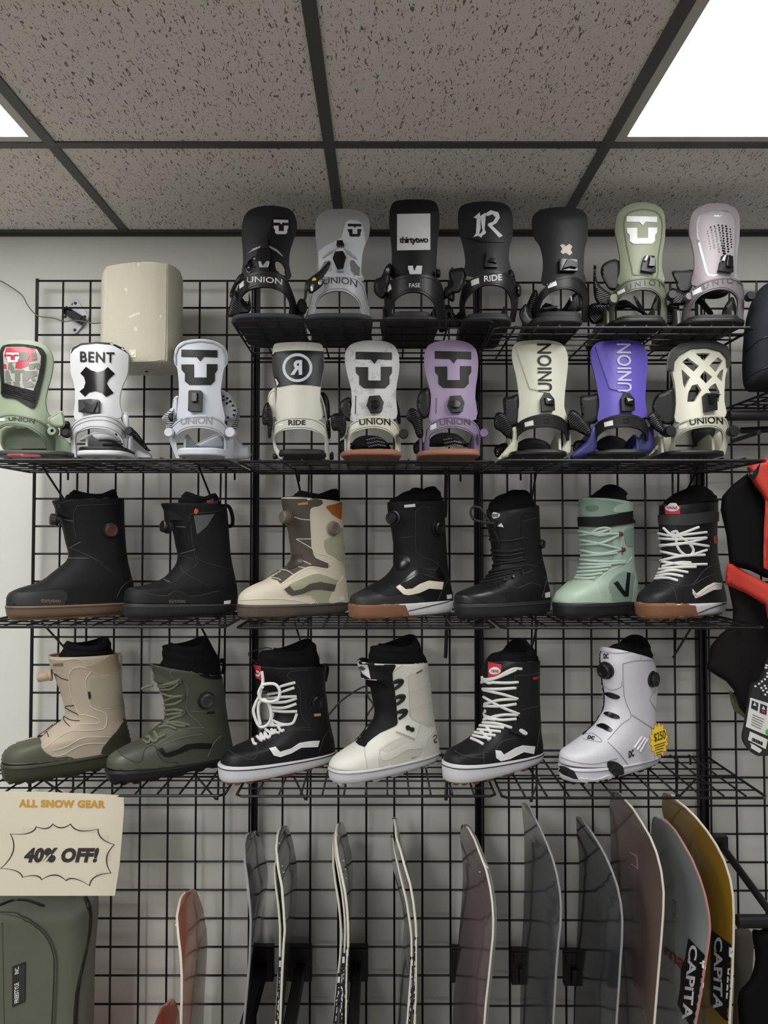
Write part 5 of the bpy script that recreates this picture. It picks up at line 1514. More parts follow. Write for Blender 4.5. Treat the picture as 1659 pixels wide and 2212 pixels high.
B.panel('side_stripe', [(1268, 574), (1290, 600), (1345, 560), (1380, 542), (1420, 545), (1416, 576), (1375, 580), (1315, 612), (1285, 622), (1272, 600)], mat('stripe_white', 'd9d5d2', 0.6), .0024, smooth_=False)
B.seams([[(1275, 588), (1295, 608), (1350, 572), (1385, 552), (1418, 554)], [(1275, 600), (1300, 614), (1370, 576)]], mat('stripe_pink_thread', 'b3948c', 0.6), .0006, lift=.0028)
B.seams([[(1195, 660), (1180, 590), (1150, 540)], [(1270, 560), (1330, 520), (1410, 490)], [(1290, 650), (1265, 570)], [(1080, 530), (1250, 560), (1330, 480), (1400, 440)]], SEAM_D, .0009)
B.seams([[(1295, 700), (1380, 668), (1450, 648)]], BT_GREY, .0012, on=B.sole, name='sole_line')
B.panel('side_tag', [(1380, 305), (1394, 300), (1396, 340), (1384, 342)], mat('tag_pink', 'c25a5a', 0.6), .003, smooth_=False)
B.laces([[(1100, 290), (1180, 300), (1300, 258)], [(1125, 262), (1180, 298), (1340, 284)], [(1100, 315), (1200, 320), (1340, 312)], [(1102, 350), (1200, 345), (1335, 315)], [(1100, 355), (1230, 340), (1350, 355)], [(1105, 380), (1230, 405), (1350, 372)], [(1112, 430), (1220, 405), (1330, 400)], [(1110, 435), (1220, 450), (1340, 448)], [(1120, 460), (1200, 440), (1260, 440)], [(1105, 475), (1190, 465), (1285, 462)], [(1098, 495), (1170, 480), (1245, 490)], [(1090, 512), (1150, 500), (1220, 512)], [(1082, 525), (1140, 520), (1195, 535)], [(1185, 300), (1195, 360), (1230, 400), (1262, 400), (1272, 370), (1240, 330), (1195, 300)], [(1165, 285), (1190, 280), (1195, 305), (1170, 305), (1165, 285)]], LACE_W, .0034)
for x, y in ((1342, 298), (1346, 372)): B.dial(x, y, 11, BT_DIAL, depth=.008, name='eyelet')

# --- bottom row
BEI = mat('boot_beige_suede', 'a69a89', 0.75, bump=0.12, bscale=300); OLV = mat('boot_olive_rubber', '4b4d3c', 0.5, bump=.05); OLVS = mat('sole_olive_black', '3a3c2d', 0.5)
B = boot('beige boot with olive toe and heel, leftmost of bottom row', cD, z4, 37, -.19,
    [(14, 905, 925, 808), (28, 862, 920, 780), (80, 820, 912, 745), (165, 785, 905, 715), (255, 757, 898, 690), (310, 722, 892, 660), (380, 672, 886, 630), (436, 632, 880, 600), (455, 585, 875, 560), (450, 535, 870, 510), (432, 465, 862, 450), (405, 390, 853, 390), (375, 310, 846, 310), (350, 250, 840, 245), (334, 185, 826, 168)],
    dict(top=(2, 935, 928, 815), bot=(14, 905)), [(400, 200, 800, 185), (440, 150, 785, 150), (447, 115, 778, 110), (460, 88, 765, 62)], BEI, OLVS, BT_LIN)
B.panel('toe_cap', [(-25, 960), (-12, 880), (60, 815), (165, 788), (282, 764), (286, 822), (330, 872), (400, 900), (470, 890), (522, 912), (420, 948), (250, 962), (100, 960)], OLV, .0026, sp=3, sub=2)
B.panel('heel_cup', [(708, 870), (760, 782), (820, 712), (900, 625), (950, 810), (850, 862)], OLVS, .0024, sp=3, sub=2)
B.panel('cuff_band', [(600, 262), (640, 250), (720, 215), (822, 166), (836, 292), (740, 320), (645, 300)], mat('boot_beige_band', '998b76', 0.7), .0014, sub=2)
B.panel('side_panel', [(628, 372), (650, 338), (720, 335), (800, 350), (850, 550), (760, 546), (650, 530), (640, 440)], mat('boot_putty', '97907e', 0.7), .0016, sub=2)
B.seams([[(485, 310), (520, 270), (580, 265), (640, 290), (600, 360), (620, 480), (640, 545), (720, 580), (750, 610), (735, 690), (640, 710), (480, 720), (310, 835)], [(640, 295), (740, 322), (835, 295)], [(850, 550), (740, 552), (650, 532)], [(555, 600), (600, 600), (690, 630), (680, 660), (555, 665)], [(370, 850), (450, 830), (560, 770), (640, 755), (780, 755)], [(345, 892), (440, 880), (560, 815), (650, 800), (745, 800)], [(480, 320), (500, 460), (555, 600)], [(340, 200), (430, 215), (520, 205), (580, 220), (600, 250)]], mat('thread_ivory', 'd8cdbb', 0.7), .0009)
B.seams([[(388, 312), (430, 340), (482, 356)], [(525, 532), (458, 545), (555, 600)], [(440, 605), (500, 635), (560, 640)], [(440, 610), (460, 650), (490, 680)], [(330, 720), (342, 755)]], BT_BLK, .001, name='cable')
B.panel('lace_gap', [(262, 752), (300, 722), (400, 645), (420, 640), (350, 700), (285, 758)], BT_BLK, .0012)
B.panel('cuff_label', [(375, 240), (442, 234), (444, 252), (380, 256)], mat('label_grey', '6b655c', 0.6), .002, smooth_=False)
B.panel('liner_tag', [(385, 190), (415, 182), (425, 210), (395, 214)], TAG_RED, .003, smooth_=False, on=B.lbvh)
B.panel('side_tag', [(618, 438), (632, 436), (636, 482), (622, 486)], BT_GREY, .003, smooth_=False)
bd = mat('dial_beige', 'b09c86', 0.5)
B.dial(352, 320, 40, bd, bd, axis=(-.95, -.25, -.15), Y=-.22, depth=.03)
bm = bmesh.new(); add_tube(bm, [at(*cD.p(x, y), -.09) for x, y in smooth_path([(830, 175), (848, 170), (850, 260), (852, 420), (872, 560)], sub=5)], .003, 8); obj('pull_loop', bm, mat('thread_ivory', 'd8cdbb'), B.t)

GRN = mat('boot_forest_green', '43463a', 0.5, bump=.06, bscale=250); LACE_G = mat('lace_olive', '5b5f4e', 0.75)
B = boot('dark green boot with black side stripe and round dial', cD, z4, 37, -.19,
    [(748, 945, 1640, 870), (758, 900, 1640, 840), (805, 856, 1634, 805), (900, 806, 1626, 765), (985, 768, 1620, 735), (1050, 715, 1612, 690), (1110, 670, 1604, 650), (1150, 630, 1598, 600), (1160, 570, 1590, 550), (1150, 500, 1584, 490), (1130, 440, 1578, 440), (1105, 370, 1570, 390), (1075, 300, 1565, 350), (1052, 245, 1560, 325)],
    dict(top=(734, 972, 1642, 880), bot=(748, 1615)), [(1130, 250, 1552, 340), (1146, 200, 1545, 240), (1142, 150, 1535, 195), (1146, 112, 1480, 110), (1180, 98, 1462, 62)], GRN, KSOLE, BT_LIN)
B.panel('side_stripe', [(1103, 838), (1140, 830), (1166, 868), (1250, 842), (1310, 806), (1400, 796), (1490, 800), (1480, 836), (1350, 836), (1260, 872), (1185, 898), (1148, 890)], BT_BLK, .0016, smooth_=False)
B.panel('toe_bumper', [(745, 940), (765, 880), (830, 850), (860, 890), (960, 932), (1000, 915), (1015, 850), (1080, 815), (1110, 880), (1160, 930), (1250, 930), (1150, 985), (950, 1000), (820, 985)], mat('boot_green_rubber', '4a4d40', 0.4), .002, sub=2)
B.panel('cuff_lining', [(1345, 258), (1400, 320), (1480, 345), (1558, 338), (1552, 250), (1450, 230)], BT_LIN, .003)
B.seams([[(830, 850), (860, 890), (960, 932), (1000, 915), (1015, 850), (1080, 815), (1110, 880), (1160, 930), (1250, 930)]], mat('thread_dark_green', '2c2f25', .7), .001, lift=.0022, name='overlay_edge')
B.seams([[(1210, 340), (1205, 290), (1340, 256), (1400, 330)], [(1290, 370), (1320, 420), (1310, 560), (1400, 660), (1430, 690)], [(1350, 575), (1500, 580)], [(1080, 830), (1200, 750), (1300, 700), (1430, 690)], [(1110, 825), (1280, 760), (1420, 735)], [(1460, 890), (1500, 800), (1555, 745)], [(1070, 265), (1090, 345)]], mat('thread_green', '6a6d58', 0.7), .0009)
B.laces([[(1075, 375), (1150, 400), (1265, 358)], [(1080, 395), (1180, 380), (1270, 350)], [(1100, 420), (1200, 415), (1260, 370)], [(1135, 440), (1200, 465), (1290, 470)], [(1160, 500), (1230, 470), (1295, 465)], [(1160, 530), (1230, 520), (1280, 490)], [(1165, 570), (1230, 560), (1300, 575)], [(1165, 600), (1230, 590), (1300, 580)], [(1160, 650), (1220, 620), (1300, 590)], [(1165, 640), (1230, 670), (1300, 680)], [(1150, 670), (1230, 650), (1330, 670)], [(1120, 690), (1180, 680), (1240, 700)], [(1085, 720), (1110, 760), (1160, 740)], [(1045, 750), (1080, 790), (1110, 760), (1085, 720)], [(1010, 780), (1040, 800), (1060, 770), (1030, 755)]], LACE_G, .0034, free=[([(1075, 390), (1030, 400), (995, 418)], -.27)])
for x, y in ((1262, 360), (1285, 470), (1290, 578)): B.dial(x, y, 18, GRN, depth=.006, name='eyelet')
B.dial(1447, 497, 60, BT_DIAL, mat('dial_green_black', '2c2e28', .4))
bm = bmesh.new(); add_tube(bm, [at(*cD.p(x, y), -.08) for x, y in smooth_path([(1545, 225), (1565, 215), (1575, 250), (1565, 310)], sub=5)], .005, 8); obj('pull_loop', bm, BT_BLK, B.t)
B.panel('side_label', [(1450, 578), (1505, 574), (1505, 588), (1452, 592)], BT_BLK, .002, smooth_=False)

B = boot('black boot with white laces, white stripe and white sole, in middle', cE, z4, 38, -.19,
    [(55, 938, 877, 856), (75, 888, 874, 825), (130, 850, 868, 790), (205, 815, 860, 755), (290, 770, 850, 715), (365, 715, 842, 675), (415, 660, 834, 630), (432, 605, 826, 580), (420, 545, 820, 520), (400, 480, 812, 460), (375, 420, 806, 400), (345, 350, 806, 340), (310, 300, 810, 295), (286, 256, 815, 262)],
    dict(top=(32, 955, 880, 868), bot=(42, 872)), [(310, 280, 770, 270), (325, 230, 762, 230), (330, 175, 748, 170), (360, 150, 735, 115), (430, 135, 715, 88)], BT_BLKL, WSOLE, BT_LIN, outm=GUM2, welt=BT_BLK)
B.panel('side_stripe', [(403, 852), (446, 840), (480, 876), (560, 852), (620, 812), (690, 800), (762, 796), (750, 840), (630, 846), (560, 886), (480, 913), (435, 902)], mat('stripe_bright_white', 'dedede', 0.6), .002, smooth_=False)
B.panel('tongue_label', [(284, 254), (342, 265), (374, 378), (314, 345)], TAG_RED, .002, smooth_=False)
B.panel('tongue_emblem', [(300, 300), (320, 290), (342, 310), (338, 332), (318, 330)], TAG_W, .003)
B.text('VANS', [(304, 302), (338, 306), (336, 322), (312, 322)], mat('emblem_red_ink', '8c2a35', .6), bold=.03, off=0.0042)
B.seams([[(105, 862), (180, 905), (290, 930), (312, 890), (318, 840)], [(530, 330), (560, 300), (680, 290)], [(530, 330), (620, 420), (630, 600), (690, 690)], [(400, 800), (560, 720), (690, 700)], [(480, 770), (580, 725), (720, 720)], [(760, 880), (800, 760), (850, 720)], [(500, 260), (560, 200), (740, 165)]], SEAM_D, .0009)
B.laces([[(400, 430), (500, 400), (585, 378)], [(400, 460), (500, 440), (580, 415)], [(400, 490), (500, 480), (595, 478)], [(430, 520), (520, 515), (598, 490)], [(420, 555), (510, 558), (595, 530)], [(420, 575), (510, 585), (600, 585)], [(425, 650), (500, 680), (570, 670), (600, 600)], [(400, 690), (470, 690), (545, 680)], [(430, 600), (415, 650), (440, 690)], [(380, 720), (430, 750), (450, 720)], [(375, 745), (400, 780), (420, 740)], [(420, 720), (450, 740), (480, 740)], [(470, 700), (490, 730), (510, 720)], [(345, 750), (370, 790), (375, 740)], [(318, 770), (350, 800), (340, 760)], [(285, 790), (295, 820), (315, 825)]], LACE_W, .0036,
        free=[([(360, 420), (350, 400), (400, 388), (450, 395), (478, 440), (465, 500), (410, 518), (350, 505), (328, 455), (345, 410)], -.335), ([(350, 300), (358, 360), (350, 410), (335, 470), (300, 540), (292, 600), (330, 690), (380, 690), (415, 640), (410, 560), (370, 500), (330, 530), (325, 600), (340, 680)], -.33)])
B.dial(732, 520, 56, BT_DIAL)
B.panel('side_tag', [(723, 604), (768, 600), (770, 618), (726, 622)], mat('tag_pink_pale', 'c9838a', 0.6), .002, smooth_=False)
bm = bmesh.new(); add_tube(bm, [at(*cE.p(x, y), -.22) for x, y in smooth_path([(320, 250), (265, 195), (255, 170), (300, 150), (380, 130), (425, 138)], sub=5)], .0012, 6); obj('hang_cord', bm, LACE_K, B.t)
bm = bmesh.new(); add_tube(bm, [at(*cE.p(x, y), -.09) for x, y in smooth_path([(790, 260), (812, 262), (815, 300), (800, 370)], sub=5)], .006, 8); obj('pull_loop', bm, BT_BLK, B.t)

WHT = mat('boot_white_leather', 'cdcbc3', 0.6, bump=0.5, bscale=160, vary=.03); WHQ = mat('boot_ivory_canvas', 'bfbcb2', 0.75, bump=.1)
B = boot('off-white boot with black tongue and white sole', cE, z4, 38, -.19,
    [(832, 955, 1624, 866), (862, 910, 1622, 830), (930, 862, 1616, 790), (1008, 812, 1608, 750), (1060, 765, 1600, 715), (1105, 700, 1592, 680), (1150, 640, 1586, 630), (1162, 570, 1578, 570), (1148, 500, 1572, 500), (1135, 430, 1565, 430), (1115, 360, 1558, 360), (1070, 290, 1550, 300), (1035, 228, 1542, 240)],
    dict(top=(822, 978, 1628, 876), bot=(832, 1616)), [(1095, 260, 1535, 245), (1118, 220, 1528, 215), (1124, 160, 1500, 165), (1135, 118, 1482, 112), (1180, 100, 1465, 60)], WHT, WSOLE, BT_LIN)
B.panel('tongue', [(1015, 205), (1095, 205), (1200, 208), (1330, 200), (1285, 310), (1300, 420), (1312, 520), (1320, 640), (1310, 690), (1200, 740), (1110, 810), (1086, 842), (1015, 800), (1060, 725), (1125, 650), (1140, 570), (1110, 430), (1080, 370), (1040, 300)], BT_BLK, .0018, sp=3.5, sub=2)
B.panel('tongue_label', [(1035, 225), (1110, 236), (1132, 352), (1082, 318)], TAG_W, .0035, smooth_=False)
B.panel('tongue_emblem', [(1052, 270), (1075, 255), (1100, 278), (1080, 292)], mat('emblem_grey', '4a4a4a', .6), .0048)
B.panel('tongue_puff', [(1025, 215), (1030, 175), (1065, 160), (1100, 165), (1120, 195), (1110, 235), (1050, 222)], BT_LIN, .006)
B.panel('quilted_panel', [(1398, 330), (1450, 308), (1530, 280), (1560, 380), (1585, 680), (1500, 680), (1420, 620), (1408, 450)], WHQ, .001, sub=2)
B.panel('quarter_panel', [(1192, 880), (1205, 840), (1350, 770), (1440, 800), (1500, 815), (1490, 900), (1330, 960), (1195, 985)], WHQ, .001, sub=2)
B.panel('side_stripe', [(1195, 900), (1205, 870), (1245, 885), (1330, 855), (1390, 812), (1500, 808), (1495, 850), (1390, 860), (1320, 905), (1235, 938), (1205, 930)], WHT, .002, smooth_=False)
B.seams([[(1290, 310), (1330, 270), (1480, 200), (1538, 240)], [(1408, 450), (1550, 400)], [(1412, 575), (1560, 515)], [(1398, 330), (1410, 560), (1430, 640), (1580, 690)], [(1105, 1000), (1090, 900), (1085, 845)], [(1195, 900), (1205, 860), (1350, 770)], [(1195, 905), (1235, 940), (1320, 908), (1390, 862), (1490, 852)], [(1505, 930), (1530, 800), (1590, 720)], [(1380, 345), (1520, 270)]], mat('thread_off_white', 'c4c1b6', .7), .0011)
B.panel('lace_strap', [(1330, 648), (1470, 682), (1442, 782), (1308, 728)], WHT, .006, smooth_=False)
B.panel('clip', [(1372, 692), (1390, 685), (1402, 698), (1424, 700), (1428, 722), (1410, 732), (1398, 720), (1376, 718)], BT_DIAL, .009)
for dx, dy in ((0, 0), (14, 110), (30, 215)):
    B.laces([[(1282 + dx, 384 + dy), (1320 + dx, 362 + dy), (1355 + dx, 364 + dy), (1345 + dx, 392 + dy), (1310 + dx, 418 + dy)], [(1300 + dx, 375 + dy), (1340 + dx, 375 + dy), (1335 + dx, 395 + dy), (1300 + dx, 425 + dy)]], LACE_K, .0036)
B.laces([], LACE_K, .0022, free=[([(1110, 405), (1060, 418), (960, 480), (890, 540), (832, 610)], -.2), ([(1100, 420), (1110, 480), (1150, 540), (1120, 590), (1105, 620)], -.27)])
B.seams([[(1575, 770), (1595, 755), (1600, 775), (1580, 795), (1602, 805), (1585, 812)]], BT_GREY, .0012, name='heel_mark')
B.panel('cuff_label', [(1455, 305), (1495, 285), (1497, 298), (1458, 318)], mat('label_grey', '6b655c'), .002, smooth_=False)

B = boot('black boot with white laces, red tongue tag and white sole', cF, z4, 38, -.19,
    [(42, 640, 540, 606), (58, 604, 538, 575), (115, 572, 534, 545), (170, 538, 530, 510), (205, 500, 528, 470), (235, 455, 526, 430), (248, 410, 524, 385), (244, 360, 522, 335), (238, 300, 522, 285), (232, 235, 522, 235), (236, 180, 523, 195), (255, 145, 524, 158)],
    dict(top=(32, 650, 543, 612), bot=(36, 538)), [(258, 172, 515, 165), (264, 140, 510, 140), (285, 112, 500, 110), (335, 88, 478, 78)], BT_BLKL, WSOLE, BT_LIN, outm=GUM2, welt=BT_BLK)
B.panel('side_stripe', [(300, 602), (326, 604), (342, 624), (400, 590), (436, 577), (496, 582), (490, 620), (440, 610), (372, 644), (326, 656), (304, 640)], mat('stripe_bright_white', 'dedede'), .002, smooth_=False)
B.panel('tongue_label', [(266, 164), (330, 178), (326, 228), (268, 240)], TAG_RED, .003, smooth_=False)
B.panel('tongue_emblem', [(272, 208), (285, 192), (312, 192), (326, 206), (312, 220), (285, 222)], TAG_W, .004)
B.text('VANS', [(280, 200), (318, 200), (316, 214), (284, 214)], mat('emblem_red_ink', '8c2a35', .6), bold=.03, off=0.0052)
B.seams([[(95, 605), (150, 630), (235, 640), (245, 620)], [(245, 690), (240, 620), (265, 615)], [(300, 600), (330, 560), (400, 540)], [(395, 230), (470, 225), (520, 215)], [(395, 230), (400, 450), (380, 480)], [(430, 400), (520, 380)], [(505, 600), (520, 500), (528, 480)], [(280, 165), (350, 160), (500, 130)]], SEAM_D, .001)
B.panel('lace_strap', [(388, 470), (452, 494), (448, 540), (368, 510)], BT_BLKL, .006, smooth_=False)
B.panel('clip', [(410, 500), (420, 494), (445, 510), (444, 522), (432, 524), (412, 510)], TAG_W, .009)
B.panel('side_tag', [(486, 238), (510, 232), (512, 244), (488, 250)], TAG_RED, .003, smooth_=False)
B.laces([[(232, 235), (265, 265), (290, 262)], [(232, 250), (300, 240), (380, 198), (428, 195)], [(235, 262), (320, 235), (400, 200)], [(285, 262), (350, 265), (410, 262)], [(240, 295), (320, 295), (400, 290)], [(245, 300), (330, 320), (410, 345)], [(250, 370), (320, 350), (405, 345)], [(245, 335), (330, 385), (415, 420)], [(248, 380), (330, 380), (400, 370)], [(245, 450), (330, 425), (415, 425)], [(250, 430), (320, 450), (400, 445)], [(245, 400), (255, 440), (300, 450)], [(240, 465), (310, 470), (378, 490)], [(225, 480), (290, 485), (340, 490)], [(215, 500), (280, 505), (325, 510)], [(200, 515), (260, 525), (300, 530)], [(190, 530), (235, 540), (280, 545)], [(180, 545), (215, 560), (240, 575)], [(225, 500), (250, 530), (270, 555)], [(255, 480), (280, 520)]], LACE_W, .0036)
for x, y in ((405, 275), (410, 350), (412, 430)): B.dial(x, y, 11, BT_DIAL, depth=.008, name='eyelet')

WH2 = mat('boot_white_smooth', 'c3c3ca', 0.4, bump=.05, bscale=300)
B = boot('white boot with black dials and yellow price burst', cF, z4, 33, -.19,
    [(616, 640, 1126, 632), (624, 602, 1122, 595), (665, 572, 1116, 560), (725, 530, 1110, 520), (775, 485, 1104, 480), (812, 435, 1102, 435), (832, 385, 1104, 385), (835, 330, 1108, 330), (828, 270, 1110, 275), (820, 210, 1106, 215), (815, 150, 1098, 175), (820, 90, 1088, 150)],
    dict(top=(611, 662, 1127, 645), bot=(618, 1115)), [(850, 120, 1085, 150), (862, 92, 1082, 125), (885, 68, 1072, 85), (930, 46, 1055, 52)], WH2, WH2, BT_LIN, outm=KSOLE)
B.panel('front_slit', [(806, 120), (820, 120), (832, 240), (845, 330), (838, 400), (800, 450), (745, 520), (740, 512), (800, 430), (826, 380), (826, 300)], BT_BLK, .0015)
for q in ([(845, 318), (870, 312), (918, 330), (912, 344), (880, 342)], [(842, 420), (865, 410), (912, 428), (915, 445), (875, 440)], [(805, 480), (840, 470), (882, 498), (870, 510), (830, 492)]):
    B.panel('lace_guide', q, BT_GLS, .003)
B.panel('toe_bumper', [(610, 676), (650, 684), (692, 704), (712, 745), (690, 742), (640, 722), (612, 700)], KSOLE, .002, on=B.sole, smooth_=False)
B.panel('step_in_cleat', [(856, 665), (880, 655), (910, 665), (936, 694), (930, 742), (905, 752), (892, 728), (868, 705)], BT_GLS, .003, on=B.both)
B.panel('sole_shelf', [(720, 738), (800, 745), (870, 722), (878, 732), (868, 742), (800, 762), (730, 756)], mat('sole_white', 'c4c4c8'), .003, on=B.sole)
B.seams([[(618, 632), (700, 660), (800, 668), (910, 640)], [(935, 170), (942, 330), (975, 430), (930, 470), (860, 550)], [(935, 170), (1000, 155), (1090, 155)], [(980, 425), (1080, 490), (1100, 500)], [(860, 560), (920, 620), (965, 680)], [(820, 105), (900, 118), (1015, 112), (1024, 150)], [(838, 280), (880, 300), (925, 285), (930, 260)], [(1100, 300), (1070, 345), (1100, 400)], [(745, 520), (790, 520), (830, 560), (735, 545)], [(960, 690), (1120, 650)], [(965, 700), (1118, 665)]], mat('thread_grey', '9c9ba0', .7), .001)
B.seams([[(990, 590), (1030, 535)], [(1005, 600), (1045, 540)], [(1020, 610), (1058, 545)]], WH2, .003, name='side_rib')
for q in ([(842, 120), (866, 120), (866, 146), (842, 146)], [(765, 528), (798, 535), (792, 552), (758, 546)], [(962, 605), (985, 595), (990, 630), (962, 640)]):
    B.text('DC', q, BT_BLK, bold=.05)
B.dial(852, 203, 42, BT_DIAL, depth=.015); B.dial(1083, 247, 40, BT_DIAL, axis=(.75, -.65, 0))
st = []
for k in range(28):
    a = 2 * math.pi * k / 28
    r = (1.0 if k % 2 else 0.78)
    st.append((1116 + 46 * r * math.cos(a), 552 + 86 * r * math.sin(a)))
YEL = mat('price_yellow', 'd9bd28', .6)
bm = plate_bm(cF(*st), -.245, .0012, 4)
pt = obj('price_burst', bm, YEL, B.t, smooth=0)
obj('burst_edge', plate_bm(cF(*[((x - 1116) * 1.1 + 1116, (y - 552) * 1.06 + 552) for x, y in st]), -.2432, .0008, 4), mat('price_orange', 'b5552a', .6), pt, smooth=0)
q = cF((1088, 520), (1146, 498), (1150, 550), (1094, 565))
obj('price_writing', lettering_bm(None, '$250', q, bold=.0, dep=-.2455), PRB, pt, smooth=0, recalc=False) if False else None
PRB = B_PRB
obj('price_writing', lettering_bm(None, '$250', q, bold=.01, dep=-.2455), PRB, pt, smooth=0, recalc=False)
bm = bmesh.new()
for pth in ([(1090, 580), (1150, 560)], [(1096, 590), (1146, 574)], [(1095, 602), (1140, 590)], [(1100, 615), (1135, 605)], [(1104, 626), (1128, 618)]):
    add_tube(bm, [at(*cF.p(x, y), -.2455) for x, y in pth], .0009, 5)
obj('price_scribble', bm, PRB, pt)
# ---------------------------------------------------------------- snowboards in the rack
cL, cM, cN = Crop(0, 1700, 3.318), Crop(480, 1740, 2.6758), Crop(1080, 1700, 2.8653)
def interp(poly, y):
    if y <= poly[0][1]: return poly[0][0]
    for a, b in zip(poly, poly[1:]):
        if y <= b[1]:
            return a[0] + (b[0] - a[0]) * (y - a[1]) / max(1e-6, b[1] - a[1])
    a, b = poly[-2], poly[-1]
    s = (b[0] - a[0]) / max(1e-6, b[1] - a[1])
    return b[0] + 0.35 * s * (y - b[1])
def row_px(z, D):
    y = D; dz = z - CAM_Z
    yy = y * CP + dz * SP; zz = -y * SP + dz * CP
    return 1106.0 - F_PX * zz / yy

def gloss(name, col, rough=.16, bump=.0, coat=.6):
    m = mat(name, col, rough, bump=bump, bscale=30, vary=.05)
    b = m.node_tree.nodes['Principled BSDF']
    b.inputs['Coat Weight'].default_value = coat
    b.inputs['Coat Roughness'].default_value = .06
    return m
E_LIGHT = mat('board_edge_cream', 'd8d3c4', 0.45); E_GREY = mat('board_edge_grey', '8d9092', 0.4); E_RED = mat('board_edge_red', 'b07a72', .45)
FILM = mat('clear_film_scrap', 'c9c9c6', 0.25)

def board(label, cr, tip, near, far, m, em, Dc=1.95, film=(), hwm=0.143):
    tp = cr.p(*tip)
    def rnd_tip(A):
        A = cr(*A)
        a = A[0]
        return [tp, (tp[0] + .38 * (a[0] - tp[0]), tp[1] + .06 * (a[1] - tp[1])), (tp[0] + .75 * (a[0] - tp[0]), tp[1] + .4 * (a[1] - tp[1]))] + A
    near = rnd_tip(near); far = rnd_tip(far)
    ztip = at(tp[0], tp[1], Dc - CAM_D).z
    N = 70
    rows = []
    s_prev = None
    for i in range(N + 1):
        f = i / N
        d = 0.62 * f * f + 0.12 * f if f < .9 else 0
        d = (0.75) * (f ** 1.7)
        z = ztip - d
        s = min(1, d / 0.24)
        hw = max(0.004, hwm * math.sqrt(max(0, 1 - (1 - s) ** 2.2)))
        dl = hw
        for _ in range(6):
            Dn, Df = Dc - dl, Dc + dl
            pn, pf = row_px(z, Dn), max(row_px(z, Df), tp[1] + .55 * d * F_PX / Dc)
            Xn = (interp(near, pn) - 829.5) / F_PX * Dn * (CP + (z - CAM_Z) / Dn * SP)
            Xf = (interp(far, pf) - 829.5) / F_PX * Df * (CP + (z - CAM_Z) / Df * SP)
            q = hw * hw - ((Xn - Xf) / 2) ** 2
            dl = math.sqrt(max(q, (0.35 * hw) ** 2))
        rows.append((Vector((Xn, Dn - CAM_D, z)), Vector((Xf, Df - CAM_D, z))))
    # carry on straight down to the floor
    a, b = rows[-1]
    k = 6
    z0 = a.z
    for j in range(1, k + 1):
        z = z0 * (1 - j / k) + 0.003 * j / k
        rows.append((Vector((a.x, a.y, z)), Vector((b.x, b.y, z))))
    t = thing('snowboard', label, 'snowboard', ((a.x + b.x) / 2, (a.y + b.y) / 2, 0), 'snowboards standing in the wall rack')
    M = 12
    bm = bmesh.new()
    F, K = [], []
    for i, (n_, f_) in enumerate(rows):
        w = (f_ - n_)
        up = rows[max(0, i - 1)][0] - rows[min(len(rows) - 1, i + 1)][0]
        nn = w.cross(Vector((0, 0, 1)))
        nn = nn.normalized() if nn.length > 1e-6 else Vector((1, 0, 0))
        F.append([bm.verts.new(n_ + w * (j / M) + nn * .003) for j in range(M + 1)])
        K.append([bm.verts.new(n_ + w * (j / M) - nn * .003) for j in range(M + 1)])
    R = len(rows)
    for i in range(R - 1):
        for j in range(M):
            bm.faces.new((F[i][j], F[i][j + 1], F[i + 1][j + 1], F[i + 1][j]))
            bm.faces.new((K[i][j], K[i + 1][j], K[i + 1][j + 1], K[i][j + 1]))
        bm.faces.new((F[i][0], F[i + 1][0], K[i + 1][0], K[i][0]))
        bm.faces.new((F[i][M], K[i][M], K[i + 1][M], F[i + 1][M]))
    for j in range(M):
        bm.faces.new((F[0][j], K[0][j], K[0][j + 1], F[0][j + 1]))
        bm.faces.new((F[-1][j], F[-1][j + 1], K[-1][j + 1], K[-1][j]))
    tree = bvh_of(bm)
    obj('deck', bm, m, t, smooth=50)
    bm = bmesh.new()
    path = [r[0] for r in rows]
    add_tube(bm, path, .003, 6)
    obj('edge', bm, em, t)
    rnd = random.Random(len(label))
    for (fx, fy, r) in film:
        px, py = cr.p(fx, fy)
        c, _ = hit(tree, px, py, Dc - CAM_D - .1)
        bm = bmesh.new()
        bmesh.ops.create_icosphere(bm, subdivisions=2, radius=r / cr.k * 1.8 / F_PX)
        for v in bm.verts:
            v.co = v.co * rnd.uniform(.5, 1.2); v.co.z *= .7
            v.co += c
        obj('film_scrap', bm, FILM, t, smooth=0)
    return t, tree

BM = {k: gloss('board_' + k, c, r) for k, c, r in (('salmon', 'b86e54', .2), ('dark', '3a3b3d', .14), ('dark_grey', '46474a', .16), ('black', '1b1a1c', .2), ('mauve', '6d5a5c', .16), ('clear_grey', '55585a', .14), ('slate', '3d4145', .12), ('rose_brown', '73615c', .2), ('pale_grey', '8e9597', .2), ('gold', '9c7620', .22))}
board('salmon pink snowboard nose between the green bag and the dark boards', cL, (1345, 757),
      [(1290, 815), (1268, 930), (1277, 1050), (1295, 1200), (1303, 1350), (1303, 1500), (1298, 1699)], [(1400, 800), (1450, 910), (1473, 1020), (1478, 1130), (1470, 1300), (1460, 1450), (1450, 1699)], BM['salmon'], E_LIGHT, 1.95, [(1262, 990, 10), (1258, 960, 6)])
board('small salmon pink snowboard tip at the bottom edge of the photo', cL, (1195, 1562), [(1125, 1640), (1098, 1699), (1085, 1800)], [(1250, 1630), (1275, 1699), (1290, 1850)], BM['salmon'], E_GREY, 1.88)
board('dark grey snowboard with broad rounded nose beside the left grid post', cM, (165, 160), [(138, 180), (128, 230), (131, 330), (145, 430), (158, 560), (165, 660), (163, 760), (158, 900), (140, 1100), (125, 1260)], [(190, 175), (215, 220), (240, 290), (257, 370), (260, 430), (246, 520), (222, 630), (205, 800), (182, 1000), (150, 1260)], BM['dark_grey'], E_GREY)
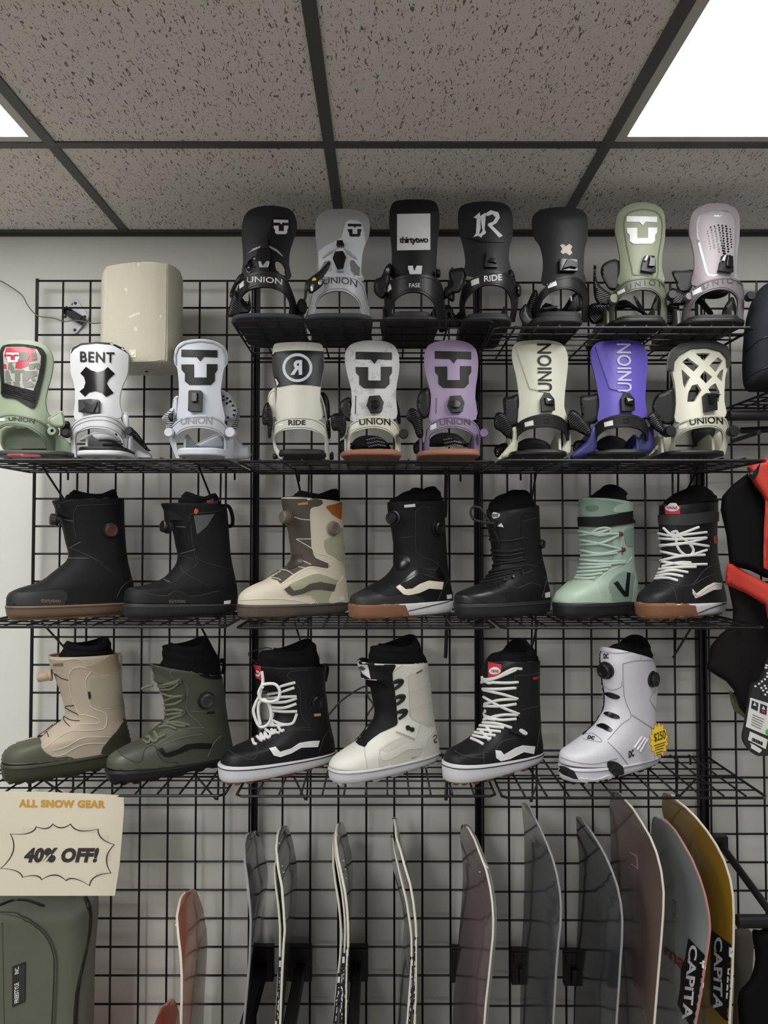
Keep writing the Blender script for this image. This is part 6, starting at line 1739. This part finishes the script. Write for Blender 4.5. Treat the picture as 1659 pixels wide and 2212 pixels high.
board('black topped snowboard half hidden behind a dark one with cracked film', cM, (322, 285), [(314, 310), (302, 360), (308, 450), (325, 580), (335, 700), (335, 870), (325, 1000), (312, 1260)], [(345, 320), (370, 420), (385, 520), (385, 700), (370, 900), (335, 1260)], BM['black'], E_LIGHT, 1.96)
board('dark grey snowboard with cracked plastic film along its edge', cM, (345, 130), [(320, 170), (312, 250), (325, 370), (345, 470), (355, 600), (362, 720), (355, 800), (345, 1000), (335, 1260)], [(375, 160), (405, 230), (425, 330), (428, 430), (425, 550), (412, 700), (402, 800), (385, 950), (358, 1260)], BM['dark_grey'], E_LIGHT, 1.94, [(345, 350, 7), (352, 385, 8), (358, 420, 6), (415, 210, 8)])
board('left board of the tight trio with three pale edges', cM, (650, 165), [(642, 240), (643, 350), (655, 450), (672, 550), (683, 650), (690, 750), (680, 900), (665, 1020), (645, 1260)], [(668, 200), (690, 300), (705, 450), (708, 650), (696, 900), (668, 1260)], BM['black'], E_LIGHT, 1.97)
board('middle board of the tight trio with three pale edges', cM, (658, 148), [(652, 200), (656, 290), (675, 400), (693, 500), (705, 600), (712, 700), (708, 850), (695, 1000), (690, 1260)], [(690, 190), (715, 300), (725, 450), (726, 700), (716, 900), (700, 1260)], BM['black'], E_LIGHT, 1.96)
board('right board of the tight trio, grey nose with crinkled film', cM, (675, 108), [(660, 140), (656, 200), (668, 300), (690, 400), (710, 500), (722, 600), (728, 700), (728, 820), (720, 900), (715, 1260)], [(692, 130), (720, 200), (742, 280), (750, 360), (748, 500), (742, 650), (736, 800), (726, 1000), (718, 1260)], BM['dark_grey'], E_LIGHT, 1.95, [(700, 320, 8), (708, 370, 8), (715, 420, 6), (725, 160, 6)])
board('edge-on snowboard in the middle with the taller pointed tip', cM, (988, 80), [(1005, 180), (1030, 260), (1060, 370), (1085, 450), (1105, 560), (1118, 680), (1122, 760), (1122, 900), (1120, 1100), (1112, 1260)], [(1015, 160), (1045, 260), (1072, 370), (1090, 450), (1104, 540), (1110, 680), (1112, 900), (1105, 1260)], BM['dark'], E_LIGHT, 1.95, [(1075, 370, 6)])
board('edge-on snowboard in the middle with the lower dark tip', cM, (980, 185), [(995, 260), (1015, 340), (1040, 450), (1065, 550), (1085, 680), (1095, 760), (1095, 880), (1085, 1050), (1070, 1260)], [(975, 230), (990, 340), (1020, 480), (1050, 600), (1060, 680), (1042, 850), (1030, 1000), (1020, 1260)], BM['clear_grey'], E_LIGHT, 1.95)
board('slim dark board pressed against the mauve one, showing only an edge', cM, (1412, 120), [(1440, 140), (1470, 195), (1506, 285), (1540, 375), (1562, 470), (1575, 560), (1580, 660), (1578, 750), (1568, 850), (1553, 1000), (1538, 1130), (1528, 1260)], [(1400, 160), (1400, 210), (1408, 290), (1408, 420), (1400, 560), (1392, 680), (1382, 800), (1368, 950), (1356, 1100), (1350, 1260)], BM['black'], E_GREY, 1.965)
board('mauve snowboard reflecting the wire grid', cM, (1400, 122), [(1425, 135), (1455, 190), (1490, 280), (1525, 370), (1548, 470), (1561, 560), (1567, 660), (1565, 750), (1555, 850), (1540, 1000), (1525, 1130), (1515, 1260)], [(1385, 160), (1382, 210), (1395, 290), (1398, 420), (1390, 560), (1380, 680), (1370, 800), (1355, 950), (1345, 1100), (1338, 1260)], BM['mauve'], E_LIGHT, 1.94, [(1490, 385, 7), (1545, 350, 12), (1525, 340, 8)])
board('translucent grey snowboard wrapped in wrinkled plastic film', cN, (150, 108), [(185, 130), (215, 190), (250, 260), (290, 350), (325, 440), (350, 530), (370, 640), (378, 740), (375, 850), (362, 960), (350, 1100), (342, 1250), (330, 1467)], [(140, 130), (145, 180), (155, 260), (158, 400), (158, 600), (152, 800), (140, 1000), (135, 1200), (130, 1467)], BM['clear_grey'], E_GREY, 1.95, [(345, 458, 8)])
board('slate grey snowboard with sharp square lower reflections', cN, (490, 195), [(520, 215), (560, 270), (605, 340), (650, 420), (690, 510), (725, 610), (748, 720), (757, 820), (755, 950), (745, 1080), (735, 1250), (720, 1467)], [(478, 220), (482, 300), (495, 400), (498, 500), (493, 700), (485, 900), (472, 1100), (465, 1300), (462, 1467)], BM['slate'], E_GREY, 1.95)
t3, tr3 = board('tall rose brown snowboard with cream edge', cN, (725, 40), [(770, 75), (820, 130), (875, 215), (930, 310), (970, 410), (998, 520), (1013, 650), (1010, 780), (1000, 920), (985, 1100), (970, 1280), (955, 1467)], [(692, 70), (685, 130), (690, 250), (692, 400), (698, 600), (700, 800), (710, 1100), (720, 1467)], BM['rose_brown'], E_LIGHT, 1.95)
prints('board_emblem_print', t3, tr3, [cN((800, 395), (850, 425), (856, 512), (812, 480), (815, 472), (848, 496), (843, 432), (805, 408))], mat('print_rose_pale', '9a8a86', .4), .0008)
t4, tr4 = board('pale grey snowboard with red edge and black brand sticker', cN, (985, 197), [(1030, 210), (1085, 270), (1140, 360), (1190, 450), (1235, 560), (1270, 670), (1292, 780), (1300, 870), (1292, 960), (1270, 1100), (1240, 1300), (1210, 1467)], [(950, 230), (943, 290), (950, 400), (962, 550), (972, 700), (975, 1000), (970, 1467)], BM['pale_grey'], E_RED, 1.93)
t5, tr5 = board('golden yellow snowboard at the right end of the rack', cN, (1045, 48), [(1090, 80), (1150, 125), (1215, 190), (1280, 270), (1340, 360), (1390, 460), (1425, 570), (1443, 680), (1447, 800), (1445, 960), (1440, 1100), (1430, 1300), (1420, 1467)], [(1008, 75), (1010, 150), (1030, 230), (1070, 330), (1090, 500), (1110, 800), (1130, 1467)], BM['gold'], E_LIGHT, 1.96)
prints('board_emblem_print', t4, tr4, [cN((1070, 692), (1095, 715), (1092, 808), (1068, 785), (1070, 778), (1086, 790), (1088, 722), (1070, 705))], mat('print_slate', '6b7476', .4), .0008)
lettering('lettering_print', t4, tr4, 'ma', cN((1020, 985), (1150, 1080), (1145, 1150), (1015, 1030)), mat('print_red', '8a3238', .5), bold=.03)
K_ST = mat('sticker_black', '161617', .35)
for t_, tr_, poly, q, q2 in ((t4, tr4, [(1170, 936), (1286, 1060), (1280, 1110), (1212, 1480), (1180, 1480), (1102, 1345), (1120, 1250), (1125, 1130), (1150, 1060)], [(1232, 985), (1196, 1450), (1132, 1440), (1180, 975)], [(1262, 1075), (1282, 1085), (1278, 1130), (1258, 1120)]),
                             (t5, tr5, [(1312, 886), (1446, 985), (1432, 1458), (1392, 1440), (1305, 1342), (1308, 1150)], [(1384, 925), (1386, 1400), (1326, 1370), (1334, 935)], [(1425, 992), (1442, 1000), (1440, 1055), (1424, 1050)])):
    st = decal('brand_sticker', t_, tr_, cN(*poly), K_ST, .002, 7)
    lettering('sticker_lettering', st, tr_, 'CAPiTA', cN(*q), B_PRW, bold=.03, off=.0032)
    prints('sticker_print', st, tr_, [cN(*q2)] + [cN((q2[0][0] - 8 - k * 3, q2[0][1] + 130 + k * 50), (q2[0][0] - 2 - k * 3, q2[0][1] + 132 + k * 50), (q2[0][0] - 5 - k * 3, q2[0][1] + 170 + k * 50), (q2[0][0] - 11 - k * 3, q2[0][1] + 168 + k * 50)) for k in range(4)], B_PRW, .0032)

# black stickers folded over the near edges
def edge_sticker(parent_label, pts, Dn, wpx=22):
    t = next(o for o in COL.objects if o.get('label') == parent_label)
    P = cM(*pts)
    w = wpx / 2.6758 / 2
    left = [(x - w, y) for x, y in P]; right = [(x + w, y) for x, y in P]
    o = obj('edge_sticker', plate_bm(left + right[::-1], Dn, .004, 8), K_ST, t, smooth=0)
    rnd = random.Random(int(pts[0][0]))
    bm = bmesh.new()
    Q = densify_open(P, 3.0)
    big = True
    i = 2
    while i < len(Q) - 3:
        n_ = rnd.randint(1, 3) if i > 8 else 5
        xo = rnd.choice((-w * .45, 0, w * .4)) if i > 8 else 0
        ww = rnd.uniform(.12, .3) * w if i > 8 else w * .6
        a, b = Q[i], Q[min(len(Q) - 1, i + n_)]
        v = [bm.verts.new(at(x, y, Dn - .0006)) for x, y in ((a[0] + xo - ww, a[1]), (a[0] + xo + ww, a[1]), (b[0] + xo + ww, b[1] - 1), (b[0] + xo - ww, b[1] - 1))]
        bm.faces.new(v)
        i += rnd.randint(1, 3) if i > 8 else n_ + 3
    obj('sticker_print', bm, B_PRW, o, smooth=0, recalc=False)
yv = 1.805 - CAM_D
edge_sticker('dark grey snowboard with cracked plastic film along its edge', [(358, 788), (352, 900), (345, 1050), (338, 1180)], yv)
edge_sticker('black topped snowboard half hidden behind a dark one with cracked film', [(336, 880), (332, 1000), (325, 1120), (318, 1245)], yv + .004)
edge_sticker('right board of the tight trio, grey nose with crinkled film', [(724, 818), (720, 950), (716, 1100), (712, 1262)], yv)
edge_sticker('middle board of the tight trio with three pale edges', [(702, 858), (697, 1000), (690, 1130), (686, 1262)], yv + .002)
edge_sticker('left board of the tight trio with three pale edges', [(676, 975), (668, 1080), (658, 1180), (650, 1262)], yv + .004)
edge_sticker('edge-on snowboard in the middle with the taller pointed tip', [(1120, 762), (1118, 900), (1116, 1060), (1112, 1205)], yv)
edge_sticker('edge-on snowboard in the middle with the lower dark tip', [(1096, 875), (1092, 1000), (1086, 1130), (1078, 1262)], yv)

# rack arms bolted to the grid, pointing out into the room
RK = mat('rack_black_plastic', '161617', .5)
LB = ['below the dark grey board by the left post', 'right of the cracked film board', 'right of the tight trio of boards', 'left of the mauve snowboard', 'left of the wrinkled film board', 'left of the slate grey board']
for i, (px, py) in enumerate(((568, 2078), (650, 2078), (771, 2078), (996, 2080), (1128, 2085), (1240, 2087))):
    c = at(px, py, -.015)
    t = thing('rack_arm', 'black snowboard rack arm on the grid, ' + LB[i], 'rack arm', (c.x, -.01, c.z - .05), 'black snowboard rack arms')
    bm = bmesh.new(); add_box(bm, c.x - .03, c.x + .03, -.026, -.0075, c.z - .047, c.z + .047); add_box(bm, c.x - .026, c.x + .026, -.032, -.026, c.z + .012, c.z + .042)
    obj('back_plate', bm, RK, t, bevel=.002)
    bm = bmesh.new(); add_box(bm, c.x - .013, c.x + .013, -.36 if i < 3 else -.045, -.026, c.z - .034, c.z + .004)
    obj('arm', bm, RK, t, bevel=.003)
# ---------------------------------------------------------------- speaker, wall bracket and cable
cS = Crop(0, 540, 3.1904)
SPK = mat('speaker_beige_plastic', 'b9b5a5', .5, vary=.02); SPG = mat('speaker_grille_cloth', 'b0ac9b', .8, bump=.5, bscale=420, vary=.05)
plan = [(216, -.11), (219, -.17), (226, -.205), (234, -.212), (262, -.228), (300, -.236), (335, -.235), (361, -.228), (378, -.205), (389, -.17), (394, -.12), (384, -.07), (230, -.06)]
zt_, zb_ = at(300, 566, -.235).z, at(300, 781, -.235).z
bm = bmesh.new()
P3 = [Vector((at(x, 800, y).x, y, 0)) for x, y in plan]
cx_ = sum(p.x for p in P3) / len(P3); cy_ = sum(p.y for p in P3) / len(P3)
rings = []
for z, k in ((zb_ + .001, .97), (zb_, .95), (zb_ + .003, .995), (zb_ + .01, 1.0), (zt_ - .01, 1.0), (zt_ - .002, .985), (zt_, .96)):
    zz = z
    rings.append([bm.verts.new((cx_ + (p.x - cx_) * k, cy_ + (p.y - cy_) * k, zz)) for p in P3])
rings = rings[1:]
for A, B_ in zip(rings, rings[1:]):
    for k in range(len(P3)):
        j = (k + 1) % len(P3)
        bm.faces.new((A[k], A[j], B_[j], B_[k]))
bm.faces.new(rings[0][::-1]); bm.faces.new(rings[-1])
t = thing('wall_speaker', 'beige wall speaker with curved grille hanging above the white bindings', 'speaker', (cx_, cy_, zb_))
spt = bvh_of(bm)
obj('cabinet', bm, SPK, t, smooth=35)
decal('grille', t, spt, cS((741, 118), (850, 98), (960, 84), (1060, 88), (1148, 108), (1146, 430), (1138, 758), (1000, 766), (860, 770), (728, 764), (733, 400)), SPG, .0022, 7)
decal('logo_badge', t, spt, cS((895, 690), (943, 688), (944, 742), (896, 744)), mat('badge_ivory', 'd0ccba', .4), .0036, 6)
decal('badge_mark', t, spt, cS((918, 700), (936, 715), (918, 732), (906, 716)), mat('badge_silver', 'e2dfd2', .3), .0044, 4)
for q in ([(860, 265), (878, 262), (882, 285), (868, 292)], [(890, 460), (930, 440), (965, 430), (968, 445), (930, 458), (900, 472)], [(1098, 455), (1112, 448), (1116, 470), (1102, 474)], [(925, 535), (945, 530), (950, 560), (930, 562)]):
    decal('scuff_mark', t, spt, cS(*q), mat('scuff_pale', 'd3cfbf', .8), .0026, 4)
hc = at(*cS.p(1010, 848), -.13); hc.z = zb_
bm = bmesh.new(); add_lathe(bm, hc, (0, 0, -1), [(.024, 0), (.024, .0015), (.012, .0025), (.01, .0015)], 24); obj('mount_socket', bm, SPK, t)
bm = bmesh.new(); add_lathe(bm, hc + Vector((0, 0, -.0015)), (0, 0, -1), [(.005, 0), (.005, .0015)], 16); obj('screw_hole', bm, B_BLK, t)
# hanging arm from the cabinet back to the wall
bm = bmesh.new(); add_box(bm, cx_ - .012, cx_ + .012, -.07, WALL_Y - .001, zt_ - .12, zt_ - .09); obj('support_arm', bm, B_BLK, t)

cW = Crop(40, 590, 8.295)
PLT = mat('bracket_silver_paint', 'a9aab0', .4, metal=.2)
t = thing('wall_bracket', 'silver diamond-shaped wall bracket with black arm, left of the speaker', 'wall bracket', at(163, 685, .05))
bm = plate_bm(cW((1000, 482), (1025, 470), (1050, 484), (1250, 760), (1258, 792), (1245, 820), (1040, 1072), (1016, 1088), (990, 1070), (800, 820), (784, 790), (796, 755)), .047, .0045, 5)
obj('plate', bm, PLT, t, bevel=.001)
for x, y in ((1020, 540), (1188, 780), (1010, 1018), (840, 780)):
    p = at(*cW.p(x, y), .047)
    bm = bmesh.new(); add_lathe(bm, p, (0, -1, 0), [(.0042, 0), (.0042, .001), (.003, .0016)], 14); obj('screw', bm, B_BLK, t)
a_, b_ = at(*cW.p(860, 680), .03), at(*cW.p(1170, 870), .044)
bm = bmesh.new()
d_ = (b_ - a_).normalized(); s_ = Vector((d_.z, 0, -d_.x)).normalized() * .0115
vs = []
for p in (a_, b_):
    for q in (-1, 1):
        for dy in (0, -.02):
            vs.append(bm.verts.new(p + s_ * q + Vector((0, dy + .0, 0))))
bmesh.ops.convex_hull(bm, input=vs)
obj('arm', bm, B_GLO, t, bevel=.002)
bm = bmesh.new()
pts = [(-40, 200), (0, 212), (60, 245), (150, 310), (190, 380), (240, 440), (285, 460), (370, 470), (440, 492), (520, 485), (600, 495), (640, 505), (700, 502)]
add_tube(bm, [at(*cS.p(x, y), -.012 if x > 200 else -.012 + (200 - x) * .00018) for x, y in smooth_path(pts, sub=5)], .0017, 6)
prop(obj('speaker_cable', bm, mat('cable_brown_grey', '6f675a', .6)), 'thin grey brown speaker cable running in from the left edge', 'cable')

# ---------------------------------------------------------------- sale sign
PAP = mat('sign_cream_paper', 'd3ccb7', .8, bump=.06, bscale=80, vary=.02)
sy0 = -.3525
def signd(x, y):
    u = max(0, (x - 170) / 95)
    v = max(0, (y - 1712) / 223)
    return sy0 + .022 * u * u * (.25 + .75 * v) - .006 * v
c = at(130, 1935, sy0)
t = thing('sale_sign', 'cream paper sale sign hanging from the bottom shelf', 'sign', c)
bm = plate_bm([(-30, 1709), (100, 1711), (267, 1718), (268, 1745), (264, 1800), (258, 1870), (248, 1935), (100, 1935), (-30, 1935)], signd, .0012, 7)
sgt = bvh_of(bm)
obj('paper', bm, PAP, t)
lettering('heading_lettering', t, sgt, 'ALL SNOW GEAR', cL((135, 88), (758, 95), (756, 152), (135, 146)), mat('print_gold', 'c08f33', .6), bold=.06, spacing=1.1, fallY=sy0)
lettering('offer_lettering', t, sgt, '40% OFF!', cL((190, 434), (716, 434), (692, 542), (166, 542)), mat('print_ink_black', '2a2727', .6), bold=.06, spacing=1.05, fallY=sy0)
sp_ = [(70, 333), (258, 280), (378, 260), (508, 260), (708, 298), (825, 412), (800, 618), (645, 710), (475, 675), (298, 668), (158, 650), (0, 585)]
path = []
ccx, ccy = 420, 470
for a, b in zip(sp_, sp_[1:] + sp_[:1]):
    mx_, my_ = (a[0] + b[0]) / 2, (a[1] + b[1]) / 2
    dx_, dy_ = ccx - mx_, ccy - my_
    L_ = math.hypot(dx_, dy_); ch = math.hypot(b[0] - a[0], b[1] - a[1])
    m_ = (mx_ + dx_ / L_ * ch * .42, my_ + dy_ / L_ * ch * .42)
    for k in range(8):
        f = k / 8
        path.append(((1 - f) ** 2 * a[0] + 2 * f * (1 - f) * m_[0] + f * f * b[0], (1 - f) ** 2 * a[1] + 2 * f * (1 - f) * m_[1] + f * f * b[1]))
path.append(path[0])
inner = []
for i, p in enumerate(path):
    d = math.hypot(ccx - p[0], ccy - p[1])
    inner.append((p[0] + (ccx - p[0]) / d * 10, p[1] + (ccy - p[1]) / d * 10))
bm = bmesh.new()
for i in range(len(path) - 1):
    q = []
    for p in (path[i], path[i + 1], inner[i + 1], inner[i]):
        h_, n_ = hit(sgt, *cL.p(*p), sy0)
        if n_.dot(CAM - h_) < 0: n_ = -n_
        q.append(bm.verts.new(h_ + n_ * .0006))
    bm.faces.new(q)
obj('burst_outline', bm, mat('print_ink_brown', '3f3a38', .6), t, smooth=0)
dt = []
for (x0, x1, y0, y1) in ((565, 690, 288, 325), (730, 775, 345, 395), (758, 800, 470, 530), (520, 600, 655, 672), (690, 750, 612, 640), (165, 240, 295, 325)):
    y = y0
    while y < y1:
        x = x0
        while x < x1:
            dt.append(cL((x, y), (x + 3.4, y), (x + 3.4, y + 3.4), (x, y + 3.4)))
            x += 11
        y += 9
bm = bmesh.new()
for q in dt:
    vv = []
    for p in q:
        h_, n_ = hit(sgt, *p, sy0)
        if n_.dot(CAM - h_) < 0: n_ = -n_
        vv.append(bm.verts.new(h_ + n_ * .0005))
    bm.faces.new(vv)
o = obj('halftone_print', bm, mat('print_halftone', '8f887a', .7), t, smooth=0); o['kind'] = 'stuff'

# ---------------------------------------------------------------- green bag, bottom left
BGG = mat('bag_green_nylon', '565a4c', .6, bump=.15, bscale=500); BGS = mat('bag_side_grey_green', '63665e', .65, bump=.15, bscale=500)
t = thing('duffel_bag', 'green nylon bag with black piping under the paper sign', 'bag', at(60, 2500, -.2))
by = -.19
bm = pillow_bm(sm(cL((-260, 800), (100, 760), (640, 760), (705, 800), (702, 950), (685, 1150), (676, 1500), (668, 1900), (640, 2600), (-260, 2600)), 3), by, .11, 12, R=70)
bt = bvh_of(bm)
obj('body', bm, BGS, t, smooth=70)
decal('front_panel', t, bt, sm(cL((-100, 810), (300, 770), (590, 775), (628, 880), (622, 1040), (585, 1250), (535, 1500), (525, 1900), (-100, 1950)), 3), BGG, .004, 9, fallY=by)
decal('pocket', t, bt, sm(cL((-100, 912), (20, 915), (130, 930), (250, 982), (335, 1060), (385, 1170), (395, 1300), (378, 1700), (372, 1900), (-100, 1900)), 3), BGG, .009, 9, fallY=by)
lines('piping', t, bt, [cL((598, 775), (635, 870), (640, 980), (618, 1120), (580, 1300), (548, 1480), (535, 1699), (530, 1850))], B_BLK, .006, .002, fallY=by)
lines('zipper', t, bt, [cL((-30, 862), (40, 838), (110, 822), (190, 822), (320, 860))], B_BLK, .004, .003, fallY=by)
lines('stitching', t, bt, [cL((-30, 895), (60, 905), (150, 920), (270, 975), (355, 1055), (405, 1170), (415, 1300), (398, 1700)), cL((30, 960), (38, 1300), (44, 1699))], mat('bag_dark_seam', '3b3e34', .7), .0012, .0088, fallY=by)
pt = decal('label_patch', t, bt, cL((103, 1270), (200, 1235), (197, 1520), (103, 1562)), mat('patch_black', '1c1d1d', .6), .0105, 8, fallY=by)
lettering('patch_lettering', pt, bt, 'FREESTYLE', cL((120, 1532), (120, 1390), (152, 1378), (152, 1520)), B_PRW, bold=.03, off=.0118, fallY=by)
lettering('patch_lettering', pt, bt, 'INC.', cL((122, 1325), (124, 1275), (154, 1265), (152, 1316)), B_PRW, bold=.03, off=.0118, fallY=by)
lines('patch_border', pt, bt, [cL((160, 1530), (162, 1262)), cL((172, 1525), (174, 1258)), cL((184, 1520), (186, 1255))], mat('patch_grey_line', '5c5e5c', .6), .0005, .0112, curve=False, fallY=by)

# ---------------------------------------------------------------- right end: shelf, bag, hang rails, clothing
RKZ = at(1569, 884, 0).z
shelf(.945, 1.552, RKZ, 'black wire shelf at the right edge under a black bag')
KB = mat('black_nylon_blue', '1d2227', .8, bump=.5, bscale=40, spec=.2)
t = thing('black_bag', 'black fabric bag at the right edge, on the wire shelf above the jacket', 'bag', at(1700, 852, -.2))
bm = pillow_bm(sm([(1610, 842), (1603, 800), (1606, 730), (1614, 680), (1632, 635), (1665, 608), (1720, 600), (1780, 640), (1800, 740), (1795, 846), (1700, 848), (1640, 847)], 3), -.2, .09, 8, R=60)
bgt = bvh_of(bm)
obj('body', bm, KB, t, smooth=70)
lines('seam', t, bgt, [[(1612, 760), (1640, 735), (1665, 725)], [(1608, 820), (1640, 800), (1670, 790)]], B_BLK, .0015, .001, fallY=-.25)
def rail(name, a, b, r, label):
    bm = bmesh.new()
    d = (b - a).normalized()
    add_tube(bm, [a, a + d * .001, a + d * .003, b], r, 20, taper=lambda f: 1)
    return prop(obj(name, bm, m_tube, bevel=.001), label, 'hang rail', 'black hang rails at the right edge')
a = at(1574, 898, -.20); rail('hang_rail', a, a + Vector((.5, 0, .004)), .0135, 'thick black hang rail above the red collared jacket')
a = at(1600, 930, -.06); rail('hang_rail', a, a + Vector((.4, -.02, .014)), .009, 'thinner dark hang rail just under the thick one')
a = at(1592, 1990, -.27); rail('hang_rail', a, a + Vector((.5, 0, 0)), .0155, 'black hang rail beside the golden snowboard')
bm = bmesh.new()
a, b = at(1552, 1818, -.02), at(1668, 1976, -.26)
add_tube(bm, [a, b], .0095, 12)
add_box(bm, a.x - .02, a.x + .02, -.035, -.0075, a.z - .018, a.z + .018)
prop(obj('rail_bracket', bm, m_tube, bevel=.001), 'black slanting rail bracket right of the golden snowboard', 'bracket')
bm = bmesh.new()
a, b = at(1585, 952, -.02), at(1640, 934, -.2)
add_tube(bm, [a, b], .006, 10)
prop(obj('rail_bracket', bm, m_tube), 'thin black brace under the upper hang rail', 'bracket')

cR = Crop(1400, 600, 2.0116)
def cloth_pillow(poly, Y, T_, seed, amp=.008, R=30, sub=1, sp=7):
    bm = pillow_bm(cR(*poly), Y, T_, sp, R=R)
    rnd = random.Random(seed)
    w = [(rnd.uniform(18, 45), rnd.uniform(-8, 8), rnd.uniform(0, 6)) for _ in range(4)]
    for v in bm.verts:
        x, z = v.co.x, v.co.z
        v.co.y += amp * sum(math.sin(a_ * x + b_ * z + c_) for a_, b_, c_ in w) / 2
    return bm
JK = mat('jacket_black_shell', '0c0b0c', .9, bump=.35, bscale=40, spec=.15); JR = mat('jacket_red_shell', 'b03022', .7, bump=.3, bscale=40); JB = mat('trousers_dark_brown', '1a1617', .9, bump=.4, bscale=120, spec=.15)
t = thing('jacket', 'black snow jacket with bright red collar and hem band hanging at right', 'jacket', at(1640, 1290, -.22))
obj('body', cloth_pillow([(312, 950), (360, 900), (440, 848), (480, 890), (530, 940), (700, 930), (790, 1000), (800, 1400), (640, 1340), (500, 1300), (430, 1270), (345, 1250), (330, 1120), (305, 1010)], -.2, .03, 3, .012, R=14), JK, t, smooth=70)
obj('collar', cloth_pillow([(430, 826), (455, 802), (520, 778), (600, 770), (660, 790), (690, 840), (640, 960), (540, 985), (512, 985), (488, 940), (462, 905), (442, 865)], -.235, .022, 5, .01, R=14), JR, t, smooth=70)
obj('collar_lining', cloth_pillow([(440, 850), (470, 830), (490, 800), (480, 850), (460, 880), (450, 870)], -.262, .008, 6, .002), B_BLK, t)
obj('zip_flap', cloth_pillow([(510, 960), (530, 960), (528, 1110), (522, 1270), (500, 1260), (502, 1100)], -.252, .008, 7, .002), JR, t, smooth=70)
obj('hem_band', cloth_pillow([(342, 1245), (372, 1243), (430, 1278), (521, 1330), (640, 1360), (800, 1420), (800, 1560), (640, 1520), (540, 1490), (515, 1478), (508, 1420), (430, 1372), (334, 1332), (334, 1290)], -.235, .014, 8, .008, R=8), JR, t, smooth=70)
t = thing('snow_trousers', 'dark brown-black snow trousers hanging below the red hem band', 'trousers', at(1620, 1540, -.18))
obj('legs', cloth_pillow([(340, 1320), (430, 1360), (510, 1410), (800, 1530), (800, 2050), (480, 1930), (425, 1900), (392, 1868), (362, 1790), (330, 1750), (290, 1725), (255, 1700), (272, 1600), (310, 1548), (358, 1505), (362, 1440)], -.17, .028, 11, .014, R=14), JB, t, smooth=70)
t = thing('cord_garment', 'pale olive garment edge peeking out below the dark trousers', 'garment', at(1600, 1545, -.1))
cX = Crop(1459, 1400, 5.53)
obj('fabric', pillow_bm(sm(cX((640, 520), (700, 560), (850, 750), (835, 835), (780, 800), (690, 730)), 3), -.1, .01, 6, R=12), mat('olive_fabric', '6f6a4c', .8), t)
t = thing('sock_package', 'packaged dotted socks with printed card and green sticker at right edge', 'packaged socks', at(1640, 1630, -.27))
bm = plate_bm(sm(cX((816, 1050), (838, 940), (865, 770), (895, 600), (925, 450), (960, 420), (1020, 390), (1080, 250), (1130, 120), (1250, 100), (1280, 700), (1260, 1180), (1150, 1270), (1050, 1290), (960, 1280), (880, 1210), (828, 1130)), 3), -.275, .012, 6)
pk = bvh_of(bm)
obj('card', bm, mat('card_black', '202322', .5), t, bevel=.002)
ip = decal('info_panel', t, pk, cX((896, 592), (1250, 700), (1250, 1110), (840, 938)), mat('panel_white', 'd5d4cf', .6), .001, 8)
prints('icon_print', ip, pk, [cX((912, 622), (988, 655), (978, 752), (900, 715)), cX((1012, 660), (1092, 690), (1082, 800), (1002, 770))], mat('icon_navy', '20262e', .5), .0018)
prints('icon_print', ip, pk, [cX((1030, 735), (1066, 748), (1062, 775), (1026, 765))], TAG_RED, .0026)
prints('icon_print', ip, pk, [cX((944, 645), (962, 690), (922, 680)), cX((1048, 690), (1068, 735), (1026, 725))], B_PRW, .0026)
prints('text_print', ip, pk, [cX((918 - k * 5, 790 + k * 28), (1060 - k * 10, 850 + k * 28), (1060 - k * 10, 856 + k * 28), (918 - k * 5, 797 + k * 28)) for k in range(5)], B_PRB, .0018)
bp = decal('barcode_label', t, pk, cX((890, 994), (1100, 1090), (1076, 1206), (866, 1096)), mat('panel_white', 'd5d4cf'), .0012, 8)
prints('barcode_print', bp, pk, [cX((915 + k * 10, 1065 + k * 4.6), (920 + k * 10 + (k % 3) * 2, 1068 + k * 4.6), (912 + k * 10 + (k % 3) * 2, 1108 + k * 4.6), (907 + k * 10, 1104 + k * 4.6)) for k in range(13)], B_PRB, .002)
decal('torn_label', t, pk, cX((888, 1132), (930, 1150), (1030, 1212), (1022, 1232), (1000, 1252), (900, 1192), (905, 1160)), mat('panel_white', 'd5d4cf'), .0012, 8)
decal('green_sticker', t, pk, cX(*[(1110 + 40 * math.cos(k * math.pi / 8), 1000 + 42 * math.sin(k * math.pi / 8)) for k in range(16)]), mat('sticker_green', '45b23c', .5), .003, 5)
prints('sock_dots', t, pk, [cX(*[(x + 14 * math.cos(k * math.pi / 4), y + 13 * math.sin(k * math.pi / 4)) for k in range(8)]) for x, y in ((1090, 205), (1083, 235), (1100, 300), (1095, 340), (1068, 372), (1032, 398), (998, 425), (1066, 450), (1026, 475), (1080, 480), (1046, 505), (1098, 525), (1072, 555), (955, 455))], B_PRW, .001)
t = thing('hanging_garment', 'black garment on the lower hang rail at the right edge', 'garment', at(1650, 2300, -.25))
obj('fabric', pillow_bm(sm(cN((1560, 895), (1610, 885), (1760, 900), (1760, 1700), (1500, 1700), (1480, 1467), (1475, 1280), (1545, 1190), (1580, 1060)), 3), -.24, .04, 8, R=25), JK, t, smooth=70)
t = thing('hanging_garment', 'grey brown garment edge between the golden board and black garment', 'garment', at(1600, 2300, -.1))
obj('fabric', pillow_bm(sm(cN((1450, 885), (1540, 880), (1570, 960), (1560, 1200), (1540, 1700), (1440, 1700), (1450, 1200), (1445, 1010)), 3), -.1, .02, 8, R=20), mat('grey_brown_fabric', '57524f', .8), t, smooth=70)
